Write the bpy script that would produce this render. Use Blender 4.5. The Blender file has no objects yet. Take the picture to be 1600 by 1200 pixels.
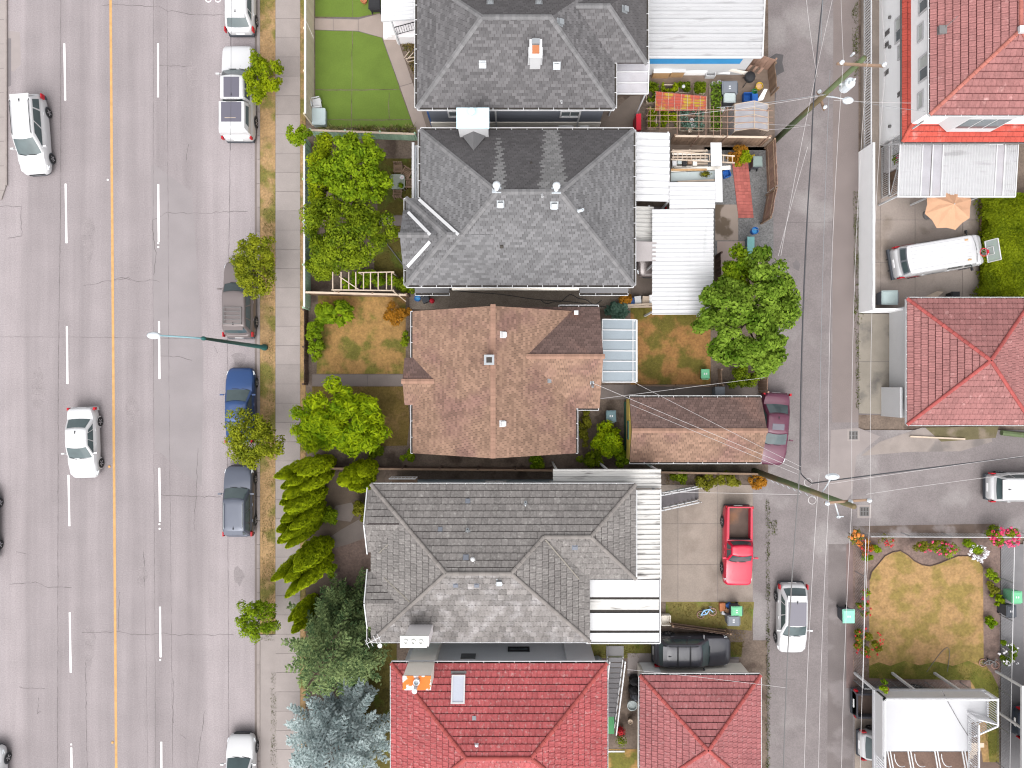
import bpy, bmesh, math, random
import numpy as np
from math import sin, cos, pi, radians as R
from mathutils import Vector, Matrix

# ---------------------------------------------------------------- camera, sky, sun, exposure
SC = bpy.context.scene
COL = SC.collection
H, F = 44.4, 1110.0                      # drone height in metres, focal length in photo pixels
cam_d = bpy.data.cameras.new('drone_camera')
cam = bpy.data.objects.new('drone_camera', cam_d)
COL.objects.link(cam)
cam.location = (0, 0, H)
cam.rotation_euler = (0, 0, 0)
cam_d.sensor_width = 36.0
cam_d.lens = F / 1600.0 * 36.0
cam_d.clip_end = 1500
SC.camera = cam
EL = 56.0
world = bpy.data.worlds.new('World')
SC.world = world
world.use_nodes = True
_nt = world.node_tree
_bg = _nt.nodes['Background']
_sky = _nt.nodes.new('ShaderNodeTexSky')
_sky.sky_type = 'NISHITA'
_sky.sun_disc = False
_sky.sun_elevation = R(EL)
_sky.sun_rotation = R(186)
_sky.dust_density = 4.0
_hs = _nt.nodes.new('ShaderNodeHueSaturation')      # thin overcast: the blue is washed out
_hs.inputs['Saturation'].default_value = 0.10
_nt.links.new(_sky.outputs['Color'], _hs.inputs['Color'])
_nt.links.new(_hs.outputs['Color'], _bg.inputs['Color'])
_bg.inputs['Strength'].default_value = 0.15
sun_d = bpy.data.lights.new('sun', 'SUN')
sun = bpy.data.objects.new('sun', sun_d)
COL.objects.link(sun)
sun_d.energy = 0.65
sun_d.angle = R(80)
sun_d.color = (1.0, 0.95, 0.90)
sun.rotation_euler = (R(90 - EL), 0, R(-6))
sun.location = (0, -30, 60)
SC.view_settings.view_transform = 'Standard'
SC.view_settings.look = 'None'
SC.view_settings.exposure = 1.27
SC.view_settings.gamma = 1.0
SC.view_settings.use_curve_mapping = False
SC.cycles.max_bounces = 6
SC.cycles.use_denoising = True
SC.cycles.filter_width = 1.15
SC.cycles.caustics_reflective = False
SC.cycles.caustics_refractive = False

rnd = random.Random(11)
nrng = np.random.default_rng(5)

def W(px, py, h=0.0):
    k = (H - h) / F
    return ((px - 800) * k, (600 - py) * k)
def W3(px, py, h=0.0):
    a = W(px, py, h)
    return Vector((a[0], a[1], h))

# ---------------------------------------------------------------- objects
def org(o):
    v = Vector((0, 0, 0))
    while o is not None:
        v += o.location
        o = o.parent
    return v
def tag(o, label=None, cat=None, group=None, kind=None):
    if label: o['label'] = label
    if cat: o['category'] = cat
    if group: o['group'] = group
    if kind: o['kind'] = kind
    return o
def thing(name, label, cat, loc=(0, 0, 0), rz=0.0, group=None):
    o = bpy.data.objects.new(name, None)
    COL.objects.link(o)
    o.location = loc
    o.rotation_euler = (0, 0, rz)
    o.empty_display_size = 0.3
    return tag(o, label, cat, group)
def link_mesh(name, me, parent=None, loc=(0, 0, 0)):
    o = bpy.data.objects.new(name, me)
    o.parent = parent
    o.location = loc
    COL.objects.link(o)
    return o

class MB:
    def __init__(s):
        s.v = []; s.f = []; s.m = []; s.mi = 0
    def add(s, vs, fs):
        b = len(s.v)
        s.v += [tuple(p) for p in vs]
        for f in fs:
            s.f.append([b + i for i in f]); s.m.append(s.mi)
        return s
    def face(s, pts):
        return s.add(pts, [list(range(len(pts)))])
    def box(s, x0, y0, z0, x1, y1, z1):
        return s.prism([(x0, y0), (x1, y0), (x1, y1), (x0, y1)], z0, z1)
    def cbox(s, c, sx, sy, sz, rz=0.0):
        ca, sa = cos(rz), sin(rz)
        p = [(c[0] + ca * a * sx / 2 - sa * b * sy / 2, c[1] + sa * a * sx / 2 + ca * b * sy / 2) for a, b in ((-1, -1), (1, -1), (1, 1), (-1, 1))]
        return s.prism(p, c[2] - sz / 2, c[2] + sz / 2)
    def prism(s, poly, z0, z1):
        n = len(poly)
        a = sum(poly[i][0] * poly[(i + 1) % n][1] - poly[(i + 1) % n][0] * poly[i][1] for i in range(n))
        if a < 0: poly = list(poly)[::-1]
        vs = [(p[0], p[1], z0) for p in poly] + [(p[0], p[1], z1) for p in poly]
        fs = [list(range(n))[::-1], list(range(n, 2 * n))] + [[i, (i + 1) % n, n + (i + 1) % n, n + i] for i in range(n)]
        return s.add(vs, fs)
    def sheet(s, poly, z):
        n = len(poly)
        a = sum(poly[i][0] * poly[(i + 1) % n][1] - poly[(i + 1) % n][0] * poly[i][1] for i in range(n))
        if a < 0: poly = list(poly)[::-1]
        return s.face([(p[0], p[1], z) for p in poly])
    def bar(s, p, q, w, h=None, up=None):
        p = Vector(p); q = Vector(q); d = (q - p)
        if d.length < 1e-6: return s
        d.normalize()
        h = w if h is None else h
        up = Vector(up) if up is not None else (Vector((0, 0, 1)) if abs(d.z) < 0.95 else Vector((0, 1, 0)))
        a = d.cross(up).normalized(); b = a.cross(d).normalized()
        vs = []
        for c in (p, q):
            for i, j in ((-1, -1), (1, -1), (1, 1), (-1, 1)):
                vs.append(c + a * (i * w / 2) + b * (j * h / 2))
        return s.add(vs, [[0, 1, 2, 3], [7, 6, 5, 4], [0, 4, 5, 1], [1, 5, 6, 2], [2, 6, 7, 3], [3, 7, 4, 0]])
    def tube(s, pts, r, n=6, r1=None):
        pts = [Vector(p) for p in pts]
        m = len(pts); vs = []
        for i, p in enumerate(pts):
            d = (pts[min(i + 1, m - 1)] - pts[max(i - 1, 0)])
            d = d.normalized() if d.length > 1e-9 else Vector((0, 0, 1))
            up = Vector((0, 0, 1)) if abs(d.z) < 0.9 else Vector((1, 0, 0))
            a = d.cross(up).normalized(); b = a.cross(d)
            rr = r if r1 is None else r + (r1 - r) * i / max(1, m - 1)
            for k in range(n):
                t = 2 * pi * k / n
                vs.append(p + a * (cos(t) * rr) + b * (sin(t) * rr))
        fs = []
        for i in range(m - 1):
            for k in range(n):
                fs.append([i * n + k, i * n + (k + 1) % n, (i + 1) * n + (k + 1) % n, (i + 1) * n + k])
        fs.append(list(range(n))[::-1]); fs.append([(m - 1) * n + k for k in range(n)])
        return s.add(vs, fs)
    def lathe(s, prof, c=(0, 0, 0), n=12, axis='z', sx=1.0, sy=1.0):
        vs = []
        for r, z in prof:
            for k in range(n):
                t = 2 * pi * k / n
                if axis == 'z': vs.append((c[0] + r * cos(t) * sx, c[1] + r * sin(t) * sy, c[2] + z))
                elif axis == 'x': vs.append((c[0] + z, c[1] + r * cos(t), c[2] + r * sin(t)))
                else: vs.append((c[0] + r * cos(t), c[1] + z, c[2] + r * sin(t)))
        m = len(prof); fs = []
        for i in range(m - 1):
            for k in range(n):
                fs.append([i * n + k, i * n + (k + 1) % n, (i + 1) * n + (k + 1) % n, (i + 1) * n + k])
        if prof[0][0] > 1e-6: fs.append(list(range(n))[::-1])
        if prof[-1][0] > 1e-6: fs.append([(m - 1) * n + k for k in range(n)])
        return s.add(vs, fs)
    def grid(s, rows):
        n = len(rows[0]); vs = [p for r in rows for p in r]
        fs = []
        for i in range(len(rows) - 1):
            for k in range(n - 1):
                fs.append([i * n + k, i * n + k + 1, (i + 1) * n + k + 1, (i + 1) * n + k])
        return s.add(vs, fs)
    def build(s, name, mats, parent=None, local=False, smooth=False, kind=None):
        me = bpy.data.meshes.new(name)
        loc = Vector((0, 0, 0))
        if local: off = Vector((0, 0, 0))
        elif parent is not None: off = org(parent)
        else:
            a = np.array(s.v)
            lo, hi = a.min(0), a.max(0)
            off = Vector(((lo[0] + hi[0]) / 2, (lo[1] + hi[1]) / 2, lo[2])); loc = off
        vs = [(p[0] - off.x, p[1] - off.y, p[2] - off.z) for p in s.v]
        me.from_pydata(vs, [], s.f)
        if not isinstance(mats, (list, tuple)): mats = [mats]
        for m in mats: me.materials.append(m)
        if len(mats) > 1: me.polygons.foreach_set('material_index', s.m)
        if smooth: me.polygons.foreach_set('use_smooth', [True] * len(s.f))
        me.update()
        o = link_mesh(name, me, parent, loc)
        if kind: o['kind'] = kind
        return o

def _parts(s, name, mats, parent=None):
    lab = list(range(len(s.v)))
    def find(i):
        while lab[i] != i: lab[i] = lab[lab[i]]; i = lab[i]
        return i
    for f in s.f:
        for i in f[1:]: lab[find(i)] = find(f[0])
    grp = {}
    for f in s.f: grp.setdefault(find(f[0]), []).append(f)
    for fs in grp.values():
        ids = sorted({i for f in fs for i in f}); mp = {i: k for k, i in enumerate(ids)}
        b = MB(); b.add([s.v[i] for i in ids], [[mp[i] for i in f] for f in fs]); b.build(name, mats, parent)
MB.parts = _parts

def weld(o, d=0.0005):
    bm = bmesh.new(); bm.from_mesh(o.data)
    bmesh.ops.remove_doubles(bm, verts=bm.verts, dist=d)
    bmesh.ops.recalc_face_normals(bm, faces=bm.faces)
    bm.to_mesh(o.data); bm.free()
    return o

def quads_mesh(name, P, mat, parent=None, loc=(0, 0, 0), kind=None, mi=None):
    """P: (N,k,3) array of separate polygons (k = 3 or 4) in local coordinates."""
    P = np.asarray(P, dtype=np.float32)
    n, k = P.shape[:2]
    me = bpy.data.meshes.new(name)
    me.vertices.add(n * k)
    me.vertices.foreach_set('co', P.reshape(-1))
    me.loops.add(n * k)
    me.loops.foreach_set('vertex_index', np.arange(n * k, dtype=np.int32))
    me.polygons.add(n)
    me.polygons.foreach_set('loop_start', np.arange(0, n * k, k, dtype=np.int32))
    me.polygons.foreach_set('loop_total', np.full(n, k, dtype=np.int32))
    mats = mat if isinstance(mat, (list, tuple)) else [mat]
    for m in mats: me.materials.append(m)
    if mi is not None: me.polygons.foreach_set('material_index', np.asarray(mi, dtype=np.int32))
    me.update(calc_edges=True)
    o = link_mesh(name, me, parent, loc)
    if kind: o['kind'] = kind
    return o

# ---------------------------------------------------------------- materials
def mat(name, col, rough=0.85, var=0.12, sc=1.5, fine=0.08, fsc=30.0, tile=0.0, col2=None, c2sc=0.4, c2=(0.5, 0.65), stretch=(1, 1, 1), metal=0.0, bump=0.0, bsc=60.0, coat=0.0, alpha=1.0, trans=0.0, c2b=None, spec=0.2):
    m = bpy.data.materials.new(name); m.use_nodes = True
    t = m.node_tree; N = t.nodes.new; L = t.links.new
    b = t.nodes['Principled BSDF']
    b.inputs['Roughness'].default_value = rough
    b.inputs['Metallic'].default_value = metal
    b.inputs['Specular IOR Level'].default_value = spec
    if coat: b.inputs['Coat Weight'].default_value = coat; b.inputs['Coat Roughness'].default_value = 0.05
    if alpha < 1: b.inputs['Alpha'].default_value = alpha
    if trans: b.inputs['Transmission Weight'].default_value = trans
    geo = N('ShaderNodeNewGeometry')
    mp = N('ShaderNodeMapping'); mp.inputs['Scale'].default_value = stretch
    L(geo.outputs['Position'], mp.inputs['Vector'])
    def noise(scale, detail=4.0, vec=mp.outputs['Vector']):
        n = N('ShaderNodeTexNoise'); n.inputs['Scale'].default_value = scale; n.inputs['Detail'].default_value = detail
        L(vec, n.inputs['Vector']); return n.outputs['Fac']
    def math_(op, a, c):
        n = N('ShaderNodeMath'); n.operation = op
        for i, v in enumerate((a, c)):
            if isinstance(v, (int, float)): n.inputs[i].default_value = v
            else: L(v, n.inputs[i])
        return n.outputs[0]
    val = 1.0
    if var: val = math_('ADD', math_('MULTIPLY', math_('SUBTRACT', noise(sc), 0.5), 3.2 * var), val)
    if fine: val = math_('ADD', math_('MULTIPLY', math_('SUBTRACT', noise(fsc, 5.0), 0.5), 3.2 * fine), val)
    if tile:
        oi = N('ShaderNodeObjectInfo')
        r = math_('FRACT', math_('ADD', oi.outputs['Random'], geo.outputs['Random Per Island']), 0.0)
        val = math_('ADD', math_('MULTIPLY', math_('SUBTRACT', r, 0.5), 2 * tile), val)
    cin = None
    if col2 is not None:
        mr = N('ShaderNodeMapRange'); mr.interpolation_type = 'SMOOTHSTEP'
        L(noise(c2sc, 6.0), mr.inputs['Value']); mr.inputs['From Min'].default_value = c2[0]; mr.inputs['From Max'].default_value = c2[1]
        mx = N('ShaderNodeMix'); mx.data_type = 'RGBA'
        L(mr.outputs['Result'], mx.inputs['Factor'])
        mx.inputs['A'].default_value = (*col, 1); mx.inputs['B'].default_value = (*col2, 1)
        cin = mx.outputs['Result']
    vs = N('ShaderNodeVectorMath'); vs.operation = 'SCALE'
    if cin is None: vs.inputs[0].default_value = col
    else: L(cin, vs.inputs[0])
    if isinstance(val, float): vs.inputs['Scale'].default_value = val
    else: L(val, vs.inputs['Scale'])
    L(vs.outputs['Vector'], b.inputs['Base Color'])
    if bump:
        bp = N('ShaderNodeBump'); bp.inputs['Strength'].default_value = bump; bp.inputs['Distance'].default_value = 0.02
        L(noise(bsc, 3.0), bp.inputs['Height']); L(bp.outputs['Normal'], b.inputs['Normal'])
    return m

def leaf_mat(name, ca, cb, var=0.35, sc=1.2, rough=0.6, trans=0.3):
    """leaf colour between ca and cb leaf by leaf and spray by spray, partly translucent"""
    m = bpy.data.materials.new(name); m.use_nodes = True
    t = m.node_tree; N = t.nodes.new; L = t.links.new
    b = t.nodes['Principled BSDF']; out = t.nodes['Material Output']
    geo = N('ShaderNodeNewGeometry')
    ns = N('ShaderNodeTexNoise'); ns.inputs['Scale'].default_value = sc; ns.inputs['Detail'].default_value = 3
    L(geo.outputs['Position'], ns.inputs['Vector'])
    ad = N('ShaderNodeMath'); ad.operation = 'MULTIPLY_ADD'
    L(ns.outputs['Fac'], ad.inputs[0]); ad.inputs[1].default_value = 2.2; ad.inputs[2].default_value = -0.85
    ad2 = N('ShaderNodeMath'); ad2.operation = 'MULTIPLY_ADD'
    L(geo.outputs['Random Per Island'], ad2.inputs[0]); ad2.inputs[1].default_value = 0.7; L(ad.outputs[0], ad2.inputs[2])
    ad3 = N('ShaderNodeMath'); ad3.operation = 'SUBTRACT'; ad3.use_clamp = True
    L(ad2.outputs[0], ad3.inputs[0]); ad3.inputs[1].default_value = 0.1
    mx = N('ShaderNodeMix'); mx.data_type = 'RGBA'
    L(ad3.outputs[0], mx.inputs['Factor'])
    mx.inputs['A'].default_value = (*ca, 1); mx.inputs['B'].default_value = (*cb, 1)
    L(mx.outputs['Result'], b.inputs['Base Color'])
    b.inputs['Roughness'].default_value = rough
    b.inputs['Specular IOR Level'].default_value = 0.06
    tr = N('ShaderNodeBsdfTranslucent'); L(mx.outputs['Result'], tr.inputs['Color'])
    ms = N('ShaderNodeMixShader'); ms.inputs['Fac'].default_value = trans
    L(b.outputs[0], ms.inputs[1]); L(tr.outputs[0], ms.inputs[2]); L(ms.outputs[0], out.inputs['Surface'])
    return m

def road_mat():
    """worn asphalt: paler parking strip and crown, darker wheel tracks along the street, fine aggregate speckle"""
    m = bpy.data.materials.new('road_asphalt'); m.use_nodes = True
    t = m.node_tree; N = t.nodes.new; L = t.links.new
    b = t.nodes['Principled BSDF']; b.inputs['Roughness'].default_value = 0.9; b.inputs['Specular IOR Level'].default_value = 0.25
    geo = N('ShaderNodeNewGeometry'); sx = N('ShaderNodeSeparateXYZ'); L(geo.outputs['Position'], sx.inputs[0])
    wob = N('ShaderNodeTexNoise'); wob.inputs['Scale'].default_value = 0.12; L(geo.outputs['Position'], wob.inputs['Vector'])
    wa = N('ShaderNodeMath'); wa.operation = 'MULTIPLY_ADD'; L(wob.outputs['Fac'], wa.inputs[0]); wa.inputs[1].default_value = 0.8; L(sx.outputs['X'], wa.inputs[2])
    mr = N('ShaderNodeMapRange'); L(wa.outputs[0], mr.inputs['Value'])
    mr.inputs['From Min'].default_value = -36 + 0.4; mr.inputs['From Max'].default_value = -15.6 + 0.4
    cr = N('ShaderNodeValToRGB'); L(mr.outputs['Result'], cr.inputs['Fac'])
    stops = [(-36, .98), (-31, 1.05), (-30.6, 1.03), (-30.2, .93), (-29, .96), (-28.2, .91), (-27.6, .98), (-26.9, .90), (-26.0, 1.0), (-25.1, .91), (-24.2, .98),
             (-23.7, .91), (-22.6, .99), (-22.0, .88), (-21.0, .97), (-20.2, .90), (-19.5, .93), (-19.0, 1.05), (-18.0, 1.07), (-15.7, 1.04)]
    e = cr.color_ramp.elements
    while len(e) > 1: e.remove(e[-1])
    for i, (x, v) in enumerate(stops):
        p = (x + 36) / 20.4
        el = e[0] if i == 0 else e.new(p)
        el.position = p; el.color = ((1 + (v - 1) * 1.5) / 1.2,) * 3 + (1,)
    n1 = N('ShaderNodeTexNoise'); n1.inputs['Scale'].default_value = 13; n1.inputs['Detail'].default_value = 3; L(geo.outputs['Position'], n1.inputs['Vector'])
    mp = N('ShaderNodeMapping'); mp.inputs['Scale'].default_value = (2.2, 0.10, 1); L(geo.outputs['Position'], mp.inputs['Vector'])
    n2 = N('ShaderNodeTexNoise'); n2.inputs['Scale'].default_value = 1.3; n2.inputs['Detail'].default_value = 5; L(mp.outputs[0], n2.inputs['Vector'])
    n3 = N('ShaderNodeTexNoise'); n3.inputs['Scale'].default_value = 0.5; n3.inputs['Detail'].default_value = 6; L(geo.outputs['Position'], n3.inputs['Vector'])
    def ma(a, mul, add):
        n = N('ShaderNodeMath'); n.operation = 'MULTIPLY_ADD'; L(a, n.inputs[0]); n.inputs[1].default_value = mul
        if isinstance(add, float): n.inputs[2].default_value = add
        else: L(add, n.inputs[2])
        return n.outputs[0]
    v = ma(n1.outputs['Fac'], 0.75, ma(n2.outputs['Fac'], 0.34, ma(n3.outputs['Fac'], 0.36, 1.2 - 0.725)))
    s = N('ShaderNodeVectorMath'); s.operation = 'SCALE'; L(cr.outputs['Color'], s.inputs[0]); L(v, s.inputs['Scale'])
    s2 = N('ShaderNodeVectorMath'); s2.operation = 'MULTIPLY'; L(s.outputs[0], s2.inputs[0]); s2.inputs[1].default_value = (0.222, 0.196, 0.201)
    L(s2.outputs[0], b.inputs['Base Color'])
    return m

MT = {}
MT['road'] = road_mat()
MT['lane'] = mat('lane_asphalt', (0.155, 0.136, 0.136), var=0.14, sc=0.8, fine=0.20, fsc=14, col2=(0.20, 0.182, 0.18), c2sc=0.25)
MT['concrete'] = mat('concrete', (0.225, 0.188, 0.162), var=0.14, sc=0.9, fine=0.13, fsc=12, tile=0.06, col2=(0.185, 0.152, 0.13), c2sc=0.5, c2=(0.5, 0.7))
MT['walk'] = mat('sidewalk_concrete', (0.238, 0.209, 0.199), var=0.09, sc=1.2, fine=0.10, fsc=25, tile=0.06)
MT['walk_dark'] = mat('old_path_concrete', (0.15, 0.125, 0.115), var=0.12, sc=1.5, fine=0.08, fsc=20, tile=0.05)
MT['kerb'] = mat('kerb_concrete', (0.22, 0.19, 0.18), var=0.12, sc=2, tile=0.06)
MT['dirt'] = mat('dirt', (0.125, 0.095, 0.076), var=0.22, sc=1.6, fine=0.3, fsc=10, col2=(0.07, 0.05, 0.04), c2sc=0.7)
MT['soil'] = mat('garden_soil', (0.15, 0.105, 0.09), var=0.18, sc=2.2, fine=0.3, fsc=10, col2=(0.10, 0.07, 0.06), c2sc=0.8)
MT['gravel'] = mat('gravel', (0.13, 0.128, 0.128), var=0.12, sc=1.5, fine=0.5, fsc=11)
MT['drygrass'] = mat('dry_grass', (0.25, 0.145, 0.052), var=0.22, sc=2.5, fine=0.32, fsc=9, col2=(0.11, 0.10, 0.020), c2sc=0.7, c2=(0.46, 0.6))
MT['verge'] = mat('verge_grass', (0.27, 0.175, 0.088), var=0.22, sc=2.5, fine=0.34, fsc=9, col2=(0.13, 0.118, 0.03), c2sc=0.6, c2=(0.46, 0.60))
MT['lawn'] = mat('green_lawn', (0.078, 0.064, 0.014), var=0.22, sc=2.0, fine=0.3, fsc=9, col2=(0.075, 0.095, 0.014), c2sc=0.8)
MT['turf'] = mat('artificial_turf', (0.092, 0.138, 0.022), var=0.10, sc=0.9, fine=0.12, fsc=14, tile=0.04)
MT['paint_white'] = mat('road_paint_white', (0.75, 0.74, 0.74), var=0.06, fine=0.06)
MT['paint_yellow'] = mat('road_paint_yellow', (0.40, 0.235, 0.095), var=0.2, sc=3, fine=0.1)
MT['crack'] = mat('crack_filler', (0.115, 0.100, 0.102), var=0.2, sc=4)
MT['patch'] = mat('asphalt_patch', (0.235, 0.205, 0.20), var=0.06, fine=0.1)
MT['patch_dark'] = mat('asphalt_patch_dark', (0.145, 0.130, 0.134), var=0.07, fine=0.12, fsc=24)
MT['white'] = mat('white_paint', (0.47, 0.47, 0.48), rough=0.5, var=0.03)
MT['metal_white'] = mat('white_painted_metal', (0.47, 0.47, 0.482), rough=0.45, var=0.04, sc=1.0, stretch=(3, .5, 1), col2=(0.36, 0.36, 0.368), c2sc=0.7, c2=(0.62, 0.8))
MT['metal_dirty'] = mat('weathered_white_metal', (0.44, 0.43, 0.415), rough=0.55, var=0.12, sc=1.2, stretch=(.6, 4, 1), col2=(0.14, 0.13, 0.125), c2sc=1.3, c2=(0.55, 0.75))
MT['metal_ribbed'] = mat('grey_white_metal', (0.345, 0.345, 0.355), rough=0.5, var=0.08, sc=1.0, stretch=(.6, 3, 1), col2=(0.24, 0.238, 0.242), c2sc=1.0, c2=(0.55, 0.75))
MT['galv'] = mat('galvanised_metal', (0.27, 0.285, 0.30), rough=0.4, metal=0.5, var=0.1)
MT['black'] = mat('black_rubber', (0.022, 0.022, 0.024), rough=0.7, var=0.1)
MT['grime'] = mat('gutter_grime', (0.045, 0.040, 0.036), rough=0.9, var=0.2, sc=5)
MT['rim'] = mat('alloy_rim', (0.42, 0.42, 0.44), rough=0.35, metal=0.7, var=0.0)
MT['glass'] = mat('car_glass', (0.045, 0.066, 0.07), rough=0.08, var=0.25, sc=1.6, fine=0.0, spec=0.5, coat=0.12)
MT['glass_roof'] = mat('tinted_glass', (0.085, 0.08, 0.105), rough=0.12, var=0.0, fine=0.0, spec=0.8)
MT['pane'] = mat('window_pane', (0.10, 0.12, 0.13), rough=0.08, var=0.1, sc=1.0, fine=0.0, spec=0.8)
MT['curtain'] = mat('window_blind', (0.40, 0.42, 0.40), rough=0.4, var=0.05, spec=0.6)
MT['lamp_red'] = mat('red_lens', (0.35, 0.012, 0.02), rough=0.2, var=0.0)
MT['lamp_clear'] = mat('clear_lens', (0.6, 0.62, 0.65), rough=0.15, var=0.0)
MT['shingle'] = mat('grey_shingle', (0.118, 0.116, 0.120), rough=0.9, var=0.14, sc=0.6, fine=0.12, fsc=30, tile=0.24)
MT['shingle_clean'] = mat('washed_shingle', (0.150, 0.147, 0.147), rough=0.9, var=0.05, sc=0.6, fine=0.12, fsc=30, tile=0.2)
MT['joint'] = mat('dark_tile_joint', (0.05, 0.04, 0.04), var=0.2)
MT['joint_red'] = mat('dark_red_tile_joint', (0.085, 0.022, 0.024), var=0.2)
MT['shingle_algae'] = mat('algae_darkened_shingle', (0.072, 0.068, 0.070), rough=0.9, var=0.06, sc=0.7, fine=0.12, fsc=30, tile=0.14)
MT['shingle_ridge'] = mat('ridge_shingle', (0.135, 0.132, 0.135), rough=0.9, var=0.05, sc=0.6, fine=0.1, tile=0.15)
MT['shingle_brown'] = mat('brown_shingle', (0.196, 0.122, 0.088), rough=0.9, var=0.14, sc=0.7, fine=0.1, fsc=30, tile=0.22, col2=(0.165, 0.095, 0.078), c2sc=0.5, c2=(0.45, 0.7))
MT['shingle_brown_shaded'] = mat('weathered_brown_shingle', (0.115, 0.075, 0.066), rough=0.9, var=0.07, sc=0.7, fine=0.1, fsc=30, tile=0.20, col2=(0.15, 0.09, 0.075), c2sc=0.6, c2=(0.5, 0.7))  # darker copy of the brown shingle, shade of the north slopes put into its colour
MT['ridge_brown'] = mat('brown_ridge_shingle', (0.228, 0.136, 0.10), rough=0.9, var=0.06, tile=0.12)
MT['tile_grey'] = mat('grey_concrete_tile', (0.140, 0.129, 0.124), rough=0.9, var=0.14, sc=0.5, fine=0.22, fsc=9, tile=0.12, col2=(0.20, 0.19, 0.18), c2sc=6.0, c2=(0.50, 0.74))
MT['tile_red'] = mat('red_glazed_tile', (0.265, 0.058, 0.06), rough=0.6, var=0.16, sc=0.6, fine=0.24, fsc=8, tile=0.09, col2=(0.31, 0.16, 0.155), c2sc=6.5, c2=(0.52, 0.76))
MT['tile_red_dusty'] = mat('faded_red_tile', (0.222, 0.098, 0.094), rough=0.7, var=0.14, sc=0.7, fine=0.2, fsc=8, tile=0.09, col2=(0.34, 0.19, 0.18), c2sc=2.0, c2=(0.6, 0.8))
MT['tile_red_garage'] = mat('matt_red_tile', (0.24, 0.085, 0.087), rough=0.7, var=0.16, sc=0.7, fine=0.22, fsc=8, tile=0.08, col2=(0.30, 0.16, 0.16), c2sc=6.5, c2=(0.54, 0.78))
MT['stucco_white'] = mat('white_stucco', (0.80, 0.80, 0.81), var=0.03, fine=0.03)
MT['stucco_grey'] = mat('grey_stucco', (0.66, 0.63, 0.635), var=0.05, sc=0.6, fine=0.05)
MT['stucco_cream'] = mat('cream_stucco', (0.66, 0.62, 0.56), var=0.06, fine=0.05)
MT['siding_grey'] = mat('grey_siding', (0.13, 0.14, 0.165), var=0.05, fine=0.03)
MT['siding_blue'] = mat('pale_blue_siding', (0.36, 0.43, 0.48), var=0.05)
MT['blue'] = mat('blue_paint', (0.03, 0.09, 0.26), rough=0.5, var=0.08)
MT['blue_bright'] = mat('bright_blue_paint', (0.04, 0.22, 0.45), rough=0.6, var=0.1)
MT['yellow_paint'] = mat('yellow_paint', (0.44, 0.33, 0.09), var=0.06)
MT['green_paint'] = mat('green_paint', (0.05, 0.13, 0.09), var=0.08)
MT['fence_green'] = mat('faded_green_paint', (0.29, 0.42, 0.31), var=0.12, sc=3, tile=0.10)
MT['fence_beige'] = mat('beige_paint', (0.52, 0.45, 0.34), var=0.06, tile=0.05)
MT['wood'] = mat('weathered_wood', (0.20, 0.135, 0.095), var=0.18, sc=3, fine=0.12, tile=0.18)
MT['wood_dark'] = mat('dark_fence_wood', (0.085, 0.055, 0.045), var=0.2, sc=3, fine=0.12, tile=0.2)
MT['wood_pink'] = mat('pinkish_fence_wood', (0.26, 0.165, 0.125), var=0.14, sc=3, tile=0.14)
MT['wood_pale'] = mat('pale_timber', (0.42, 0.34, 0.27), var=0.14, sc=3, tile=0.12)
MT['plywood'] = mat('plywood', (0.36, 0.22, 0.11), var=0.12, sc=4)
MT['pole_green'] = mat('mossy_pole', (0.085, 0.11, 0.055), var=0.22, sc=4, stretch=(1, 1, .3), col2=(0.13, 0.10, 0.055), c2sc=0.8)
MT['pole_teal'] = mat('teal_lamp_post', (0.02, 0.09, 0.085), rough=0.5, var=0.05)
MT['lamp_arm'] = mat('pale_teal_arm', (0.16, 0.27, 0.30), rough=0.5, var=0.08)
MT['cable'] = mat('dark_cable', (0.05, 0.05, 0.055), rough=0.6, var=0.0)
MT['wire'] = mat('bright_wire', (0.42, 0.40, 0.40), rough=0.4, var=0.0)
MT['ceramic'] = mat('grey_white_enamel', (0.48, 0.51, 0.54), rough=0.35, var=0.04)
MT['bark'] = mat('bark', (0.13, 0.095, 0.07), var=0.25, sc=5)
MT['poly'] = mat('frosted_blue_panel', (0.205, 0.24, 0.268), rough=0.25, var=0.06, sc=1.2, spec=0.6)
MT['poly_clear'] = mat('grey_polycarbonate', (0.40, 0.39, 0.42), rough=0.2, var=0.12, sc=1.5, spec=0.6, alpha=0.72)
MT['tarp'] = mat('greenhouse_film', (0.36, 0.36, 0.39), rough=0.3, var=0.12, sc=2, alpha=0.75)
MT['terracotta'] = mat('terracotta', (0.34, 0.13, 0.06), var=0.1)
MT['orange'] = mat('orange_clay_cap', (0.48, 0.13, 0.03), var=0.1)
MT['brick_red'] = mat('red_pavers', (0.33, 0.10, 0.085), var=0.1, sc=2, fine=0.08, tile=0.16)
MT['brick_old'] = mat('old_brick', (0.26, 0.155, 0.125), var=0.14, tile=0.25)
MT['bin_grey'] = mat('grey_bin_plastic', (0.14, 0.15, 0.17), rough=0.5, var=0.05)
MT['bin_dark'] = mat('dark_bin_plastic', (0.05, 0.055, 0.065), rough=0.5, var=0.05)
MT['bin_green'] = mat('green_bin_lid', (0.12, 0.36, 0.20), rough=0.5, var=0.05)
MT['bin_mint'] = mat('mint_bin_lid', (0.20, 0.46, 0.36), rough=0.5, var=0.05)
MT['bin_blue'] = mat('dark_teal_bin', (0.10, 0.16, 0.18), rough=0.5, var=0.05)
MT['plastic_blue'] = mat('blue_plastic', (0.02, 0.10, 0.35), rough=0.4, var=0.05)
MT['plastic_yellow'] = mat('yellow_plastic', (0.55, 0.38, 0.03), rough=0.4, var=0.05)
MT['plastic_green'] = mat('green_plastic', (0.03, 0.19, 0.06), rough=0.4, var=0.05)
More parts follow.
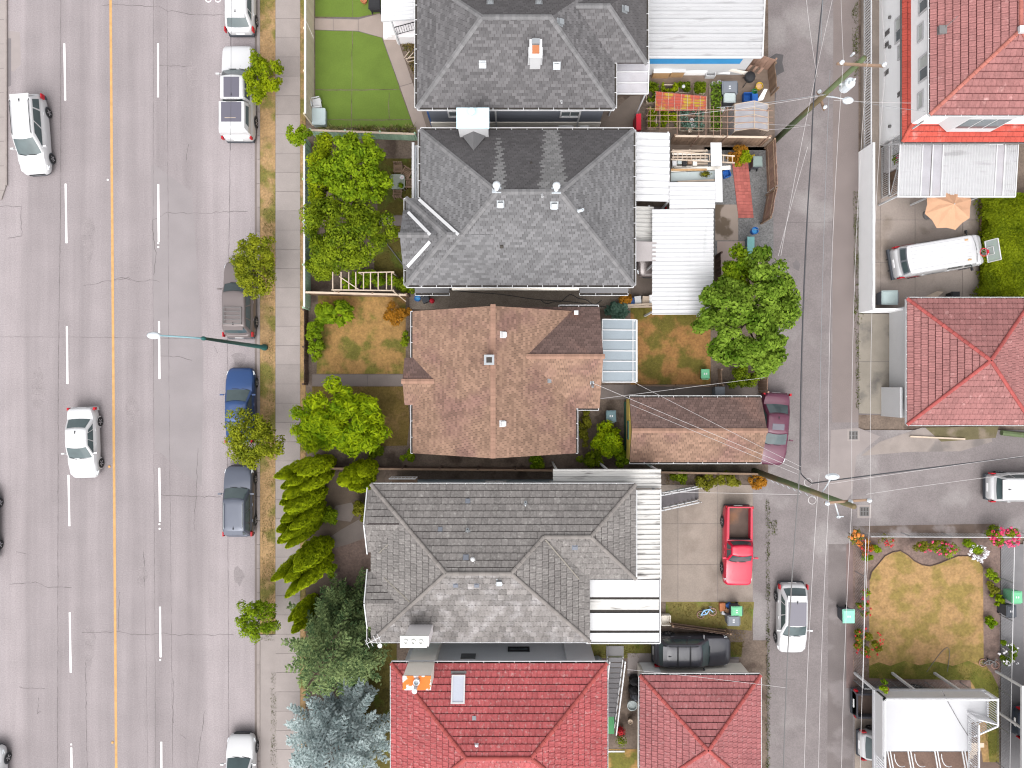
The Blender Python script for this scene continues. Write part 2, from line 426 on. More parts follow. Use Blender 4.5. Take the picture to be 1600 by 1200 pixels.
MT['plastic_grey'] = mat('grey_plastic', (0.34, 0.38, 0.38), rough=0.4, var=0.06)
MT['red'] = mat('red_plastic', (0.42, 0.015, 0.03), rough=0.4, var=0.05)
MT['peach'] = mat('peach_canvas', (0.39, 0.225, 0.14), var=0.06, tile=0.05)
MT['trellis_red'] = mat('red_net', (0.36, 0.075, 0.05), var=0.12, sc=4)
MT['iron'] = mat('grey_iron', (0.13, 0.125, 0.125), rough=0.6, var=0.1)
MT['fence_mesh'] = mat('chain_mesh', (0.30, 0.33, 0.34), rough=0.5, var=0.0, alpha=0.30)
MT['tread'] = mat('dark_stair_tread', (0.11, 0.10, 0.105), var=0.12, tile=0.12)
MT['pink_bloom'] = leaf_mat('pink_petals', (0.55, 0.03, 0.10), (0.70, 0.10, 0.22), trans=0.2)
MT['red_bloom'] = leaf_mat('red_petals', (0.40, 0.015, 0.03), (0.55, 0.05, 0.05), trans=0.2)
MT['white_bloom'] = leaf_mat('white_petals', (0.65, 0.66, 0.70), (0.75, 0.72, 0.74), trans=0.2)
MT['orange_bloom'] = leaf_mat('orange_petals', (0.55, 0.17, 0.04), (0.60, 0.26, 0.07), trans=0.2)
# ================================================================ GROUND
MT['stain'] = mat('faint_oil_stain', (0.197, 0.174, 0.178), var=.14, sc=2, fine=.3, fsc=13)
def gpoly(name, px, z, m, parent=None, world=False):
    b = MB(); b.sheet([p if world else W(*p) for p in px], z)
    o = b.build(name, m, parent)
    if parent is None: o['kind'] = 'structure'
    return o
_b = MB(); _b.box(-400, -400, -0.35, 400, 400, -0.03)
tag(_b.build('ground', MT['dirt']), kind='structure')
XK = W(402, 0)[0]
road = gpoly('road', [(-42, -300), (XK, -300), (XK, 300), (-42, 300)], 0.0, MT['road'], world=True)

def inside(poly, x, y):
    r = np.zeros(len(x), bool); n = len(poly)
    for i in range(n):
        x0, y0 = poly[i]; x1, y1 = poly[(i + 1) % n]
        c = ((y0 > y) != (y1 > y)) & (x < (x1 - x0) * (y - y0) / (y1 - y0 + 1e-12) + x0)
        r ^= c
    return r
def grass(name, polys, n, h, m, z=0.05, w=0.03, kind='stuff', spread=0.6):
    out = []
    for poly in polys:
        P = [W(*p) for p in poly]
        a = np.array(P); lo = a.min(0); hi = a.max(0)
        k = int(n * (hi - lo).prod())
        x = nrng.uniform(lo[0], hi[0], k); y = nrng.uniform(lo[1], hi[1], k)
        # clumped: keep more where a coarse pattern is high
        c = np.sin(x * 3.1 + np.sin(y * 2.3) * 2) + np.sin(y * 2.7 + np.sin(x * 1.9) * 2)
        keep = inside(P, x, y) & (nrng.uniform(-2.2, 2.2, k) < c + 0.8)
        x = x[keep]; y = y[keep]; k = len(x)
        t = nrng.uniform(0, 2 * pi, k); hh = h * nrng.uniform(.4, 1.2, k); ww = w * nrng.uniform(.5, 1.3, k)
        lx = nrng.normal(0, spread, k) * hh; ly = nrng.normal(0, spread, k) * hh
        p = np.zeros((k, 3, 3))
        p[:, 0] = np.stack([x - ww * np.cos(t), y - ww * np.sin(t), np.full(k, z)], 1)
        p[:, 1] = np.stack([x + ww * np.cos(t), y + ww * np.sin(t), np.full(k, z)], 1)
        p[:, 2] = np.stack([x + lx, y + ly, z + hh], 1)
        out.append(p)
    o = quads_mesh(name, np.concatenate(out), m)
    o['kind'] = kind
    return o
GM_dry = leaf_mat('straw_blades', (0.30, 0.17, 0.06), (0.36, 0.23, 0.10), sc=1.0, trans=0.15)
GM_mix = leaf_mat('mixed_blades', (0.10, 0.10, 0.02), (0.30, 0.19, 0.07), sc=0.7, trans=0.15)
GM_green = leaf_mat('green_blades', (0.055, 0.065, 0.010), (0.10, 0.12, 0.02), sc=0.9, trans=0.15)

# lane markings, parts of the road
def ribbon(mb, pts, w, z, jag=0.0):
    P = [Vector((p[0], p[1], 0)) for p in pts]
    if jag:
        Q = []
        for a, c in zip(P[:-1], P[1:]):
            n = max(2, int((c - a).length / 0.25))
            d = (c - a).normalized(); s = Vector((-d.y, d.x, 0))
            for i in range(n): Q.append(a.lerp(c, i / n) + s * rnd.uniform(-jag, jag))
        P = Q + [P[-1]]
    vs = []; n = len(P)
    for i, p in enumerate(P):
        d = (P[min(i + 1, n - 1)] - P[max(0, i - 1)]).normalized(); s = Vector((-d.y, d.x, 0))
        ww = w * (rnd.uniform(.45, 1.2) if jag else 1)
        vs += [(p.x - s.x * ww / 2, p.y - s.y * ww / 2, z), (p.x + s.x * ww / 2, p.y + s.y * ww / 2, z)]
    mb.add(vs, [[2 * i, 2 * i + 2, 2 * i + 3, 2 * i + 1][::-1] for i in range(n - 1)])
def dash(x0, y0, x1, y1, w, m, name):
    b = MB(); p, q = W(x0, y0), W(x1, y1)
    ribbon(b, [p, ((p[0] + q[0]) / 2, (p[1] + q[1]) / 2), q], w, 0.004)
    return b.build(name, m, road)
dash(171, -240, 182.5, 1320, 0.16, MT['paint_yellow'], 'centre_line')
for x0, y0, x1, y1 in ((99, -140, 100, -60), (100.5, 68, 102, 157), (102.5, 287, 104, 380), (104.5, 510, 105.5, 600), (107, 742, 108.5, 822), (109, 957, 110.5, 1051), (111.5, 1168, 112.5, 1260)):
    dash(x0, y0, x1, y1, 0.115, MT['paint_white'], 'lane_dash')
for x0, y0, x1, y1 in ((246, -150, 246.5, -65), (247, 68, 247, 152), (247.3, 288, 248, 378), (248.5, 502, 249.3, 592), (249, 731, 250, 815), (250, 948, 251, 1027), (252, 1159, 252.5, 1250)):
    dash(x0, y0, x1, y1, 0.115, MT['paint_white'], 'lane_dash')
for x, y in ((247.5, 380), (247.5, 386), (249.3, 819), (249.5, 826), (250.3, 1031), (111.5, 1163), (168.5, 281)):
    b = MB(); c = W(x, y); b.box(c[0] - .05, c[1] - .05, 0.001, c[0] + .05, c[1] + .05, 0.02); b.build('road_stud', MT['paint_white'], road)
b = MB()
for x, y in ((171, 729), (176, 1160)):
    c = W(x, y); b.lathe([(.09, 0), (.08, .03), (0, .04)], (c[0], c[1], 0.001), 8)
b.build('yellow_stud', MT['paint_yellow'], road)
# painted bike symbol at the top edge of the parking lane
b = MB()
for cx in (325.5, 340.5):
    c = W(cx, -1); ring = [(c[0] + .17 * cos(t), c[1] + .17 * sin(t)) for t in np.linspace(0, 2 * pi, 15)]
    ribbon(b, ring, .05, .004)
for a, c in (((325, -1), (331, -11)), ((331, -11), (338, -11)), ((338, -11), (340, -1)), ((331, -11), (333, -2)), ((333, -2), (338, -11))):
    ribbon(b, [W(*a), W(*c)], .05, .0045)
b.build('bike_symbol', MT['paint_white'], road)
# cracks and joints
b = MB()
for pts in ([(160, 9), (175, 7), (220, 9), (247, 10), (262, 17), (300, 22), (348, 23)], [(130, 447), (173, 438), (200, 434), (215, 440), (240, 437), (250, 441)], [(173, 439), (190, 433), (205, 438)],
            [(239, 344), (252, 337), (262, 332), (300, 334), (350, 331), (387, 330)], [(239, 344), (239, 372), (244, 395), (240, 430)], [(128, 989), (180, 987), (205, 991), (230, 992), (255, 989), (280, 993), (300, 991), (330, 992), (365, 991)],
            [(250, 555), (285, 558), (300, 563)], [(335, 540), (340, 552)], [(250, 773), (300, 776), (345, 776)], [(15, 914), (55, 910), (75, 917), (112, 918)], [(30, 1074), (70, 1076)],
            [(186, 925), (185, 985)], [(224, 862), (226, 910)], [(134, 1035), (136, 1200)], [(320, 1110), (308, 1200)], [(0, 322), (33, 323), (34, 368), (12, 372)], [(245, 102), (300, 103)], [(291, 250), (295, 225)],
            [(310, 700), (303, 830)], [(60, 1090), (58, 1115), (64, 1112)], [(270, 1060), (271, 1130)], [(25, 863), (40, 865)], [(282, 1148), (290, 1154)]):
    ribbon(b, [W(*p) for p in pts], .036, .003, jag=.045)
b.build('road_crack', MT['crack'], road, kind='stuff')
b = MB()
for pts, w in (([(361, -200), (359, 300), (355, 560), (358, 1300)], .035), ([(95, -200), (95, 300), (91, 600), (90, 1300)], .045), ([(240, -100), (239, 450), (241, 800), (244, 1300)], .025),
            ([(261, 0), (264, 600), (270, 1200)], .03), ([(-50, 526), (150, 527), (400, 531)], .025), ([(226, 900), (231, 1200)], .02)):
    ribbon(b, [W(*p) for p in pts], w, .002, jag=.012)
b.build('road_joint', MT['crack'], road, kind='stuff')
gpoly('asphalt_patch', [(11, 48), (31, 50), (33, 100), (22, 112), (12, 110)], .0025, MT['patch'], road)
gpoly('asphalt_patch', [(10, 60), (17.5, 60), (17.5, 134), (10, 136)], .005, MT['patch_dark'], road)
gpoly('asphalt_patch', [(236, 260), (242, 258), (300, 300), (318, 560), (315, 760), (242, 700)], .001, mat('asphalt_overlay', (0.200, 0.180, 0.184), var=0.1, sc=0.6, fine=0.14, fsc=24), road)

for i, (px, py, rx, ry) in enumerate(((138, 372, .5, 1.6), (206, 640, .4, 1.2), (222, 900, .35, 1.0), (60, 610, .5, 1.4), (140, 1010, .4, 1.3), (300, 120, .4, 1.0), (374, 560, .5, .5), (373, 900, .35, .6))):
    c = W(px, py); gpoly('oil_stain', [(c[0] + rx * cos(t) * rnd.uniform(.6, 1.2), c[1] + ry * sin(t) * rnd.uniform(.7, 1.15)) for t in np.linspace(0, 2 * pi, 15)[:-1]], .0012 + i * .0001, MT['stain'], road, True)
# kerbs
kerb = MB().box(XK - .02, -60, -.2, XK + .01, 60, .02).build('kerb', MT['kerb']); tag(kerb, kind='structure')
y = -34.0
kme = None
while y < 34:
    if kme is None:
        b = MB(); b.prism([(0, 0), (.19, 0), (.19, 1.485), (0, 1.485)], -.15, .125)
        k0 = b.build('kerb_stone', MT['kerb'], kerb, local=True); kme = k0.data
        k0.location = Vector((XK + .012, y, 0)) - org(kerb)
    else: link_mesh('kerb_stone', kme, kerb, Vector((XK + .012, y, 0)) - org(kerb))
    y += 1.5
gpoly('gutter_strip', [(398, -300), (402, -300), (402, 1500), (398, 1500)], .003, MT['walk_dark'], road)
# far pavement on the left edge
lw = MB(); lw.prism([W(-60, -200), W(9.5, -200), W(10.5, 292), W(4, 312), W(-60, 330)], -.2, .11)
lw = lw.build('far_sidewalk', MT['walk']); tag(lw, kind='structure')
b = MB()
for yy in range(-120, 300, 38):
    b.cbox((W(3, 0)[0] - .1, W(0, yy)[1], .113), .6, .02, .002)
b.build('slab_joint', MT['crack'], lw, kind='stuff')
b = MB(); b.prism([W(9.7, -200), W(12.2, -200), W(12.6, 290), W(10.7, 290)], -.2, .12); b.build('kerb_edge', MT['kerb'], lw)

# verge, sidewalk slabs and the weedy strip along the fences
X0 = XK + .21
XV = W(431, 0)[0]
vg = MB(); vg.prism([(X0, W(0, 990)[1]), (XV, W(0, 990)[1]), (XV, 60), (X0, 60)], -.2, .09); tag(vg.build('verge', MT['verge']), kind='structure')
vg = MB(); vg.prism([(X0, -60), (W(432, 0)[0], -60), (W(432, 0)[0], W(0, 991)[1]), (X0, W(0, 991)[1])], -.2, .085); tag(vg.build('verge_paving', MT['walk']), kind='structure')
sw = MB(); sw.box(XV, -60, -.2, W(470, 0)[0], 60, .07)
sw = sw.build('sidewalk', mat('slab_joint_dirt', (.12, .105, .10), var=.15)); tag(sw, kind='structure')
x0, x1 = XV + .01, W(469.5, 0)[0]
y = W(0, 1350)[1] ; sme = []
for j in range(3):
    b = MB(); g = .008; w_, l_ = x1 - x0, 1.2
    b.prism([(0, g), (w_, g), (w_, l_ - g), (0, l_ - g)], -.02, .022 + j * .003)
    sme.append(b)
first = {}
while y < 31:
    j = rnd.randrange(3); loc = Vector((x0, y, .07)) - org(sw)
    if j not in first:
        o = sme[j].build('paving_slab', MT['walk'], sw, local=True); o.location = loc; first[j] = o.data
    else: link_mesh('paving_slab', first[j], sw, loc)
    y += 1.2
ws = MB(); ws.prism([(x1 + .01, -60), (W(478, 0)[0], -60), (W(478, 0)[0], 60), (x1 + .01, 60)], -.2, .08); tag(ws.build('weedy_strip', MT['verge']), kind='structure')
grass('verge_grass', [[(409, -40), (430, -40), (433, 130), (436, 180), (430, 260), (429, 990), (409, 990)], [(470, -30), (478, -30), (478, 1000), (470, 1000)]], 260, .05, GM_dry, z=.09, w=.012)
grass('verge_weeds', [[(412, 330), (430, 300), (431, 470), (412, 470)], [(418, 610), (430, 610), (430, 760), (414, 760)], [(410, 790), (430, 760), (430, 1000), (410, 1000)], [(420, 480), (428, 480), (428, 600), (422, 600)],
                      [(424, 1050), (432, 1050), (434, 1200), (424, 1200)], [(420, 90), (430, 80), (430, 130), (422, 130)]], 420, .07, GM_green, z=.09, w=.014)

# the yards: one sheet of worn ground under all lots
gpoly('yard_ground', [(478, -900), (1203, -900), (1203, 2000), (478, 2000)], 0.03, MT['dirt'])
lane = gpoly('lane', [(1200, -900), (1341, -900), (1341, 2000), (1200, 2000)], 0.035, MT['lane'])
gpoly('side_lane', [(1340, 672), (2600, 672), (2600, 840), (1340, 840)], 0.033, MT['lane'])
gpoly('lane_shoulder', [(1304, -900), (1341, -900), (1341, 660), (1300, 660)], 0.038, mat('lane_shoulder', (0.158, 0.132, 0.126), var=0.1, sc=0.7, fine=0.14, fsc=24), lane)
gpoly('lane_shoulder', [(1294, 850), (1332, 850), (1332, 2000), (1288, 2000)], 0.038, mat('damp_lane_edge', (0.125, 0.108, 0.106), var=0.16, sc=0.7, fine=0.16, fsc=24, col2=(0.17, 0.15, 0.15), c2sc=0.6), lane)
gpoly('concrete_patch', [(1298, 672), (1340, 668), (1375, 682), (1338, 712), (1331, 770), (1320, 784), (1294, 790)], 0.040, mat('pale_lane_concrete', (0.205, 0.178, 0.172), var=0.1, sc=1, fine=0.08), lane)
gpoly('dry_edge', [(1375, 690), (1440, 668), (1545, 670), (1550, 690), (1500, 705), (1420, 706), (1345, 712)], 0.0375, mat('dusty_edge', (0.21, 0.18, 0.165), var=0.2, sc=1.2, fine=0.15, col2=(0.13, 0.115, 0.11), c2sc=0.6), lane)
gpoly('weedy_edge', [(1445, 668), (1560, 666), (1555, 684), (1470, 690)], 0.041, mat('mossy_edge', (0.10, 0.085, 0.045), var=0.3, sc=1.5, fine=0.2, col2=(0.15, 0.12, 0.09), c2sc=1.0), lane)
gpoly('dirt_edge', [(1332, 822), (1560, 818), (1560, 838), (1332, 840)], 0.0415, mat('dark_dirt_edge', (0.095, 0.07, 0.058), var=0.25, sc=1.2, fine=0.2, col2=(0.17, 0.145, 0.14), c2sc=0.8), lane)
gpoly('dirt_edge', [(1322, 850), (1334, 845), (1334, 1075), (1322, 1075)], 0.0415, mat('dirt_verge_edge', (0.14, 0.10, 0.095), var=0.25, sc=1.2, fine=0.2), lane)
b = MB()
for pts, w in (([(1208, 347), (1255, 348), (1300, 347)], .03), ([(1262, 340), (1255, 500), (1251, 740)], .04), ([(1300, 340), (1298, 500), (1296, 640)], .03), ([(1200, 1060), (1245, 1062)], .025), ([(1196, 775), (1250, 774)], .02), ([(1208, 378), (1260, 381)], .02), ([(1198, 760), (1199, 1200)], .05)):
    ribbon(b, [W(*p) for p in pts], w, .042, jag=.015)
b.build('lane_crack', MT['crack'], lane, kind='stuff')
gpoly('oil_stain', [(1200, 92), (1212, 84), (1224, 86), (1222, 98), (1225, 112), (1214, 118), (1210, 178), (1206, 180), (1200, 120)], .0405, mat('damp_asphalt', (0.075, 0.07, 0.072), var=0.15), lane)
gpoly('oil_stain', [(1238, 412), (1244, 406), (1250, 412), (1248, 424), (1240, 420)], .0405, mat('tar_spot', (0.12, 0.108, 0.11), var=0.2), lane)
def drain(px, py, w):
    c = W(px, py); t = thing('storm_drain', 'square iron storm drain grate set in pale patch north of the leaning pole top' if py < 750 else 'square iron storm drain grate beside the garden corner on the side lane', 'drain', (c[0], c[1], .045), 0, 'storm drains in the lane')
    b = MB(); b.box(c[0] - w * .75, c[1] - w * .7, .036, c[0] + w * .75, c[1] + w * .7, .046); b.build('collar', MT['walk'], t)
    b = MB(); b.box(c[0] - w / 2, c[1] - w / 2, .046, c[0] + w / 2, c[1] + w / 2, .049); b.build('pit', MT['grime'], t)
    b = MB()
    for i in range(6):
        xx = c[0] - w / 2 + w * (i + .5) / 6
        b.box(xx - .022, c[1] - w / 2, .049, xx + .022, c[1] + w / 2, .062)
    for s in (-1, 0, 1): b.box(c[0] - w / 2, c[1] + s * w * .46 - .02, .062, c[0] + w / 2, c[1] + s * w * .46 + .02, .067)
    b.build('grate', MT['iron'], t)
drain(1333, 680, .52); drain(1350, 799, .58)

# concrete made of separate slabs
def slabs(name, px_quads, m, z=.05, gap=.015, base=None):
    allp = [W(*p) for q in px_quads for p in q]
    root = None
    for i, q in enumerate(px_quads):
        P = [Vector((*W(*p), 0)) for p in q]; c = sum(P, Vector()) / len(P)
        P = [c + (p - c) * (1 - gap / max(.3, (p - c).length)) for p in P]
        b = MB(); b.prism([(p.x, p.y) for p in P], z - .06, z + rnd.uniform(0, .008))
        if root is None:
            rb = MB(); xs = [p[0] for p in allp]; ys = [p[1] for p in allp]
            if base: rb.sheet([W(*p) for p in base], z - .012)
            else: rb.sheet([(min(xs), min(ys)), (max(xs), min(ys)), (max(xs), max(ys)), (min(xs), max(ys))], z - .012)
            root = tag(rb.build(name, MT['crack']), kind='structure')
        b.build('concrete_slab', m, root)
    return root
def gridq(x, y):
    return [[(x[i], y[j]), (x[i + 1], y[j]), (x[i + 1], y[j + 1]), (x[i], y[j + 1])] for i in range(len(x) - 1) for j in range(len(y) - 1)]
slabs('driveway', gridq([960, 1059, 1121, 1176], [757, 818, 882, 940]), MT['concrete'], z=.055)
gpoly('driveway_apron', [(1176, 757), (1200, 740), (1200, 1000), (1176, 1000)], .045, MT['lane'])
slabs('rear_path', gridq([930, 976, 1052, 1120, 1195], [601, 624]), MT['walk_dark'], z=.055)
slabs('parking_court', gridq([1366, 1375, 1429, 1503, 1528], [306, 344, 410, 486]), mat('court_concrete', (.262, .222, .198), var=.12, sc=.8, fine=.1, fsc=12, tile=.06, col2=(.20, .165, .14), c2sc=.5, c2=(.52, .66)), z=.055)
slabs('garage_apron', [[(1341, 490), (1398, 490), (1398, 565), (1341, 565)], [(1341, 565), (1398, 565), (1400, 648), (1341, 646)], [(1398, 490), (1412, 490), (1414, 648), (1400, 648)]], mat('mossy_concrete', (0.20, 0.178, 0.15), var=0.16, sc=0.9, fine=0.1, col2=(0.10, 0.092, 0.085), c2sc=0.5, c2=(0.52, 0.68)), z=.055)
slabs('front_path', [[(492, 29), (521, 30), (521, 48), (492, 47)], [(521, 30), (560, 31), (560, 49), (521, 48)], [(560, 31), (600, 20), (615, 35), (598, 60), (560, 49)], [(598, 60), (622, 62), (645, 130), (625, 136)], [(615, 35), (640, 20), (640, 45), (622, 62), (600, 58)], [(625, 136), (645, 130), (668, 204), (650, 207)]],
      mat('pinkish_path_concrete', (0.25, 0.205, 0.18), var=0.08, fine=0.06, tile=.05), z=.055, base=[(492, 30), (600, 22), (668, 204), (651, 206), (596, 58), (492, 46)])
gpoly('side_passage', [(650, 172), (960, 172), (985, 150), (1000, 150), (1000, 215), (650, 215)], .045, mat('damp_passage', (0.155, 0.125, 0.105), var=0.14, sc=1.2, fine=0.12))
slabs('stepping_path', gridq([592, 615, 640], [337, 353]), MT['walk_dark'], z=.055)
slabs('front_walk', gridq([488, 530, 575, 636], [585, 603]), MT['walk_dark'], z=.06)
gpoly('porch_walk', [(500, 850), (532, 828), (560, 812), (582, 812), (582, 836), (545, 850), (500, 862)], .05, MT['walk_dark'])
gpoly('porch_walk', [(520, 800), (525, 790), (550, 785), (556, 800), (548, 815), (525, 812)], .047, MT['walk_dark'])
gpoly('planting_bed', [(515, 855), (580, 838), (580, 915), (520, 915)], .048, MT['soil'])
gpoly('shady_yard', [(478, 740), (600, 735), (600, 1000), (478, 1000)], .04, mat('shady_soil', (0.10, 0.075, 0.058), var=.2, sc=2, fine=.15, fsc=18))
gpoly('tiled_passage', [(1014, 120), (1210, 100), (1210, 235), (1014, 235)], .05, mat('backyard_decking', (0.165, 0.125, 0.10), var=.16, sc=2, fine=.15, stretch=(1, 4, 1)))
gpoly('gravel_yard', [(1100, 230), (1208, 230), (1208, 400), (1100, 400)], .05, MT['gravel'])
gpoly('carport_floor', [(985, 375), (1030, 375), (1120, 490), (985, 468)], .055, mat('oily_concrete', (0.115, 0.092, 0.078), var=.25, sc=1.2, fine=.1))
gpoly('passage_gravel', [(640, 446), (985, 446), (985, 483), (640, 483)], .05, mat('brown_gravel', (0.18, 0.148, 0.12), var=.15, sc=1.5, fine=.35, fsc=15))
gpoly('stained_slab', [(1117, 320), (1153, 320), (1153, 376), (1117, 376)], .062, mat('stained_concrete', (0.245, 0.20, 0.17), var=.1, sc=.8, fine=.05, col2=(0.10, 0.075, 0.055), c2sc=.45, c2=(.5, .56)))
slabs('rear_slab', [[(1120, 377), (1172, 377), (1172, 430), (1120, 430)]], mat('pink_concrete', (0.29, 0.23, 0.205), var=.06), z=.06)
# red paver path in the gravel yard
rp = gpoly('paver_path', [(1141, 238), (1168, 238), (1177, 340), (1153, 342)], .058, MT['crack'])
bme = None
for j in range(20):
    for i in range(5):
        t = j / 19.0
        xa = 1141.5 + t * 11.5; xb = 1167 + t * 9.5
        px = xa + (xb - xa) * (i + .5) / 5 ; py = 238 + 103 * (j + .5) / 20
        loc = Vector((*W(px, py), .058 + rnd.uniform(0, .008)))
        if bme is None:
            b = MB(); b.box(-.095, -.097, 0, .095, .097, .03); o = b.build('paver', MT['brick_red'], rp, local=True); o.location = loc - org(rp); bme = o.data
        else: o = link_mesh('paver', bme, rp, loc - org(rp))
        o.rotation_euler.z = rnd.uniform(-.05, .05)
bp = gpoly('brick_edging', [(1529, 306), (1548, 306), (1546, 340), (1540, 372), (1530, 372)], .052, MT['dirt'])
bme = None
for j in range(9):
    for i in range(3):
        if j > 5 and i == 2: continue
        loc = Vector((*W(1533 + i * 6 + rnd.uniform(-.5, .5), 309 + j * 7), .053))
        if bme is None:
            b = MB(); b.box(-.105, -.115, 0, .105, .115, .04); o = b.build('brick', MT['brick_old'], bp, local=True); o.location = loc - org(bp); bme = o.data
        else: o = link_mesh('brick', bme, bp, loc - org(bp))
        o.rotation_euler.z = rnd.uniform(-.08, .08)

# lawns
turf = gpoly('turf_lawn', [(493, 48), (560, 50), (597, 60), (650, 206), (493, 205)], .05, MT['dirt'])
TQ = [([(493, 48), (551, 49.5), (550, 140), (493, 140)], 0), ([(551, 49.5), (560, 50), (597, 60), (624, 136), (624, 140), (550, 140)], 1), ([(493, 140.5), (550, 140.5), (550, 187), (493, 187)], 0), ([(550.5, 140.5), (625, 140.5), (642, 187), (550.5, 187)], 1),
      ([(493, 187.5), (642, 187.5), (648, 200), (493, 200)], 0)]
for q, i in TQ: gpoly('turf_strip', q, .056 + i * .003, MT['turf'], turf)
b = MB()
for pts in ([(551, 49), (550, 140), (549, 200)], [(493, 141), (560, 142), (625, 140)], [(493, 187), (585, 189), (642, 187)], [(608, 145), (608, 190)]): ribbon(b, [W(*p) for p in pts], .035, .0625, jag=.02)
b.build('turf_seam', MT['dirt'], turf, kind='stuff')
t2 = gpoly('turf_lawn', [(493, -120), (598, -120), (598, 22), (560, 28), (493, 27)], .05, MT['dirt'])
gpoly('turf_strip', [(493, -120), (551, -120), (551, 27.5), (493, 26.5)], .056, MT['turf'], t2); gpoly('turf_strip', [(551.5, -120), (598, -120), (598, 20), (560, 27.5), (551.5, 27.5)], .058, MT['turf'], t2)
gpoly('lawn', [(590, 248), (650, 248), (650, 336), (590, 336)], .048, MT['lawn']); gpoly('lawn', [(585, 353), (650, 353), (650, 440), (585, 440)], .048, MT['lawn'])
gpoly('front_lawn', [(497, 462), (634, 462), (634, 584), (495, 584)], .048, MT['drygrass'])
gpoly('front_lawn', [(488, 604), (636, 604), (640, 660), (636, 696), (560, 698), (488, 698)], .048, mat('browning_lawn', (0.115, 0.08, 0.022), var=.2, sc=1.6, fine=.3, fsc=9, col2=(0.16, 0.10, 0.04), c2sc=.5))
gpoly('back_lawn', [(985, 480), (1110, 480), (1110, 601), (985, 601)], .048, mat('patchy_lawn', (0.23, 0.118, 0.042), var=.22, sc=2.2, fine=.32, fsc=8, col2=(0.10, 0.085, 0.016), c2sc=.6, c2=(.45, .58)))
gpoly('grass_strip', [(1040, 940), (1178, 940), (1174, 985), (1040, 975)], .05, mat('weedy_grass', (0.14, 0.115, 0.035), var=.25, sc=2, fine=.2, col2=(0.10, 0.12, 0.02), c2sc=.8))
gpoly('grass_strip', [(915, 1000), (1022, 1000), (1022, 1028), (915, 1028)], .05, mat('weedy_grass_shade', (0.13, 0.12, 0.03), var=.25, sc=2, fine=.2, col2=(0.085, 0.11, 0.015), c2sc=.8))
gpoly('grass_strip', [(1138, 1003), (1160, 1003), (1158, 1026), (1138, 1026)], .05, MT['lawn'])
slabs('suv_pad', [[(980, 1020), (1020, 1020), (1020, 1052), (980, 1052)], [(1020, 1020), (1085, 1026), (1085, 1056), (1020, 1052)], [(1085, 1026), (1154, 1030), (1154, 1046), (1085, 1056)]], MT['walk'], z=.06)
gpoly('side_yard', [(560, 1005), (620, 1005), (620, 1250), (560, 1250)], .045, MT['lawn'])
gpoly('back_lawn', [(942, 1170), (1000, 1170), (1000, 1300), (942, 1300)], .05, MT['drygrass'])
gpoly('hedge_ground', [(1528, 306), (1700, 306), (1700, 470), (1528, 470)], .045, MT['dirt'])
bed = gpoly('garden_bed', [(1332, 838), (1562, 838), (1562, 1072), (1332, 1072)], .05, MT['soil'])
LW = [(1357, 1058), (1358, 905), (1361, 893), (1372, 880), (1382, 868), (1394, 862), (1406, 860), (1418, 867), (1428, 876), (1440, 882), (1452, 884), (1466, 880), (1480, 874), (1496, 868), (1512, 868), (1528, 875), (1535, 885), (1536, 1035), (1548, 1050), (1560, 1075), (1560, 1190), (1535, 1190), (1515, 1062), (1500, 1060)]
gpoly('garden_lawn', LW, .06, mat('straw_lawn', (0.272, 0.168, 0.075), var=.2, sc=2.4, fine=.32, fsc=8, col2=(0.19, 0.138, 0.042), c2sc=.8, c2=(.42, .60)))
gpoly('lush_lawn', [(1357, 1040), (1372, 1034), (1390, 1040), (1412, 1032), (1436, 1039), (1462, 1033), (1488, 1040), (1512, 1032), (1530, 1040), (1548, 1050), (1560, 1075), (1560, 1190), (1545, 1190), (1538, 1100), (1515, 1062), (1357, 1059)], .066, mat('lush_lawn', (.095, .095, .016), var=.25, sc=1.5, fine=.3, fsc=9, col2=(.17, .135, .035), c2sc=.7, c2=(.5, .64)))
b = MB(); ribbon(b, [W(*p) for p in LW[1:17]], .07, .075); ribbon(b, [W(*p) for p in LW[1:17]], .03, .10)
tag(b.build('lawn_edging', MT['wood_dark']), 'low dark curved edging board between the straw lawn and the flower bed', 'edging')
gpoly('side_path', [(1563, 850), (1598, 850), (1598, 1250), (1563, 1250)], .05, mat('grey_side_path', (0.14, 0.135, 0.14), var=.1, fine=.08))
gpoly('neighbour_path', [(1598, 845), (1760, 845), (1760, 1250), (1598, 1250)], .047, MT['lane'])
gpoly('deck_floor', [(1335, 1072), (1560, 1072), (1560, 1250), (1335, 1250)], .046, mat('mulch', (0.12, 0.085, 0.07), var=.15, fine=.2, fsc=20))
gpoly('deck_drive', [(1335, 1078), (1372, 1078), (1372, 1250), (1335, 1250)], .05, MT['concrete'])
gpoly('house_walk', [(1362, -300), (1376, -300), (1376, 310), (1362, 310)], .05, MT['concrete'])
grass('front_lawn_grass', [[(497, 500), (634, 470), (634, 584), (495, 584)], [(985, 490), (1110, 490), (1110, 600), (985, 600)]], 130, .05, GM_mix, z=.05, w=.014)
grass('garden_lawn_grass', [LW], 130, .045, GM_dry, z=.06, w=.013)
grass('lush_grass', [[(1350, 1036), (1540, 1040), (1560, 1080), (1560, 1180), (1545, 1180), (1520, 1062), (1350, 1060)]], 420, .06, leaf_mat('lush_blades', (0.09, 0.10, 0.014), (0.16, 0.16, 0.03), sc=.6, trans=.15), z=.06, w=.014)
grass('yard_grass', [[(590, 248), (650, 248), (650, 336), (590, 336)], [(585, 353), (650, 353), (650, 440), (585, 440)], [(560, 1005), (612, 1005), (612, 1200), (560, 1200)], [(560, 604), (638, 604), (638, 700), (560, 700)]], 260, .06, leaf_mat('olive_blades', (0.07, 0.06, 0.012), (0.12, 0.10, 0.02), sc=.7, trans=.15), z=.05, w=.014)
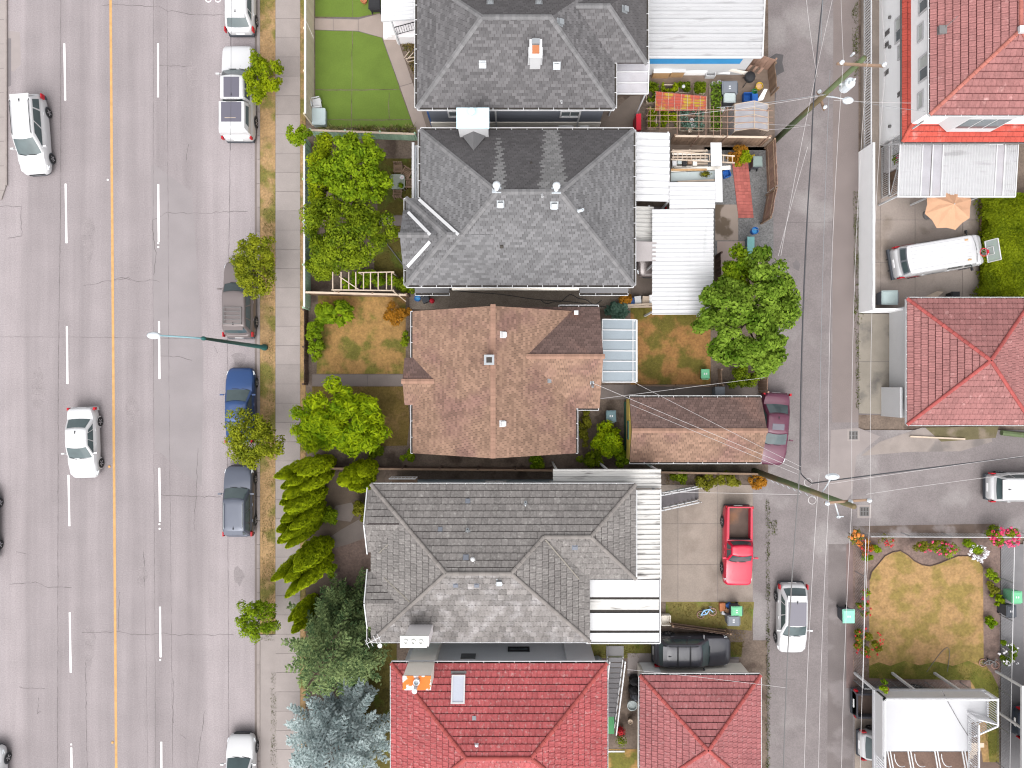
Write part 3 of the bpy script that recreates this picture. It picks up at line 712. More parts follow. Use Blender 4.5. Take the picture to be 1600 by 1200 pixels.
grass('strip_weeds', [[(1040, 942), (1176, 942), (1172, 985), (1040, 975)], [(915, 1002), (1022, 1002), (1022, 1026), (915, 1026)], [(1130, 985), (1165, 985), (1160, 1026), (1138, 1026)], [(1040, 738), (1195, 738), (1195, 757), (1040, 757)]], 320, .09, GM_mix, z=.05, w=.016)
grass('lane_weeds', [[(1330, 20), (1340, 0), (1341, 120), (1333, 120)], [(1332, 300), (1341, 300), (1341, 490), (1334, 490)], [(1332, 485), (1352, 485), (1344, 505), (1335, 520)], [(1336, 520), (1342, 520), (1342, 640), (1337, 640)], [(1196, 780), (1202, 780), (1202, 1200), (1196, 1200)], [(1198, 815), (1214, 812), (1214, 835), (1200, 838)]], 500, .10, GM_green, z=.045, w=.02)
# ================================================================ ROOFS
def clip(poly, x0, y0, x1, y1):
    for ax, v, s in ((0, x0, 1), (0, x1, -1), (1, y0, 1), (1, y1, -1)):
        out = []; n = len(poly)
        for i in range(n):
            a = poly[i]; c = poly[(i + 1) % n]
            ia = s * (a[ax] - v) >= 0; ic = s * (c[ax] - v) >= 0
            if ia: out.append(a)
            if ia != ic:
                t = (v - a[ax]) / (c[ax] - a[ax])
                out.append((a[0] + t * (c[0] - a[0]), a[1] + t * (c[1] - a[1])))
        poly = out
        if not poly: return []
    return poly
def area2(p):
    return abs(sum(p[i][0] * p[(i + 1) % len(p)][1] - p[(i + 1) % len(p)][0] * p[i][1] for i in range(len(p)))) / 2
def inframe(v, m=0.0):
    k = F / (H - v.z)
    return abs(v.x) * k < 800 + m and abs(v.y) * k < 600 + m

TILE_ME = {}
def tile_mesh(tw, rh, th, m):
    key = (round(tw, 3), round(rh, 3), m.name)
    if key in TILE_ME: return TILE_ME[key]
    b = MB(); g = .002
    prof = [(-tw / 2 + g, .0), (-tw / 2 + tw * .2, th * .9), (-tw * .12, th * .55), (tw * .12, th * .55), (tw / 2 - tw * .2, th * .9), (tw / 2 - g, .0)]
    r0 = [(x, 0, z + th * .8) for x, z in prof]; r1 = [(x, rh * .90, z * .8 + .002) for x, z in prof]
    base = [(x, 0, -.01) for x, z in prof]
    b.grid([base, r0]); b.grid([r0, r1])
    me = bpy.data.meshes.new('roof_tile'); me.from_pydata(b.v, [], b.f); me.materials.append(m); me.update()
    TILE_ME[key] = me
    return me

class Roof:
    def __init__(s, house, mats, kind, tw, rh, th, ridge_mat, under=None, name='roof'):
        s.house = house; s.mats = mats; s.kind = kind; s.tw = tw; s.rh = rh; s.th = th; s.ridge_mat = ridge_mat
        s.planes = []; s.ridges = []; s.name = name; s.under = under or (MT['joint_red'] if 'red' in mats[0].name else MT['joint'])
    def plane(s, pts, mi=0, holes=None, streak=None):
        P = [Vector(p) for p in pts]
        n = Vector((0, 0, 0))
        for i in range(len(P)):
            a, c = P[i], P[(i + 1) % len(P)]
            n += Vector(((a.y - c.y) * (a.z + c.z), (a.z - c.z) * (a.x + c.x), (a.x - c.x) * (a.y + c.y)))
        n.normalize()
        if n.z < 0: n = -n; P = P[::-1]
        u = Vector((0, 0, 1)).cross(n).normalized(); v = n.cross(u)
        o = min(P, key=lambda p: p.z).copy()
        s.planes.append((P, n, u, v, o, mi, streak))
        return s
    def ridge(s, *pts):
        for a, c in zip(pts[:-1], pts[1:]): s.ridges.append((Vector(a), Vector(c)))
    def z_at(s, x, y):
        best = None
        for P, n, u, v, o, mi, st in s.planes:
            xs = np.array([x]); ys = np.array([y])
            if inside([(p.x, p.y) for p in P], xs, ys)[0]:
                z = o.z - (n.x * (x - o.x) + n.y * (y - o.y)) / n.z
                if best is None or z > best[0]: best = (z, n)
        return best
    def at(s, px, py, h0=5.5):
        h = h0
        for _ in range(12):
            x, y = W(px, py, h); r = s.z_at(x, y)
            if r is None: break
            h = h * .3 + r[0] * .7
        x, y = W(px, py, h); r = s.z_at(x, y)
        return Vector((x, y, h)), (r[1] if r else Vector((0, 0, 1)))
    def build(s):
        under = MB(); tiles = MB(); indiv = []
        for P, n, u, v, o, mi, streak in s.planes:
            under.mi = 0
            k = len(P); low = [p - Vector((0, 0, .14)) for p in P]
            under.add([tuple(p - n * .012) for p in P] + [tuple(p) for p in low], [list(range(k)), list(range(k, 2 * k))[::-1]] + [[i, k + i, k + (i + 1) % k, (i + 1) % k] for i in range(k)])
            Q = [((p - o).dot(u), (p - o).dot(v)) for p in P]
            x0 = min(q[0] for q in Q); x1 = max(q[0] for q in Q); y0 = min(q[1] for q in Q); y1 = max(q[1] for q in Q)
            row = 0; y = y0
            while y < y1:
                off = (row % 2) * .5 * s.tw if s.kind != 'tile' else (row * .31 % 1) * s.tw
                if s.kind == 'shingle': off = (row * .37 % 1) * s.tw
                x = x0 - s.tw + off
                while x < x1:
                    c = clip(Q, x, y, x + s.tw, y + s.rh)
                    if len(c) >= 3:
                        ar = area2(c)
                        if ar > .02 * s.tw * s.rh:
                            cw = o + u * (x + s.tw / 2) + v * (y + s.rh / 2)
                            if s.kind == 'tile' and ar > .985 * s.tw * s.rh and inframe(cw):
                                indiv.append((cw.x ** 2 + cw.y ** 2, o + u * (x + s.tw / 2) + v * y, u, v, n, mi))
                            else:
                                s.wedge(tiles, c, x, y, o, u, v, n, mi, streak)
                    x += s.tw
                y += s.rh; row += 1
        roof = under.build(s.name, s.under, s.house)
        ro = org(roof)
        if s.kind == 'tile':
            indiv.sort(key=lambda t: t[0])
            for d, p, u, v, n, mi in indiv[:300]:
                me = tile_mesh(s.tw, s.rh, s.th, s.mats[mi])
                t = bpy.data.objects.new('roof_tile', me); t.parent = roof
                M = Matrix((u, v, n)).transposed().to_4x4(); M.translation = p - ro
                rr = Matrix.Rotation(rnd.uniform(-.012, .012), 4, 'X') @ Matrix.Rotation(rnd.uniform(-.012, .012), 4, 'Z')
                t.matrix_basis = M @ rr
                COL.objects.link(t)
            for d, p, u, v, n, mi in indiv[300:]:
                me = tile_mesh(s.tw, s.rh, s.th, s.mats[mi]); tiles.mi = mi
                M = Matrix((u, v, n)).transposed().to_4x4(); M.translation = p
                tiles.add([tuple(M @ w.co) for w in me.vertices], [list(f.vertices) for f in me.polygons])
            tiles.build('roof_tile', s.mats, roof, kind='stuff')
        else:
            tiles.build('shingles', s.mats, roof, kind='stuff')
        # ridge and hip caps
        if s.ridges and s.kind == 'tile':
            me = None; b = MB(); L = .36
            pr = [(.105 * cos(t), .075 * sin(t)) for t in np.linspace(-.15, pi + .15, 7)]
            b.grid([[(x * .92, 0, z * .92 + .0) for x, z in pr], [(x * 1.06, L, z * 1.06 + .015) for x, z in pr]])
            b.face([(x * 1.06, L, z * 1.06 + .015) for x, z in pr])
            me = bpy.data.meshes.new('ridge_tile'); me.from_pydata(b.v, [], b.f); me.materials.append(s.ridge_mat); me.update()
            for a, c in s.ridges:
                if c.z > a.z: a, c = c, a
                d = (c - a); ln = d.length; d.normalize(); k = max(1, int(ln / .33))
                sx = d.cross(Vector((0, 0, 1))).normalized(); up = sx.cross(d)
                for i in range(k):
                    p = a + d * (ln * i / k) + up * .02
                    if not inframe(p, 40): continue
                    t = bpy.data.objects.new('ridge_tile', me); t.parent = roof
                    M = Matrix((sx, d, up)).transposed().to_4x4(); M.translation = p - ro
                    t.matrix_basis = M; COL.objects.link(t)
        elif s.ridges:
            b = MB()
            for a, c in s.ridges:
                if c.z > a.z: a, c = c, a
                d = (c - a); ln = d.length; d.normalize(); k = max(1, int(ln / .20))
                sx = d.cross(Vector((0, 0, 1))).normalized(); up = sx.cross(d)
                for i in range(k):
                    p = a + d * (ln * i / k) + up * .035; q = p + d * .29 * 1.0
                    w = .14; dz = up * -.055
                    b.add([p - up * .012, p - sx * w + dz, q - sx * w + dz + up * .012, q + up * .012, q + sx * w + dz + up * .012, p + sx * w + dz], [[0, 1, 2, 3], [0, 3, 4, 5]])
            b.build('ridge_shingles', s.ridge_mat, roof, kind='stuff')
        s.roof = roof
        return roof
    def wedge(s, mb, c, x, y, o, u, v, n, mi, streak):
        g = .008; th = s.th * rnd.uniform(.75, 1.25)
        mx = sum(p[0] for p in c) / len(c)
        c2 = [(mx + (p[0] - mx) * (1 - 2 * g / s.tw), p[1]) for p in c]
        top = [o + u * p[0] + v * p[1] + n * (th * (1 - .9 * min(1, max(0, (p[1] - y) / s.rh))) + .002) for p in c2]
        bot = [o + u * p[0] + v * p[1] - n * .008 for p in c2]
        k = len(c2); mb.mi = mi
        if streak is not None:
            w = sum(top, Vector()) / k
            if streak(w.x, w.y, rnd): mb.mi = 2
        mb.add([tuple(p) for p in top + bot], [list(range(k))] + [[k + i, k + (i + 1) % k, (i + 1) % k, i] for i in range(k)])

def hip(x0, y0, x1, y1, he, pitch):
    """planes S,E,N,W and ridge lines of a hip roof over a rectangle"""
    w, d = x1 - x0, y1 - y0; r = min(w, d) / 2; hr = he + pitch * r
    if w >= d: a = (x0 + r, y0 + r, hr); c = (x1 - r, y0 + r, hr)
    else: a = (x0 + r, y0 + r, hr); c = (x0 + r, y1 - r, hr)
    A, B, C, D = (x0, y0, he), (x1, y0, he), (x1, y1, he), (x0, y1, he)
    if w >= d: return dict(S=[A, B, c, a], E=[B, C, c], N=[C, D, a, c], W=[D, A, a], ridges=[(a, A), (a, D), (c, B), (c, C), (a, c)])
    return dict(S=[A, B, a], E=[B, C, c, a], N=[C, D, c], W=[D, A, a, c], ridges=[(a, A), (a, B), (c, C), (c, D), (a, c)])

def gutter(house, p0, p1, out, strap=.8, w=.12, lip=.03, m=None):
    p0 = Vector(p0); p1 = Vector(p1); o = Vector((*out, 0)); d = (p1 - p0); ln = d.length; d.normalize()
    b = MB(); z = Vector((0, 0, 1))
    b.mi = 0
    b.bar(p0 + o * (w + lip / 2) - z * .06, p1 + o * (w + lip / 2) - z * .06, lip, .13)
    k = max(1, int(ln / strap))
    for i in range(k + 1):
        q = p0.lerp(p1, i / k); b.bar(q + o * .0, q + o * w, .03, .02)
    for q, sgn in ((p0, 1), (p1, -1)): b.bar(q + d * sgn * .01 - z * .06, q + d * sgn * .01 + o * w - z * .06, .02, .10)
    b.mi = 1
    b.bar(p0 + o * w / 2 - z * .085, p1 + o * w / 2 - z * .085, w, .02)
    return b.build('gutter', [m or MT['white'], MT['grime']], house)

def walls(house, x0, y0, x1, y1, h, m, z0=0.0, name='wall'):
    b = MB(); b.box(x0, y0, z0, x1, y1, h)
    return b.build(name, m, house)
def roof_vent(house, roof, px, py, s=.32, kind='box', m=None):
    p, n = roof.at(px, py)
    u = Vector((0, 0, 1)).cross(n).normalized(); v = n.cross(u)
    M = Matrix((u, v, n)).transposed().to_4x4(); M.translation = p
    b = MB()
    if kind == 'box':
        b.box(-s * .75, -s * .7, 0, s * .75, s * .8, .02); b.box(-s / 2, -s / 2, 0, s / 2, s / 2, .14)
        b.prism([(-s * .55, -s * .6), (s * .55, -s * .6), (s * .55, s * .52), (-s * .55, s * .52)], .14, .165)
    elif kind == 'turbine':
        b.box(-s * .7, -s * .7, 0, s * .7, s * .7, .02); b.lathe([(s * .35, 0), (s * .35, .18), (s * .55, .22), (s * .62, .33), (s * .5, .44), (s * .2, .5), (0, .51)], (0, 0, 0), 12)
    elif kind == 'pipe':
        b.lathe([(s * .8, 0), (s * .5, .04), (s * .45, .4), (s * .3, .4), (s * .3, .3)], (0, 0, 0), 10)
    elif kind == 'flat':
        b.box(-s * .6, -s * .6, 0, s * .6, s * .6, .05); b.box(-s * .45, -s * .5, .05, s * .45, s * .4, .08)
    vs = b.v; b2 = MB(); b2.add([tuple(M @ Vector(w)) for w in vs], b.f)
    return b2.build('roof_vent' if kind != 'pipe' else 'vent_pipe', m or MT['galv'], house)

def corr(name, mats, house, o, u, v, nrm_up=True, pitch=.2, amp=.035, prof='trap', m_i=None):
    """corrugated sheet: o corner, u along the ribs, v across them (world vectors)"""
    o = Vector(o); u = Vector(u); v = Vector(v); n = u.cross(v).normalized()
    if n.z < 0: n = -n
    L = v.length; k = max(1, round(L / pitch)); rows = [[], []]
    for i in range(k):
        for f, a in (((0, 0), (.42, 0), (.52, 1), (.88, 1), (.98, 0)) if prof == 'trap' else ((0, 0), (.25, .7), (.5, 1), (.75, .7))):
            p = o + v * ((i + f) / k) + n * (a * amp)
            rows[0].append(p); rows[1].append(p + u)
    p = o + v; rows[0].append(p); rows[1].append(p + u)
    b = MB(); b.grid(rows); 
    low = [[q - n * .02 for q in r] for r in rows]
    b.grid([[q for q in r] for r in low][::-1])
    b.grid([low[0], rows[0]]); b.grid([rows[1], low[1]])
    b.grid([[rows[0][0], rows[1][0]], [low[0][0], low[1][0]]]); b.grid([[low[0][-1], low[1][-1]], [rows[0][-1], rows[1][-1]]])
    return b.build(name, mats, house)
def sheets(name, m, house, o, u, v, n, **k):
    v = Vector(v)
    for i in range(n):
        mm = m[i % len(m)] if isinstance(m, (list, tuple)) else m
        corr(name, mm, house, Vector(o) + v * (i / n) + Vector((0, 0, .004 * (i % 2))), u, v / n * 1.0, **k)
def window(house, c, w, h, out, frame=None, pane=None, z_up=True, mullions=1):
    """window on a vertical wall: c centre on the wall face, out = outward unit normal (x,y)"""
    o = Vector((*out, 0)); a = Vector((-out[1], out[0], 0)); z = Vector((0, 0, 1)); c = Vector(c)
    f = MB(); t = .09
    for s in (-1, 1):
        f.bar(c + a * (s * w / 2) - z * h / 2 + o * .03, c + a * (s * w / 2) + z * h / 2 + o * .03, .09, t, up=o)
        f.bar(c - a * (w / 2 + .04) + z * (s * (h / 2)) + o * .032, c + a * (w / 2 + .04) + z * (s * h / 2) + o * .032, t, .09, up=z)
    fo = f.build('window', frame or MT['white'], house)
    n = mullions + 1
    for i in range(n):
        b = MB(); q0 = -w / 2 + w * i / n + .03; q1 = -w / 2 + w * (i + 1) / n - .03
        b.face([c + a * q0 - z * (h / 2 - .04) + o * .012, c + a * q1 - z * (h / 2 - .04) + o * .012, c + a * q1 + z * (h / 2 - .04) + o * .012, c + a * q0 + z * (h / 2 - .04) + o * .012])
        b.build('pane', (pane[i % len(pane)] if isinstance(pane, (list, tuple)) else pane) or MT['pane'], fo)
        if i:
            b = MB(); q = -w / 2 + w * i / n; b.bar(c + a * q - z * (h / 2 - .04) + o * .03, c + a * q + z * (h / 2 - .04) + o * .03, .05, .05, up=o); b.build('mullion', frame or MT['white'], fo)
    return fo
def railing(name, parent, p0, p1, h, m, step=.14, w=.03, rail=.06, posts=True):
    """picket railing from p0 to p1 (points on the floor): top rail, bottom rail and pickets in one part"""
    p0 = Vector(p0); p1 = Vector(p1); z = Vector((0, 0, 1)); b = MB()
    b.bar(p0 + z * h, p1 + z * h, rail); b.bar(p0 + z * .1, p1 + z * .1, rail * .7)
    k = max(1, int((p1 - p0).length / step))
    for i in range(k + 1):
        q = p0.lerp(p1, i / k)
        ww = w * 1.8 if (posts and i in (0, k)) else w
        b.bar(q + z * (.0 if i in (0, k) else .1), q + z * h, ww)
    return b.build(name, m, parent)
# ================================================================ HOUSE 1 (top, dark grey shingles)
h1 = thing('house', 'grey sided house with dark shingle roof and white stepped chimney at the top edge', 'house', (0, 19, 0))
r1 = Roof(h1, [mat('dark_grey_shingle', (.098, .094, .097), rough=.9, var=.07, sc=.6, fine=.12, fsc=30, tile=.26), MT['shingle_algae']], 'shingle', .30, .155, .016, MT['shingle_ridge'])
he = 4.9
A = hip(-5.27, 15.37, 5.69, 22.77, he, .70)
r1.plane(A['S']); r1.plane(A['E']); r1.plane(A['N'], 1); r1.plane(A['W'])
B_ = hip(1.2, 17.87, 7.47, 22.47, he, .70)
r1.plane(B_['S']); r1.plane(B_['E'], 1); r1.plane(B_['N'], 1)
for a, c in A['ridges'][:3] + A['ridges'][4:]: r1.ridge(a, c)
r1.ridge(B_['ridges'][2][0], B_['ridges'][2][1]); r1.ridge((3.3, 20.17, B_['S'][2][2]), B_['S'][2])
r1.build()
walls(h1, -4.85, 15.8, 5.3, 22.4, 4.86, MT['siding_grey'])
walls(h1, 5.0, 18.3, 7.05, 22.1, 4.86, MT['siding_grey'], name='wing_wall')
b = MB(); b.box(-4.9, 15.74, 0, 5.36, 15.795, 1.6); b.build('foundation', MT['stucco_cream'], h1)
b = MB()
for x in (-1.0, 3.9): b.box(x, 15.70, .2, x + .1, 15.737, 4.7)
b.parts('downpipe', MT['white'], h1)
for x, w in ((-3.15, 1.1), (3.4, 1.1)): window(h1, (x, 15.8, 2.9), w, .9, (0, -1), mullions=1)
window(h1, (3.3, 15.74, .9), .8, .45, (0, -1), mullions=0); window(h1, (4.4, 15.74, .9), .5, .4, (0, -1), mullions=0)
gutter(h1, (-5.27, 15.37, he), (5.69, 15.37, he), (0, -1)); gutter(h1, (-5.27, 22.7, he), (-5.27, 15.37, he), (-1, 0)); gutter(h1, (5.69, 15.37, he), (5.69, 17.87, he), (1, 0)); gutter(h1, (7.47, 17.87, he), (7.47, 22.4, he), (1, 0))
b = MB(); p = W3(652, 110, 2); b.box(-5.02, 16.0, .3, -4.86, 20.6, 4.5); b.build('blue_shutter', MT['blue'], h1)
b = MB(); q, _ = r1.at(836, 92)
b.box(q.x - .28, q.y - .42, q.z - .6, q.x + .28, q.y + .45, q.z + 1.1); b.box(q.x - .38, q.y - .26, q.z - .6, q.x + .38, q.y + .16, q.z + 1.0)
b.box(q.x - .33, q.y - .47, q.z + 1.1, q.x + .33, q.y + .5, q.z + 1.16)
ch = b.build('chimney', MT['white'], h1)
b = MB(); b.box(q.x - .18, q.y - .26, q.z + 1.16, q.x + .18, q.y + .16, q.z + 1.22); b.build('flue', MT['terracotta'], ch)
b = MB(); b.box(q.x - .2, q.y + .2, q.z + 1.16, q.x + .2, q.y + .48, q.z + 1.3); b.build('chimney_cap', MT['galv'], ch)
for px, py in ((754, 101), (766, 4), (870, 103), (875, 35), (976, 15), (842, 4)): roof_vent(h1, r1, px, py, .26)
roof_vent(h1, r1, 877, 158, .1, 'pipe', MT['white'])
# porch awnings of house 1
aw = thing('porch_awning', 'white ribbed metal awning over the grey porch steps at the top edge', 'awning', (*W(626, 10), 0))
sheets('roof_sheet', MT['metal_white'], aw, W3(598, 32, 3.2), (2.25, 0, .35), Vector((0, 4.4, 0)), 4, pitch=.22, amp=.05)
b = MB(); p = W3(597, 33, 3.15); b.bar(p, p + Vector((2.3, 0, .35)), .08, .14); b.bar(p, p + Vector((0, 4.4, 0)), .08, .14); b.build('fascia', MT['white'], aw)
b = MB(); b.bar((*W(624, 70), 0), (*W(624, 70), 3.2), .09); b.parts('post', MT['white'], aw)
st = thing('porch_steps', 'pale grey porch landing and steps with thin black handrail under the ribbed awning', 'steps', (*W(636, 50), 0))
b = MB(); c0 = W(621, 36); c1 = W(655, 69); b.box(c0[0], c1[1], 0, c1[0] + .5, c0[1] + 3, .9); b.build('landing', MT['stucco_grey'], st)
for i in range(3):
    b = MB(); b.box(c0[0] - .28 * (i + 1) + .0, c1[1] + .25, 0, c0[0] - .28 * i - .005, c0[1] + 2, .9 - .22 * (i + 1)); b.build('step', MT['stucco_grey'], st)
railing('handrail', st, (c0[0] + .05, c1[1] + .1, .9), (c1[0] + .1, c1[1] + .1, 1.6), .95, MT['black'], step=.17, w=.02, rail=.04)
pa = thing('porch_canopy', 'small clear canopy with white bars at the corner of the top grey roof', 'canopy', (*W(985, 124), 0))
p0 = W3(962, 147, 3.6); dx = Vector((1.85, 0, 0)); dy = Vector((0, 1.75, .35))
for i in range(3):
    b = MB(); a = p0 + dy * (i / 3); c = p0 + dy * ((i + 1) / 3); b.face([a, a + dx, c + dx, c]); b.build('panel', MT['poly_clear'], pa)
b = MB()
for i in range(4): b.bar(p0 + dy * (i / 3) + Vector((0, 0, .03)), p0 + dy * (i / 3) + dx + Vector((0, 0, .03)), .06)
for i in (0, 1): b.bar(p0 + dx * i + Vector((0, 0, .03)), p0 + dx * i + dy + Vector((0, 0, .03)), .06)
b.bar(p0 + dx + Vector((-.1, .1, 0)), (p0.x + 1.75, p0.y + .1, 0), .08); b.bar(p0 + Vector((.1, .1, 0)), (p0.x + .1, p0.y + .1, 0), .08)
b.build('frame', MT['white'], pa)
b = MB(); b.bar(p0 + dy + Vector((0.05, .04, .07)), p0 + dy + dx + Vector((-.15, .04, .07)), .1, .04); b.build('edge_trim', MT['red'], pa)
# ================================================================ white ribbed garage at the top
g1 = thing('garage', 'white ribbed metal roof garage with a blue band on its wall at the top edge', 'garage', (11.2, 22, 0))
zr = 2.9
x0, y0 = W(1008, 88, zr); x1, _ = W(1190, 88, zr)
sheets('roof_sheet', MT['metal_ribbed'], g1, (x0, y0, zr), (x1 - x0, 0, 0), (0, 7.5, .9), 9, pitch=.34, amp=.085)
b = MB(); z_ = Vector((0, 0, 1)); a = Vector((x0, y0 - .05, zr - .02)); b.bar(a, a + Vector((x1 - x0, 0, 0)), .10, .14); b.bar(a + Vector((-.03, 0, .04)), a + Vector((-.03, 7.5, .94)), .08, .16); b.bar(a + Vector((x1 - x0 + .03, 0, .04)), a + Vector((x1 - x0 + .03, 7.5, .94)), .08, .16)
b.build('fascia', MT['white'], g1)
walls(g1, x0 + .4, y0 + .15, x1 - .25, y0 + 7.2, 2.75, MT['white'])
b = MB(); b.box(x0 + .41, y0 + .10, 1.7, x1 - .9, y0 + .148, 2.6); b.build('wall_band', MT['blue_bright'], g1)
# ================================================================ HOUSE 2 (grey shingles)
h2 = thing('house', 'grey shingle hip roof house with two pale streaks and pale blue chimney cap', 'house', (0.8, 10, 0))
he = 4.4; pt = .75
r2 = Roof(h2, [MT['shingle'], MT['shingle_algae'], MT['shingle_clean']], 'shingle', .30, .155, .016, MT['shingle_ridge'])
A = hip(-5.15, 5.57, 6.84, 14.3, he, pt)
def streak(x, y, r):
    for xa, xb, xc, xd, yt, yb in ((778, 783, 770, 790, 217, 300), (852, 872, 842, 886, 203, 300)):
        z = r2.z_at(x, y); z = z[0] if z else 5
        px = 800 + x * F / (H - z); py = 600 - y * F / (H - z)
        if py < yt or py > yb + 6: continue
        t = (py - yt) / (yb - yt); l = xa + (xc - xa) * t; q = xb + (xd - xb) * t
        d = min(px - l, q - px)
        if d > r.uniform(-2, 1.5): return True
    return False
r2.plane(A['S']); r2.plane(A['E']); r2.plane(A['N'], 1, streak=streak); r2.plane(A['W'])
for a, c in A['ridges']: r2.ridge(a, c)
# west wing, dutch hip with small gable
wy0, wy1 = 5.57, 10.45; wx = -5.95; wm = (wy0 + wy1) / 2; wr = (wy1 - wy0) / 2; hw = he + .02 + pt * wr
a_ = (wx + wr, wm, hw); b_ = (-1.0, wm, hw)
r2.plane([(wx, wy0, he + .02), (-1.0, wy0, he + .02), b_, a_]); r2.plane([(wx, wy1, he + .02), (-1.0, wy1, he + .02), b_, a_]); r2.plane([(wx, wy0, he + .02), (wx, wy1, he + .02), a_])
r2.ridge(a_, (wx, wy0, he)); r2.ridge(a_, (wx, wy1, he)); r2.ridge(a_, (-2.6, wm, hw))
gx = -6.08; gh = hw - .28; gw = 1.62; gy = wm + .05
r2.plane([(gx, gy - gw, gh - pt * gw), (gx + 2.0, gy - gw, gh - pt * gw), (gx + 2.0, gy, gh), (gx, gy, gh)]); r2.plane([(gx, gy + gw, gh - pt * gw), (gx + 2.0, gy + gw, gh - pt * gw), (gx + 2.0, gy, gh), (gx, gy, gh)])
r2.ridge((gx + 1.6, gy, gh), (gx, gy, gh))
r2.build()
b = MB()
for p, q in (((655, 312), (716, 367)), ((638, 332), (672, 367)), ((637, 417), (672, 378))):
    A3, _ = r2.at(*p); C3, _ = r2.at(*q); up = Vector((0, 0, .07))
    b.bar(A3 + up, C3 + up, .17, .05)
b.parts('valley_flashing', MT['white'], h2)
walls(h2, -4.7, 6.0, 6.4, 13.86, 4.36, MT['siding_grey']); walls(h2, -5.6, 6.0, -4.6, 10.0, 4.36, MT['siding_grey'], name='wing_wall')
b = MB(); b.box(-5.75, 10.7, 2.6, -5.0, 14.0, 2.75); b.box(-5.85, 10.6, 2.75, -5.7, 14.1, 2.95); b.build('porch_roof_edge', MT['white'], h2)
b = MB()
for xx in (-5.65, -5.35): b.box(xx, 10.7, 2.96, xx + .07, 13.8, 3.05)
b.build('porch_rail', MT['galv'], h2)
gutter(h2, (-5.95, 5.57, he), (6.84, 5.57, he), (0, -1)); gutter(h2, (6.84, 5.57, he), (6.84, 14.3, he), (1, 0)); gutter(h2, (6.84, 14.3, he), (-5.15, 14.3, he), (0, 1)); gutter(h2, (-5.15, 14.3, he), (-5.15, 10.5, he), (-1, 0)); gutter(h2, (wx, 10.45, he), (wx, 5.57, he), (-1, 0))
# lower skirt roofs south
for xa, xb in ((648, 702), (906, 982)):
    c0 = W(xa, 452, 2.9); c1 = W(xb, 452, 2.9)
    b = MB(); b.add([(c0[0], c0[1] - .2, 2.75), (c1[0], c0[1] - .2, 2.75), (c1[0], 6.05, 3.2), (c0[0], 6.05, 3.2)], [[0, 1, 2, 3]]); b.build('skirt_roof', MT['shingle'], h2)
    gutter(h2, (c0[0], c0[1] - .2, 2.75), (c1[0], c0[1] - .2, 2.75), (0, -1))
b = MB(); c0 = W(706, 451, 3.6); c1 = W(905, 451, 3.6); b.box(c0[0], c0[1] - .05, 3.2, c1[0], 5.99, 3.6); b.parts('soffit_band', MT['stucco_cream'], h2)
b = MB(); b.box(-2.9, 13.75, 3.5, -1.3, 14.72, 6.3); ch = b.build('chimney', MT['white'], h2)
b = MB(); b.box(-2.98, 13.68, 6.3, -1.22, 14.8, 6.36); b.lathe([(.14, 0), (.14, .2), (.2, .25), (.2, .3), (0, .34)], (-2.15, 14.5, 6.36), 10); b.build('chimney_cap', mat('pale_blue_metal', (0.40, 0.52, 0.58), rough=.4, var=.06), ch)
b = MB(); zc = r2.z_at(-2.1, 13.0)[0]
b.add([(-2.75, 13.75, 5.0), (-1.45, 13.75, 5.0), (-2.1, 13.75, 5.75), (-2.1, 12.75, r2.z_at(-2.1, 12.75)[0] + .03)], [[0, 3, 2], [1, 2, 3]]); b.build('cricket', MT['shingle'], h2)
for px, py, s, k, m in ((776, 297, .34, 'turbine', MT['ceramic']), (869, 298, .34, 'turbine', MT['ceramic']), (866, 321, .28, 'box', MT['galv']), (782, 319, .26, 'box', MT['galv']), (903, 330, .18, 'pipe', MT['ceramic']), (847, 303, .12, 'pipe', MT['white']), (784, 385, .16, 'flat', MT['grime']), (830, 255, .1, 'flat', MT['grime'])):
    roof_vent(h2, r2, px, py, s, k, m)
# lean-to roofs and carport of house 2
lt = thing('lean_to_roof', 'white ribbed lean-to roof along the east eave of the grey shingle house, north end', 'lean-to roof', (*W(1020, 260), 0))
z0 = 3.1
p = W3(994, 314, z0); sheets('roof_sheet', MT['metal_white'], lt, p, (W(1047, 0, z0)[0] - p.x, 0, -.15), (0, W(0, 206, z0)[1] - p.y, 0), 5, pitch=.34, amp=.06)
b = MB()
for yy in (206, 314):
    for xx in (1046,): q = W3(xx, yy, z0); b.bar((q.x - .05, q.y, 0), (q.x - .05, q.y, z0 - .1), .09)
b.parts('post', MT['white'], lt)
b = MB(); q = W3(1047, 318, z0 - .2); b.bar(q, (q.x, W(0, 206, z0)[1], z0 - .2), .05, .12); b.build('gutter', MT['grime'], lt)
lt = thing('lean_to_roof', 'lower weathered ribbed lean-to roof between the grey shingle house and the carport', 'lean-to roof', (*W(1005, 350), 0))
z0 = 2.6; p = W3(991, 380, z0); sheets('roof_sheet', MT['metal_dirty'], lt, p, (W(1022, 0, z0)[0] - p.x, 0, -.15), (0, W(0, 322, z0)[1] - p.y, 0), 3, pitch=.28, amp=.07)
b = MB(); b.bar((p.x + .9, p.y, 0), (p.x + .9, p.y, z0 - .1), .09); b.bar((p.x + .9, p.y + 2.2, 0), (p.x + .9, p.y + 2.2, z0 - .1), .09); b.parts('post', MT['white'], lt)
fb = thing('roof_board', 'flat grey board laid across the gap between the shingle house and the carport', 'board', (*W(1007, 393), 2.9))
b = MB(); z0 = 3.0; a = W(990, 409, z0); c = W(1026, 378, z0); b.prism([a, (c[0], a[1] + .05), (c[0], c[1]), (a[0], c[1] + .05)], z0 - .03, z0 + .01); b.build('panel', mat('grey_board', (0.30, 0.275, 0.275), var=.08), fb)
b = MB(); b.bar((a[0] + .1, a[1] + .1, 2.6), (a[0] + .1, c[1] - .1, 2.6), .08, .7); b.build('bearer', MT['wood'], fb)
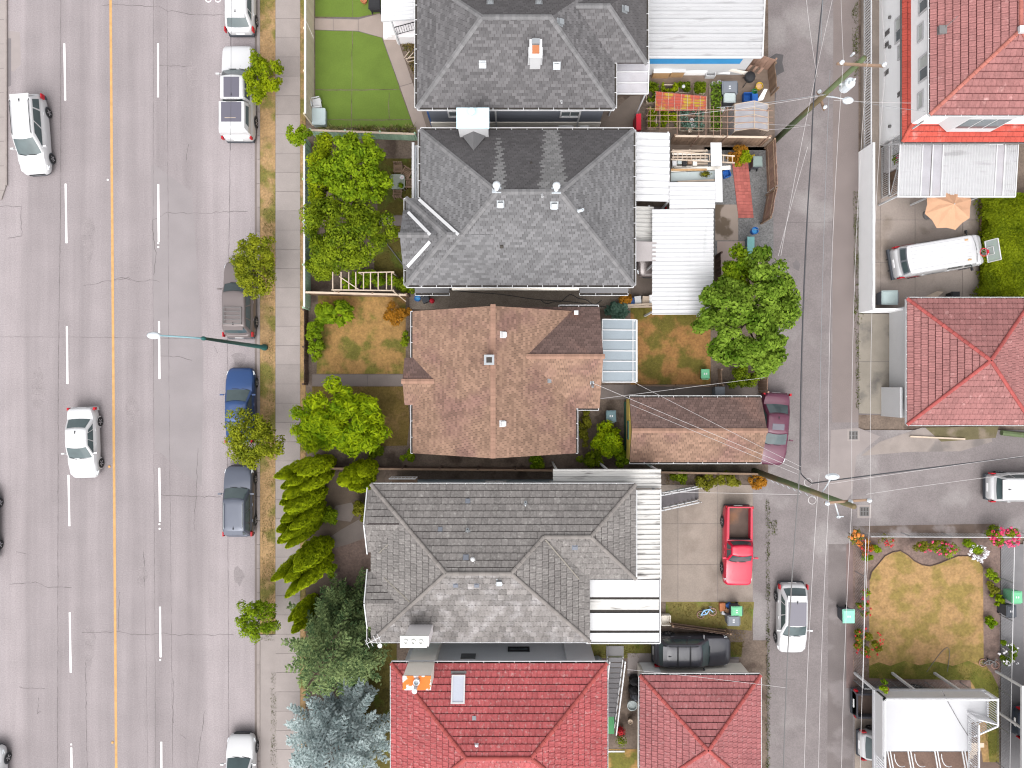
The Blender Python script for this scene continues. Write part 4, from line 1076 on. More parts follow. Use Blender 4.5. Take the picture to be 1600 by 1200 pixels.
cp = thing('carport', 'bright white ribbed metal carport beside the big broadleaf tree', 'carport', (*W(1066, 385), 0))
z0 = 3.0
p = W3(1019, 490, z0); sheets('roof_sheet', MT['metal_white'], cp, p, (W(1114, 0, z0)[0] - p.x, 0, .1), (0, W(0, 327, z0)[1] - p.y, 0), 6, pitch=.25, amp=.055)
p = W3(1046, 326, z0 + .05); sheets('roof_sheet', MT['metal_white'], cp, p, (W(1116, 0, z0)[0] - p.x, 0, .1), (0, W(0, 285, z0)[1] - p.y, 0), 2, pitch=.25, amp=.055)
b = MB()
for xx, yy in ((1022, 486), (1110, 486), (1110, 330), (1022, 412), (1110, 410), (1110, 290), (1050, 290)):
    q = W3(xx, yy, z0); b.bar((q.x, q.y, 0), (q.x, q.y, z0 - .02), .1)
b.parts('post', MT['white'], cp)
b = MB(); q = W3(1115, 490, z0 - .05); b.bar(q, (q.x, W(0, 286, z0)[1], z0 - .05), .06, .12); b.build('gutter', MT['grime'], cp)
b = MB(); q = W3(1019, 491, z0); b.bar(q, (W(1114, 0, z0)[0], q.y, z0 + .1), .05, .12); b.build('fascia', MT['white'], cp)
# ================================================================ HOUSE 3 (brown shingles)
h3 = thing('house', 'brown shingle cross gable house in the middle with dry front lawn', 'house', (-.5, 0.2, 0))
he = 3.4; pt = .6
r3 = Roof(h3, [MT['shingle_brown'], MT['shingle_brown_shaded']], 'shingle', .27, .15, .015, MT['ridge_brown'])
xr = -1.02; hr = he + pt * (xr + 5.73); ys, yn = -4.0, 4.2
r3.plane([(-5.73, ys, he), (xr, ys, hr), (xr, yn, hr), (-5.73, yn, he)]); r3.plane([(3.69, ys, he), (xr, ys, hr), (xr, yn, hr), (3.69, yn, he)])
r3.ridge((xr, ys, hr), (xr, yn, hr))
my = 1.52; eh = he; hw = 2.92; h2r = he + pt * hw
r3.plane([(-.5, my - hw, eh), (5.05, my - hw, eh), (5.05, my, h2r), (-.5, my, h2r)]); r3.plane([(-.5, my + hw, eh), (5.05, my + hw, eh), (5.05, my, h2r), (-.5, my, h2r)], 1)
r3.ridge((.75, my, h2r), (5.05, my, h2r))
my2 = .15; hw2 = 1.35; h3r = he + .02 + pt * hw2
r3.plane([(-6.2, my2 - hw2, he + .02), (-4, my2 - hw2, he + .02), (-4, my2, h3r), (-6.2, my2, h3r)]); r3.plane([(-6.2, my2 + hw2, he + .02), (-4, my2 + hw2, he + .02), (-4, my2, h3r), (-6.2, my2, h3r)], 1)
r3.ridge((-4.4, my2, h3r), (-6.2, my2, h3r))
r3.build()
walls(h3, -5.3, -3.7, 3.3, 3.9, 3.42, MT['stucco_cream']); walls(h3, 3.2, my - hw + .4, 4.7, my + hw - .4, 3.42, MT['stucco_cream'], name='wing_wall')
b = MB(); b.add([(-5.3, 3.9, 3.38), (3.3, 3.9, 3.38), (xr, 3.9, hr - .2), (-5.3, -3.7, 3.38), (3.3, -3.7, 3.38), (xr, -3.7, hr - .2)], [[0, 1, 2], [3, 5, 4]]); b.add([(4.7, my - hw + .4, 3.4), (4.7, my + hw - .4, 3.4), (4.7, my, h2r - .2)], [[0, 1, 2]]); b.parts('gable', MT['stucco_cream'], h3)
b = MB()
for y in (-.9, 1.2): b.bar((-6.0, y, 0), (-6.0, y, 3.4), .14)
b.parts('porch_post', MT['white'], h3)
gutter(h3, (-5.73, yn, he), (-5.73, my2 + hw2, he), (-1, 0), w=.1); gutter(h3, (-5.73, my2 - hw2, he), (-5.73, ys, he), (-1, 0), w=.1); gutter(h3, (3.69, ys, he), (3.69, my - hw, he), (1, 0), w=.1); gutter(h3, (3.75, my - hw, he), (5.0, my - hw, he), (0, -1), w=.1); gutter(h3, (5.0, my + hw, he), (2.7, my + hw, he), (0, 1), w=.1)
for px, py in ((786, 523), (785, 662)): roof_vent(h3, r3, px, py, .24, 'box', MT['white'])
q, _ = r3.at(765, 563); b = MB(); b.box(q.x - .24, q.y - .24, q.z - .4, q.x + .24, q.y + .24, q.z + .75)
ch = b.build('chimney', MT['brick_old'], h3); b = MB(); b.box(q.x - .14, q.y - .14, q.z + .75, q.x + .14, q.y + .14, q.z + .76); b.build('flue', MT['grime'], ch)
b = MB()
for s in (-1, 1): b.box(q.x + s * .21 - .06, q.y - .27, q.z + .75, q.x + s * .21 + .06, q.y + .27, q.z + .80); b.box(q.x - .15, q.y + s * .21 - .06, q.z + .75, q.x + .15, q.y + s * .21 + .06, q.z + .795)
b.build('chimney_cap', MT['galv'], ch)
q, _ = r3.at(899, 490); b = MB(); b.box(q.x - .1, q.y - .1, q.z - .3, q.x + .1, q.y + .1, q.z + .5); b.build('vent_pipe', MT['terracotta'], h3); b = MB(); b.box(q.x - .12, q.y - .12, q.z + .5, q.x + .12, q.y + .12, q.z + .56); b.build('pipe_cap', MT['white'], h3)
roof_vent(h3, r3, 858, 595, .2, 'flat', MT['galv']); roof_vent(h3, r3, 925, 598, .15, 'turbine', MT['galv'])
# glazed awning behind house 3
ga = thing('patio_awning', 'pale blue panelled awning with white bars behind the brown house', 'awning', (*W(968, 548), 0))
p0 = W3(941, 597, 2.9); dx = Vector((W(994, 0, 2.6)[0] - p0.x, 0, -.3)); dy = Vector((0, W(0, 499, 2.9)[1] - p0.y, 0)); up = Vector((0, 0, .03))
for i in range(6):
    b = MB(); a = p0 + dy * (i / 6); c = p0 + dy * ((i + 1) / 6); b.face([a, a + dx, c + dx, c]); b.build('panel', MT['poly'], ga)
b = MB()
for i in range(7): b.bar(p0 + dy * (i / 6) + up, p0 + dy * (i / 6) + dx + up, .06)
b.bar(p0 + dx * .9 + up, p0 + dx * .9 + dy + up, .05); b.bar(p0 + dx * 1.01, p0 + dx * 1.01 + dy, .1, .12); b.bar(p0, p0 + dy, .05)
for t in (0.02, .98): q = p0 + dx * .93 + dy * t; b.bar(q, (q.x, q.y, 0), .09)
b.build('frame', MT['white'], ga)
# ================================================================ brown garage
g2 = thing('garage', 'brown shingle gable garage with yellow and green end wall', 'garage', (10.8, -2.7, 0))
rg = Roof(g2, [MT['shingle_brown'], MT['shingle_brown_shaded']], 'shingle', .27, .15, .015, MT['ridge_brown'])
he = 2.5; xa, xb, ya, yb = 6.93, 14.7, -4.6, -.8; ym = (ya + yb) / 2; hr = he + .45 * (yb - ya) / 2
rg.plane([(xa, ya, he), (xb, ya, he), (xb + .05, ym, hr), (xa, ym, hr)]); rg.plane([(xa, yb, he), (xb, yb, he), (xb + .05, ym, hr), (xa, ym, hr)], 1)
rg.ridge((xa, ym, hr), (xb, ym, hr)); rg.build()
walls(g2, xa + .06, ya + .3, xb - .2, yb - .3, 2.5, MT['green_paint'])
b = MB(); b.add([(xa + .02, ya + .1, 2.42), (xa + .02, yb - .1, 2.42), (xa + .02, ym, hr - .06)], [[0, 1, 2]]); b.box(xa + .005, ya + .1, 1.3, xa + .055, yb - .1, 2.42); b.parts('gable', MT['yellow_paint'], g2)
b = MB(); b.box(xa - .03, ym - .6, 1.75, xa + .004, ym + .5, 2.3); w_ = b.build('window', MT['green_paint'], g2); b = MB(); b.box(xa - .04, ym - .5, 1.83, xa - .031, ym + .4, 2.22); b.build('pane', MT['pane'], w_)
gutter(g2, (xa, ya, he), (xb, ya, he), (0, -1), w=.09); gutter(g2, (xb, yb, he), (xa, yb, he), (0, 1), w=.09)
# ================================================================ HOUSE 4 (grey concrete tile)
h4 = thing('house', 'grey concrete tile hip roof house with ribbed white porch roof beside the driveway', 'house', (0, -9.9, 0))
he = 5.2
r4 = Roof(h4, [MT['tile_grey'], mat('lichen_pale_tile', (.150, .139, .134), rough=.9, var=.14, sc=.5, fine=.25, fsc=9, tile=.2, col2=(.225, .213, .212), c2sc=1.6, c2=(.46, .72))], 'tile', .36, .38, .03, mat('grey_ridge_tile', (0.165, 0.150, 0.141), var=.1, tile=.12))
r4.plane([(-7.77, -5.55, 5.2), (6.82, -5.55, 5.2), (4.2, -8.15, 6.5), (1.7, -8.15, 6.5), (-.05, -9.88, 7.363), (-3.44, -9.88, 7.363)])
r4.plane([(-7.77, -14.2, 5.2), (-7.77, -5.55, 5.2), (-3.44, -9.88, 7.363)])
r4.plane([(-7.77, -14.2, 5.2), (4.28, -14.2, 5.2), (-.05, -9.88, 7.363), (-3.44, -9.88, 7.363)], 1)
r4.plane([(4.28, -14.2, 5.2), (4.28, -10.75, 5.2), (1.7, -8.15, 6.5), (-.05, -9.88, 7.363)])
r4.plane([(4.28, -10.75, 5.2), (6.82, -10.75, 5.2), (4.2, -8.15, 6.5), (1.7, -8.15, 6.5)])
r4.plane([(6.82, -10.75, 5.2), (6.82, -5.55, 5.2), (4.2, -8.15, 6.5)])
r4.ridge((-3.44, -9.88, 7.363), (-7.77, -5.55, 5.2)); r4.ridge((-3.44, -9.88, 7.363), (-7.77, -14.2, 5.2)); r4.ridge((-3.44, -9.88, 7.363), (-.05, -9.88, 7.363)); r4.ridge((-.05, -9.88, 7.363), (1.7, -8.15, 6.5)); r4.ridge((1.7, -8.15, 6.5), (4.2, -8.15, 6.5)); r4.ridge((4.2, -8.15, 6.5), (6.82, -5.55, 5.2)); r4.ridge((4.2, -8.15, 6.5), (6.82, -10.75, 5.2)); r4.ridge((-.05, -9.88, 7.363), (4.28, -14.2, 5.2))
for gy, gw in ((-7.55, 1.7), (-11.85, 1.5)):
    gh = 5.2 + .5 * gw + .03
    for s in (-1, 1): r4.plane([(-7.95, gy + s * gw, gh - .5 * gw), (-5.5, gy + s * gw, gh - .5 * gw), (-5.5, gy, gh), (-7.95, gy, gh)])
r4.build()
b = MB(); v4 = Vector((0, 0, .05))
for p, q in (((640, 820), (592, 864)), ((640, 940), (600, 902)), ((852, 843), (905, 905))):
    A3, _ = r4.at(*p); C3, _ = r4.at(*q); b.bar(A3 + v4, C3 + v4, .07, .02)
b.parts('valley_flashing', mat('lead_flashing', (.17, .155, .135), var=.1), h4)
b = MB()
for gy, gw in ((-7.55, 1.7), (-11.85, 1.5)):
    gh = 5.2 + .5 * gw
    for s in (-1, 1): b.bar((-7.99, gy + s * (gw + .1), gh - .5 * gw - .05), (-7.99, gy, gh), .06, .2)
b.parts('barge_board', MT['white'], h4)
b = MB()
for gy, gw in ((-7.55, 1.7), (-11.85, 1.5)):
    gh = 5.2 + .5 * gw; b.add([(-7.6, gy - gw, 5.2), (-7.6, gy + gw, 5.2), (-7.6, gy, gh - .1)], [[0, 1, 2]])
b.parts('gable', MT['stucco_white'], h4)
walls(h4, -7.35, -13.75, 3.9, -5.95, 5.16, MT['siding_blue']); walls(h4, 3.7, -10.35, 6.4, -5.95, 5.16, MT['siding_blue'], name='wing_wall')
for x in (-1.0, 2.9): window(h4, (x, -5.95, 1.6), 1.2, .7, (0, 1), mullions=1)
b = MB(); c0 = W(607, 754, 4.4); c1 = W(652, 743, 3.4); b.box(c0[0], -5.95, 3.3, c1[0], -5.35, 3.36); bl = b.build('balcony', MT['wood'], h4)
railing('balcony_rail', bl, (c0[0], -5.36, 3.36), (c1[0], -5.36, 3.36), .9, MT['white'], step=.2, w=.02, rail=.05)
gutter(h4, (6.82, -5.55, 5.2), (-7.77, -5.55, 5.2), (0, 1), w=.06, strap=1.0); gutter(h4, (-7.77, -14.2, 5.2), (4.28, -14.2, 5.2), (0, -1), w=.06, strap=1.0)
gutter(h4, (-7.95, -13.35, 5.2), (-7.95, -14.2, 5.2), (-1, 0), w=.05)
for px, py, k, s in ((731, 783, 'flat', .22), (688, 827, 'flat', .2), (731, 830, 'pipe', .18), (821, 788, 'pipe', .18), (898, 855, 'flat', .26), (712, 914, 'flat', .22), (745, 914, 'flat', .22), (780, 909, 'box', .26), (728, 871, 'flat', .25), (739, 876, 'turbine', .2)):
    roof_vent(h4, r4, px, py, s, k, MT['white'] if k == 'turbine' else (MT['siding_grey'] if k == 'flat' else MT['galv']))
b = MB(); cx0, cy0 = W(632, 1010, 7.6); cx1, cy1 = W(670, 994, 7.6); b.box(cx0, cy0, 0, cx1, cy1, 7.6); ch = b.build('chimney', MT['stucco_grey'], h4)
b = MB(); cx0, cy0 = W(625, 1012, 7.75); cx1, cy1 = W(667, 994, 7.75); b.box(cx0, cy0, 7.6, cx1, cy1, 7.75); 
for i in range(3): b.lathe([(.13, 0), (.13, .1), (.08, .1), (.08, .02)], (cx0 + (cx1 - cx0) * (.22 + .28 * i), (cy0 + cy1) / 2, 7.75), 10)
b.build('chimney_cap', mat('mortar_cap', (0.60, 0.60, 0.58), var=.14, sc=4), ch)
an = thing('roof_antenna', 'small white roof antenna at the southwest corner of the grey tile roof', 'antenna', (*W(588, 993, 5.4), 5.2))
q = W3(588, 993, 5.4); b = MB(); b.bar(q, q + Vector((0, 0, 1.0)), .04); b.bar(q + Vector((-.4, -.15, .9)), q + Vector((.4, .25, .9)), .03)
for t in (-.8, -.3, .3, .8): b.bar(q + Vector((.4 * t + .12, .2 * t - .2, .9)), q + Vector((.4 * t - .12, .2 * t + .25, .9)), .02)
b.build('mast', MT['white'], an); b = MB(); b.lathe([(0, 0), (.12, .04), (.13, .08)], (q.x + .3, q.y - .35, q.z + .5), 10); b.build('dish', MT['white'], an)
# porch and carport roofs of house 4
pr = thing('porch_roof', 'dirty white ribbed roof strip over the north side passage of the grey tile house', 'porch roof', (*W(945, 745), 0))
z0 = 4.3; p = W3(864, 763, z0); sheets('roof_sheet', MT['metal_dirty'], pr, p, (W(1033, 0, z0)[0] - p.x, 0, 0), (0, W(0, 733, z0)[1] - p.y, -.1), 2, pitch=.32, amp=.08)
b = MB()
for xx in (870, 950, 1028): q = W3(xx, 735, z0); b.bar((q.x, q.y, 0), (q.x, q.y, z0 - .05), .1)
b.parts('post', MT['white'], pr)
pr = thing('porch_roof', 'dirty white slatted roof strip along the driveway end of the grey tile house', 'porch roof', (*W(1012, 830), 0))
z0 = 4.7; p = W3(995, 905, z0); sheets('roof_sheet', MT['metal_dirty'], pr, p, (W(1032, 0, z0)[0] - p.x, 0, -.1), (0, W(0, 765, z0)[1] - p.y, 0), 6, pitch=.24, amp=.07)
b = MB(); b.bar(p + Vector((-.05, 0, .07)), p + Vector((-.05, 5.0, .07)), .12, .08); q = W3(1032, 905, z0 - .1); b.bar(q, (q.x, W(0, 765, z0)[1], z0 - .1), .08, .12); b.build('fascia', MT['white'], pr)
b = MB()
for yy in (770, 835, 900): q = W3(1030, yy, z0); b.bar((q.x, q.y, 0), (q.x, q.y, z0 - .1), .1)
b.parts('post', MT['white'], pr)
pr = thing('porch_roof', 'flat white panelled roof with dark seams at the southeast corner of the grey tile house', 'porch roof', (*W(975, 955), 0))
z0 = 4.7; xa = W(917, 0, z0)[0]; xb = W(1030, 0, z0)[0]
for ya, yb, dz, m in ((906, 933, 0, MT['white']), (937, 953, -.03, MT['metal_dirty']), (958, 985, 0, MT['white']), (989, 1003, 0, MT['white'])):
    b = MB(); y0 = W(0, yb, z0)[1]; y1 = W(0, ya, z0)[1]; b.box(xa, y0, z0 - .04 + dz, xb, y1, z0 + dz); b.build('roof_panel', m, pr)
b = MB(); b.box(xa - .03, W(0, 1003, z0)[1] - .03, z0 - .12, xb + .03, W(0, 905, z0)[1], z0 - .08); b.build('roof_deck', MT['grime'], pr)
b = MB(); ys = W(0, 1004, z0)[1]; b.bar((xa - .04, ys - .03, z0), (xb + .04, ys - .03, z0), .06, .12); b.bar((xb + .05, ys, z0), (xb + .05, W(0, 905, z0)[1], z0), .06, .12); b.bar((xa - .04, ys, z0), (xa - .04, W(0, 905, z0)[1], z0), .05, .1); b.build('fascia', MT['white'], pr)
b = MB()
for yy in (912, 1000): q = W3(1027, yy, z0); b.bar((q.x, q.y, 0), (q.x, q.y, z0 - .1), .1)
b.parts('post', MT['white'], pr)
# ================================================================ HOUSE 5 (red, bottom)
h5 = thing('house', 'red tile hip roof house with orange capped chimney and skylight at the bottom', 'house', (-.7, -19.5, 0))
he = 5.5
r5 = Roof(h5, [MT['tile_red']], 'tile', .31, .36, .035, mat('red_ridge_tile', (0.25, 0.055, 0.05), var=.12, tile=.1))
A = hip(-6.6, -23.7, 5.19, -15.3, he, .45)
for k in 'SENW': r5.plane(A[k])
for a, c in A['ridges']: r5.ridge(a, c)
r5.build()
walls(h5, -6.1, -23.2, 4.75, -15.75, 5.46, MT['stucco_grey'])
walls(h5, 3.1, -15.9, 4.7, -15.6, 5.40, MT['stucco_grey'], name='pilaster')
gutter(h5, (5.19, -15.3, he), (-6.6, -15.3, he), (0, 1), w=.1); gutter(h5, (5.19, -23.7, he), (5.19, -15.3, he), (1, 0), w=.05); gutter(h5, (-6.6, -15.3, he), (-6.6, -23.7, he), (-1, 0), w=.05)
window(h5, (.4, -15.75, 2.3), 1.2, .55, (0, 1), frame=MT['black'], mullions=1)
b = MB(); b.box(-2.95, -15.75, 3.0, -2.1, -15.7, 3.7); b.build('vent_grille', MT['iron'], h5)
b = MB(); zt = 7.3; cx0, cy0 = W(630, 1077, zt); cx1, cy1 = W(673, 1056, zt); b.box(cx0, cy0, 0, cx1, cy1, zt); ch = b.build('chimney', MT['stucco_cream'], h5)
b = MB(); b.box(cx0 - .02, cy0 - .02, zt, cx1 + .02, cy1 + .02, zt + .06); b.build('chimney_cap', mat('orange_cap_with_mortar', (.50, .14, .03), var=.1, col2=(.62, .62, .64), c2sc=1.7, c2=(.5, .54)), ch)
b = MB(); b.lathe([(.17, 0), (.17, .2), (.12, .2), (.12, .1)], ((cx0 + cx1) / 2, cy0 + .45, zt + .06), 12); b.lathe([(.1, 0), (.1, .5), (.14, .55), (0, .62)], ((cx0 + cx1) / 2 - .05, cy0 + .15, zt + .06), 10); b.build('flue', MT['ceramic'], ch)
q, n = r5.at(716, 1077); u = Vector((1, 0, 0)); v = n.cross(u) * -1
if v.y > 0: v = -v
b = MB()
for s in (-1, 1): b.bar(q + u * (s * .33) - v * .72 + n * .09, q + u * (s * .33) + v * .72 + n * .09, .08, .14, up=n); b.bar(q + v * (s * .68) - u * .36 + n * .09, q + v * (s * .68) + u * .36 + n * .09, .08, .135, up=n)
sk = b.build('skylight', MT['white'], h5)
b = MB(); b.face([q + u * sx * .3 + v * sy * .65 + n * .12 for sx, sy in ((-1, -1), (1, -1), (1, 1), (-1, 1))]); b.build('pane', mat('skylight_pane', (.40, .42, .48), rough=.1, var=.03, spec=.8), sk)
b = MB(); c_ = q - v * .85 + n * .05; b.bar(c_ - u * .42, c_ + u * .42, .14, .03, up=n); b.build('flashing', MT['iron'], sk)
roof_vent(h5, r5, 741, 1122, .18, 'flat', MT['galv']); roof_vent(h5, r5, 745, 1164, .16, 'turbine', MT['ceramic'])
# wooden stair along the east side of house 5
s5 = thing('outdoor_stair', 'long grey outdoor stair with white rails between the two red roofs', 'stairs', (*W(968, 1110), 0))
n5 = 15
for i in range(n5):
    t = i / (n5 - 1.0); z = 3.6 * (1 - t) + .2; yy = W(0, 1030, 3.7)[1] + (W(0, 1138, .2)[1] - W(0, 1030, 3.7)[1]) * t
    x0 = 5.52; x1 = 6.3
    b = MB(); b.box(x0, yy - .13, z - .05, x1, yy + .13, z); b.build('tread', mat('stair_tread_grey', (.13, .125, .13), var=.1, tile=.1) if i == 0 else s5.children[0].data.materials[0], s5)
ya = W(0, 1030, 3.7)[1]; yb = W(0, 1138, .2)[1]
for x in (5.48, 6.36):
    b = MB(); b.bar((x, ya + .2, 3.65), (x, yb, .15), .05, .24); b.bar((x, ya + .2, 4.55), (x, yb, 1.05), .07, .07)
    for t in np.linspace(0, 1, 9): b.bar((x, ya + (yb - ya) * t, 3.65 - 3.5 * t), (x, ya + (yb - ya) * t, 4.55 - 3.5 * t), .04)
    b.build('stringer', MT['white'], s5)
b = MB(); b.box(5.4, ya + .15, 3.6, 6.4, ya + .75, 3.7); b.build('landing', MT['iron'], s5)
# ================================================================ red garage bottom
def garage_hip(label, x0, y0, x1, y1, he, pitch, m, wall_m, ov=.3, name='garage', gut='NEW', tw=.31, rh=.36):
    g = thing(name, label, 'garage', ((x0 + x1) / 2, (y0 + y1) / 2, 0))
    r = Roof(g, [m], 'tile', tw, rh, .035, mat('ridge_of_' + m.name, tuple(c * 1.0 for c in (0.26, 0.06, 0.055)), var=.12, tile=.12))
    A = hip(x0, y0, x1, y1, he, pitch)
    for k in 'SENW': r.plane(A[k])
    for a, c in A['ridges']:
        if (Vector(a) - Vector(c)).length > .3: r.ridge(a, c)
    r.build()
    walls(g, x0 + ov, y0 + ov, x1 - ov, y1 - ov, he - .04, wall_m)
    if 'N' in gut: gutter(g, (x1, y1, he), (x0, y1, he), (0, 1), w=.08)
    if 'S' in gut: gutter(g, (x0, y0, he), (x1, y0, he), (0, -1), w=.06)
    if 'E' in gut: gutter(g, (x1, y0, he), (x1, y1, he), (1, 0), w=.05)
    if 'W' in gut: gutter(g, (x0, y1, he), (x0, y0, he), (-1, 0), w=.05)
    return g, r
g3, rg3 = garage_hip('red tile pyramid roof garage at the bottom beside the parked black suv', 7.51, -24.14, 14.58, -17.1, 2.7, .48, MT['tile_red_garage'], MT['stucco_cream'])
b = MB(); b.box(7.95, -17.39, .1, 9.0, -17.36, 1.95); b.build('side_door', MT['stucco_white'], g3)
# ================================================================ right garage
g4, rg4 = garage_hip('faded red tile pyramid roof garage at the right edge behind the white wall', 23.2, -2.37, 30.56, 5.0, 2.7, .49, MT['tile_red_dusty'], MT['white'], ov=.35, gut='NSW')
b = MB(); b.box(23.05, -2.0, 0, 23.2, -.2, 2.2); b.build('door_surround', MT['white'], g4)
# ================================================================ white house top right
h6 = thing('house', 'white stucco two storey house with stacked red tile roofs at the top right', 'house', (26.3, 19, 0))
r6 = Roof(h6, [MT['tile_red_dusty']], 'tile', .31, .36, .035, mat('faded_ridge_tile', (.28, .10, .08), var=.12, tile=.12))
A = hip(22.5, 14.5, 30.1, 27, 6.15, .40)
for k in 'SENW': r6.plane(A[k])
for a, c in A['ridges']: r6.ridge(a, c)
r6.build()
r6b = Roof(h6, [mat('bright_red_tile', (.36, .062, .045), rough=.7, var=.1, sc=.8, fine=.12, fsc=12, tile=.1, col2=(.40, .15, .13), c2sc=1.4, c2=(.58, .75))], 'tile', .31, .30, .03, mat('bright_ridge_tile', (.34, .07, .05), tile=.1), name='lower_roof')
r6b.plane([(22.58, 14.0, 3.3), (22.98, 14.95, 3.62), (22.98, 27, 3.62), (22.58, 27, 3.3)]); r6b.plane([(22.58, 14.0, 3.3), (31, 14.0, 3.3), (31, 14.95, 3.62), (22.98, 14.95, 3.62)])
r6b.ridge((22.98, 14.95, 3.62), (22.58, 14.0, 3.3)); r6b.build()
walls(h6, 22.92, 14.92, 30.6, 27, 6.1, MT['stucco_white'])
gutter(h6, (22.5, 26.8, 6.15), (22.5, 14.5, 6.15), (-1, 0), w=.05); gutter(h6, (22.5, 14.5, 6.15), (30.1, 14.5, 6.15), (0, -1), w=.05)
gutter(h6, (22.58, 26.8, 3.3), (22.58, 14.0, 3.3), (-1, 0), w=.04, m=MT['iron']); gutter(h6, (22.58, 14.0, 3.3), (31, 14.0, 3.3), (0, -1), w=.04, m=MT['iron'])
for y, h, z, ww in ((17.6, 1.3, 5.1, 1.35), (21.4, 1.3, 5.1, 1.35)):
    window(h6, (22.92, y, z), ww, h, (-1, 0), pane=[MT['curtain'], MT['pane']], mullions=1)
for y in (15.9, 19.7): window(h6, (22.92, y, 4.6), .9, .5, (-1, 0), pane=MT['curtain'], mullions=0)
window(h6, (22.92, 21.0, 2.5), 1.4, 1.0, (-1, 0), pane=[MT['curtain'], MT['pane']], mullions=1); window(h6, (22.92, 19.6, 2.6), .8, .6, (-1, 0), pane=MT['curtain'], mullions=0)
b = MB()
for y, z in ((20.6, .7), (21.3, .8), (18.9, .7), (17.0, 2.2)):
    for k in range(2): b.box(22.88, y + .16 * k, z, 22.915, y + .13 + .16 * k, z + .5)
for y in (15.6, 20.4, 22.2): b.lathe([(.1, 0), (.1, -.12), (0, -.13)], (22.92, y, 1.4), 8, 'x')
b.parts('wall_vent', MT['iron'], h6)
b = MB(); bx = 25.2; b.prism([(bx - .8, 14.92), (bx + 2.6, 14.92), (bx + 2.2, 14.45), (bx - .3, 14.45)], 3.7, 5.9); bay = b.build('bay', MT['white'], h6)
for i in range(3):
    b = MB(); b.box(bx - .2 + i * .8, 14.43, 4.3, bx + .5 + i * .8, 14.445, 5.6); b.build('pane', MT['pane'], bay)
q, n = r6.at(1471, 48); b = MB(); b.box(q.x - .2, q.y - .22, q.z - .05, q.x + .2, q.y + .22, q.z + .16); b.build('roof_vent', MT['iron'], h6); b = MB(); b.bar(q + Vector((.1, .1, .1)), q + Vector((.3, .3, .9)), .03); b.build('vent_rod', MT['iron'], h6)
b = MB(); q = Vector(A['ridges'][0][0]); b.box(q.x - .17, q.y - .2, q.z + .02, q.x + .17, q.y + .15, q.z + .2); b.build('ridge_cap', MT['white'], h6)
b = MB(); b.bar((22.3, 14.25, 6.0), (22.9, 14.6, 3.8), .08); b.bar((22.7, 13.95, 3.2), (22.9, 14.8, .3), .08); b.parts('downpipe', MT['white'], h6)
# patio cover
pc = thing('patio_cover', 'white corrugated patio cover with clear strips below the white house', 'patio cover', (*W(1497, 265), 0))
z0 = 2.7
def pcx(px): return W(px, 0, z0)[0]
yt = W(0, 226, z0)[1]; yb = W(0, 306, z0 - .25)[1]
for xa, xb, m, pitch in ((1407, 1441, MT['metal_ribbed'], .16), (1474, 1557, MT['metal_ribbed'], .16), (1571, 1590, MT['metal_ribbed'], .12)):
    corr('roof_sheet', m, pc, (pcx(xa), yb, z0 - .25), (0, yt - yb, .25), (pcx(xb) - pcx(xa), 0, 0), pitch=pitch, amp=.04, prof='round')
for xa, xb in ((1442, 1456), (1459, 1473), (1558, 1570)):
    b = MB(); b.face([(pcx(xa), yb, z0 - .25), (pcx(xb), yb, z0 - .25), (pcx(xb), yt, z0), (pcx(xa), yt, z0)]); b.build('clear_panel', MT['poly_clear'], pc)
b = MB()
for x in (1406, 1441.5, 1457.5, 1473.5, 1557.5, 1570.5, 1590.5): b.bar((pcx(x), yb, z0 - .22), (pcx(x), yt, z0 + .03), .06)
b.bar((pcx(1405), yb - .05, z0 - .27), (pcx(1591), yb - .05, z0 - .27), .08, .14)
for x in (1409, 1462, 1540): b.bar((pcx(x), yb + .05, z0 - .3), (pcx(x), yb + .05, 0), .09)
b.build('frame', MT['white'], pc)
# stairs and rails beside it
s6 = thing('entry_steps', 'brown entry steps with white picket rails beside the patio cover', 'steps', (*W(1395, 270), 0))
x0, x1 = W(1388, 0)[0], W(1420, 0)[0]
for i in range(5):
    ya = W(0, 306 - i * 7)[1]; b = MB(); b.box(x0, ya, 0, x1, ya + .26, .18 * (i + 1)); b.build('step', MT['wood'], s6)
b = MB(); ya = W(0, 270)[1]; b.box(x0 - .3, ya, 0, x1, W(0, 228)[1], .95); b.build('landing', MT['stucco_grey'], s6)
for p, q in (((x0 - .3, ya, .95), (x0 - .3, ya + 1.7, .95)), ((x0 + .45, ya + .1, .95), (x0 + .45, ya + 1.7, .95)), ((x0, W(0, 308)[1], .1), (x0, ya, .95)), ((x0 - .45, W(0, 310)[1], .0), (x0 - .45, ya + 1.5, .0))): railing('handrail', s6, p, q, .95, MT['white'], step=.12, w=.03)
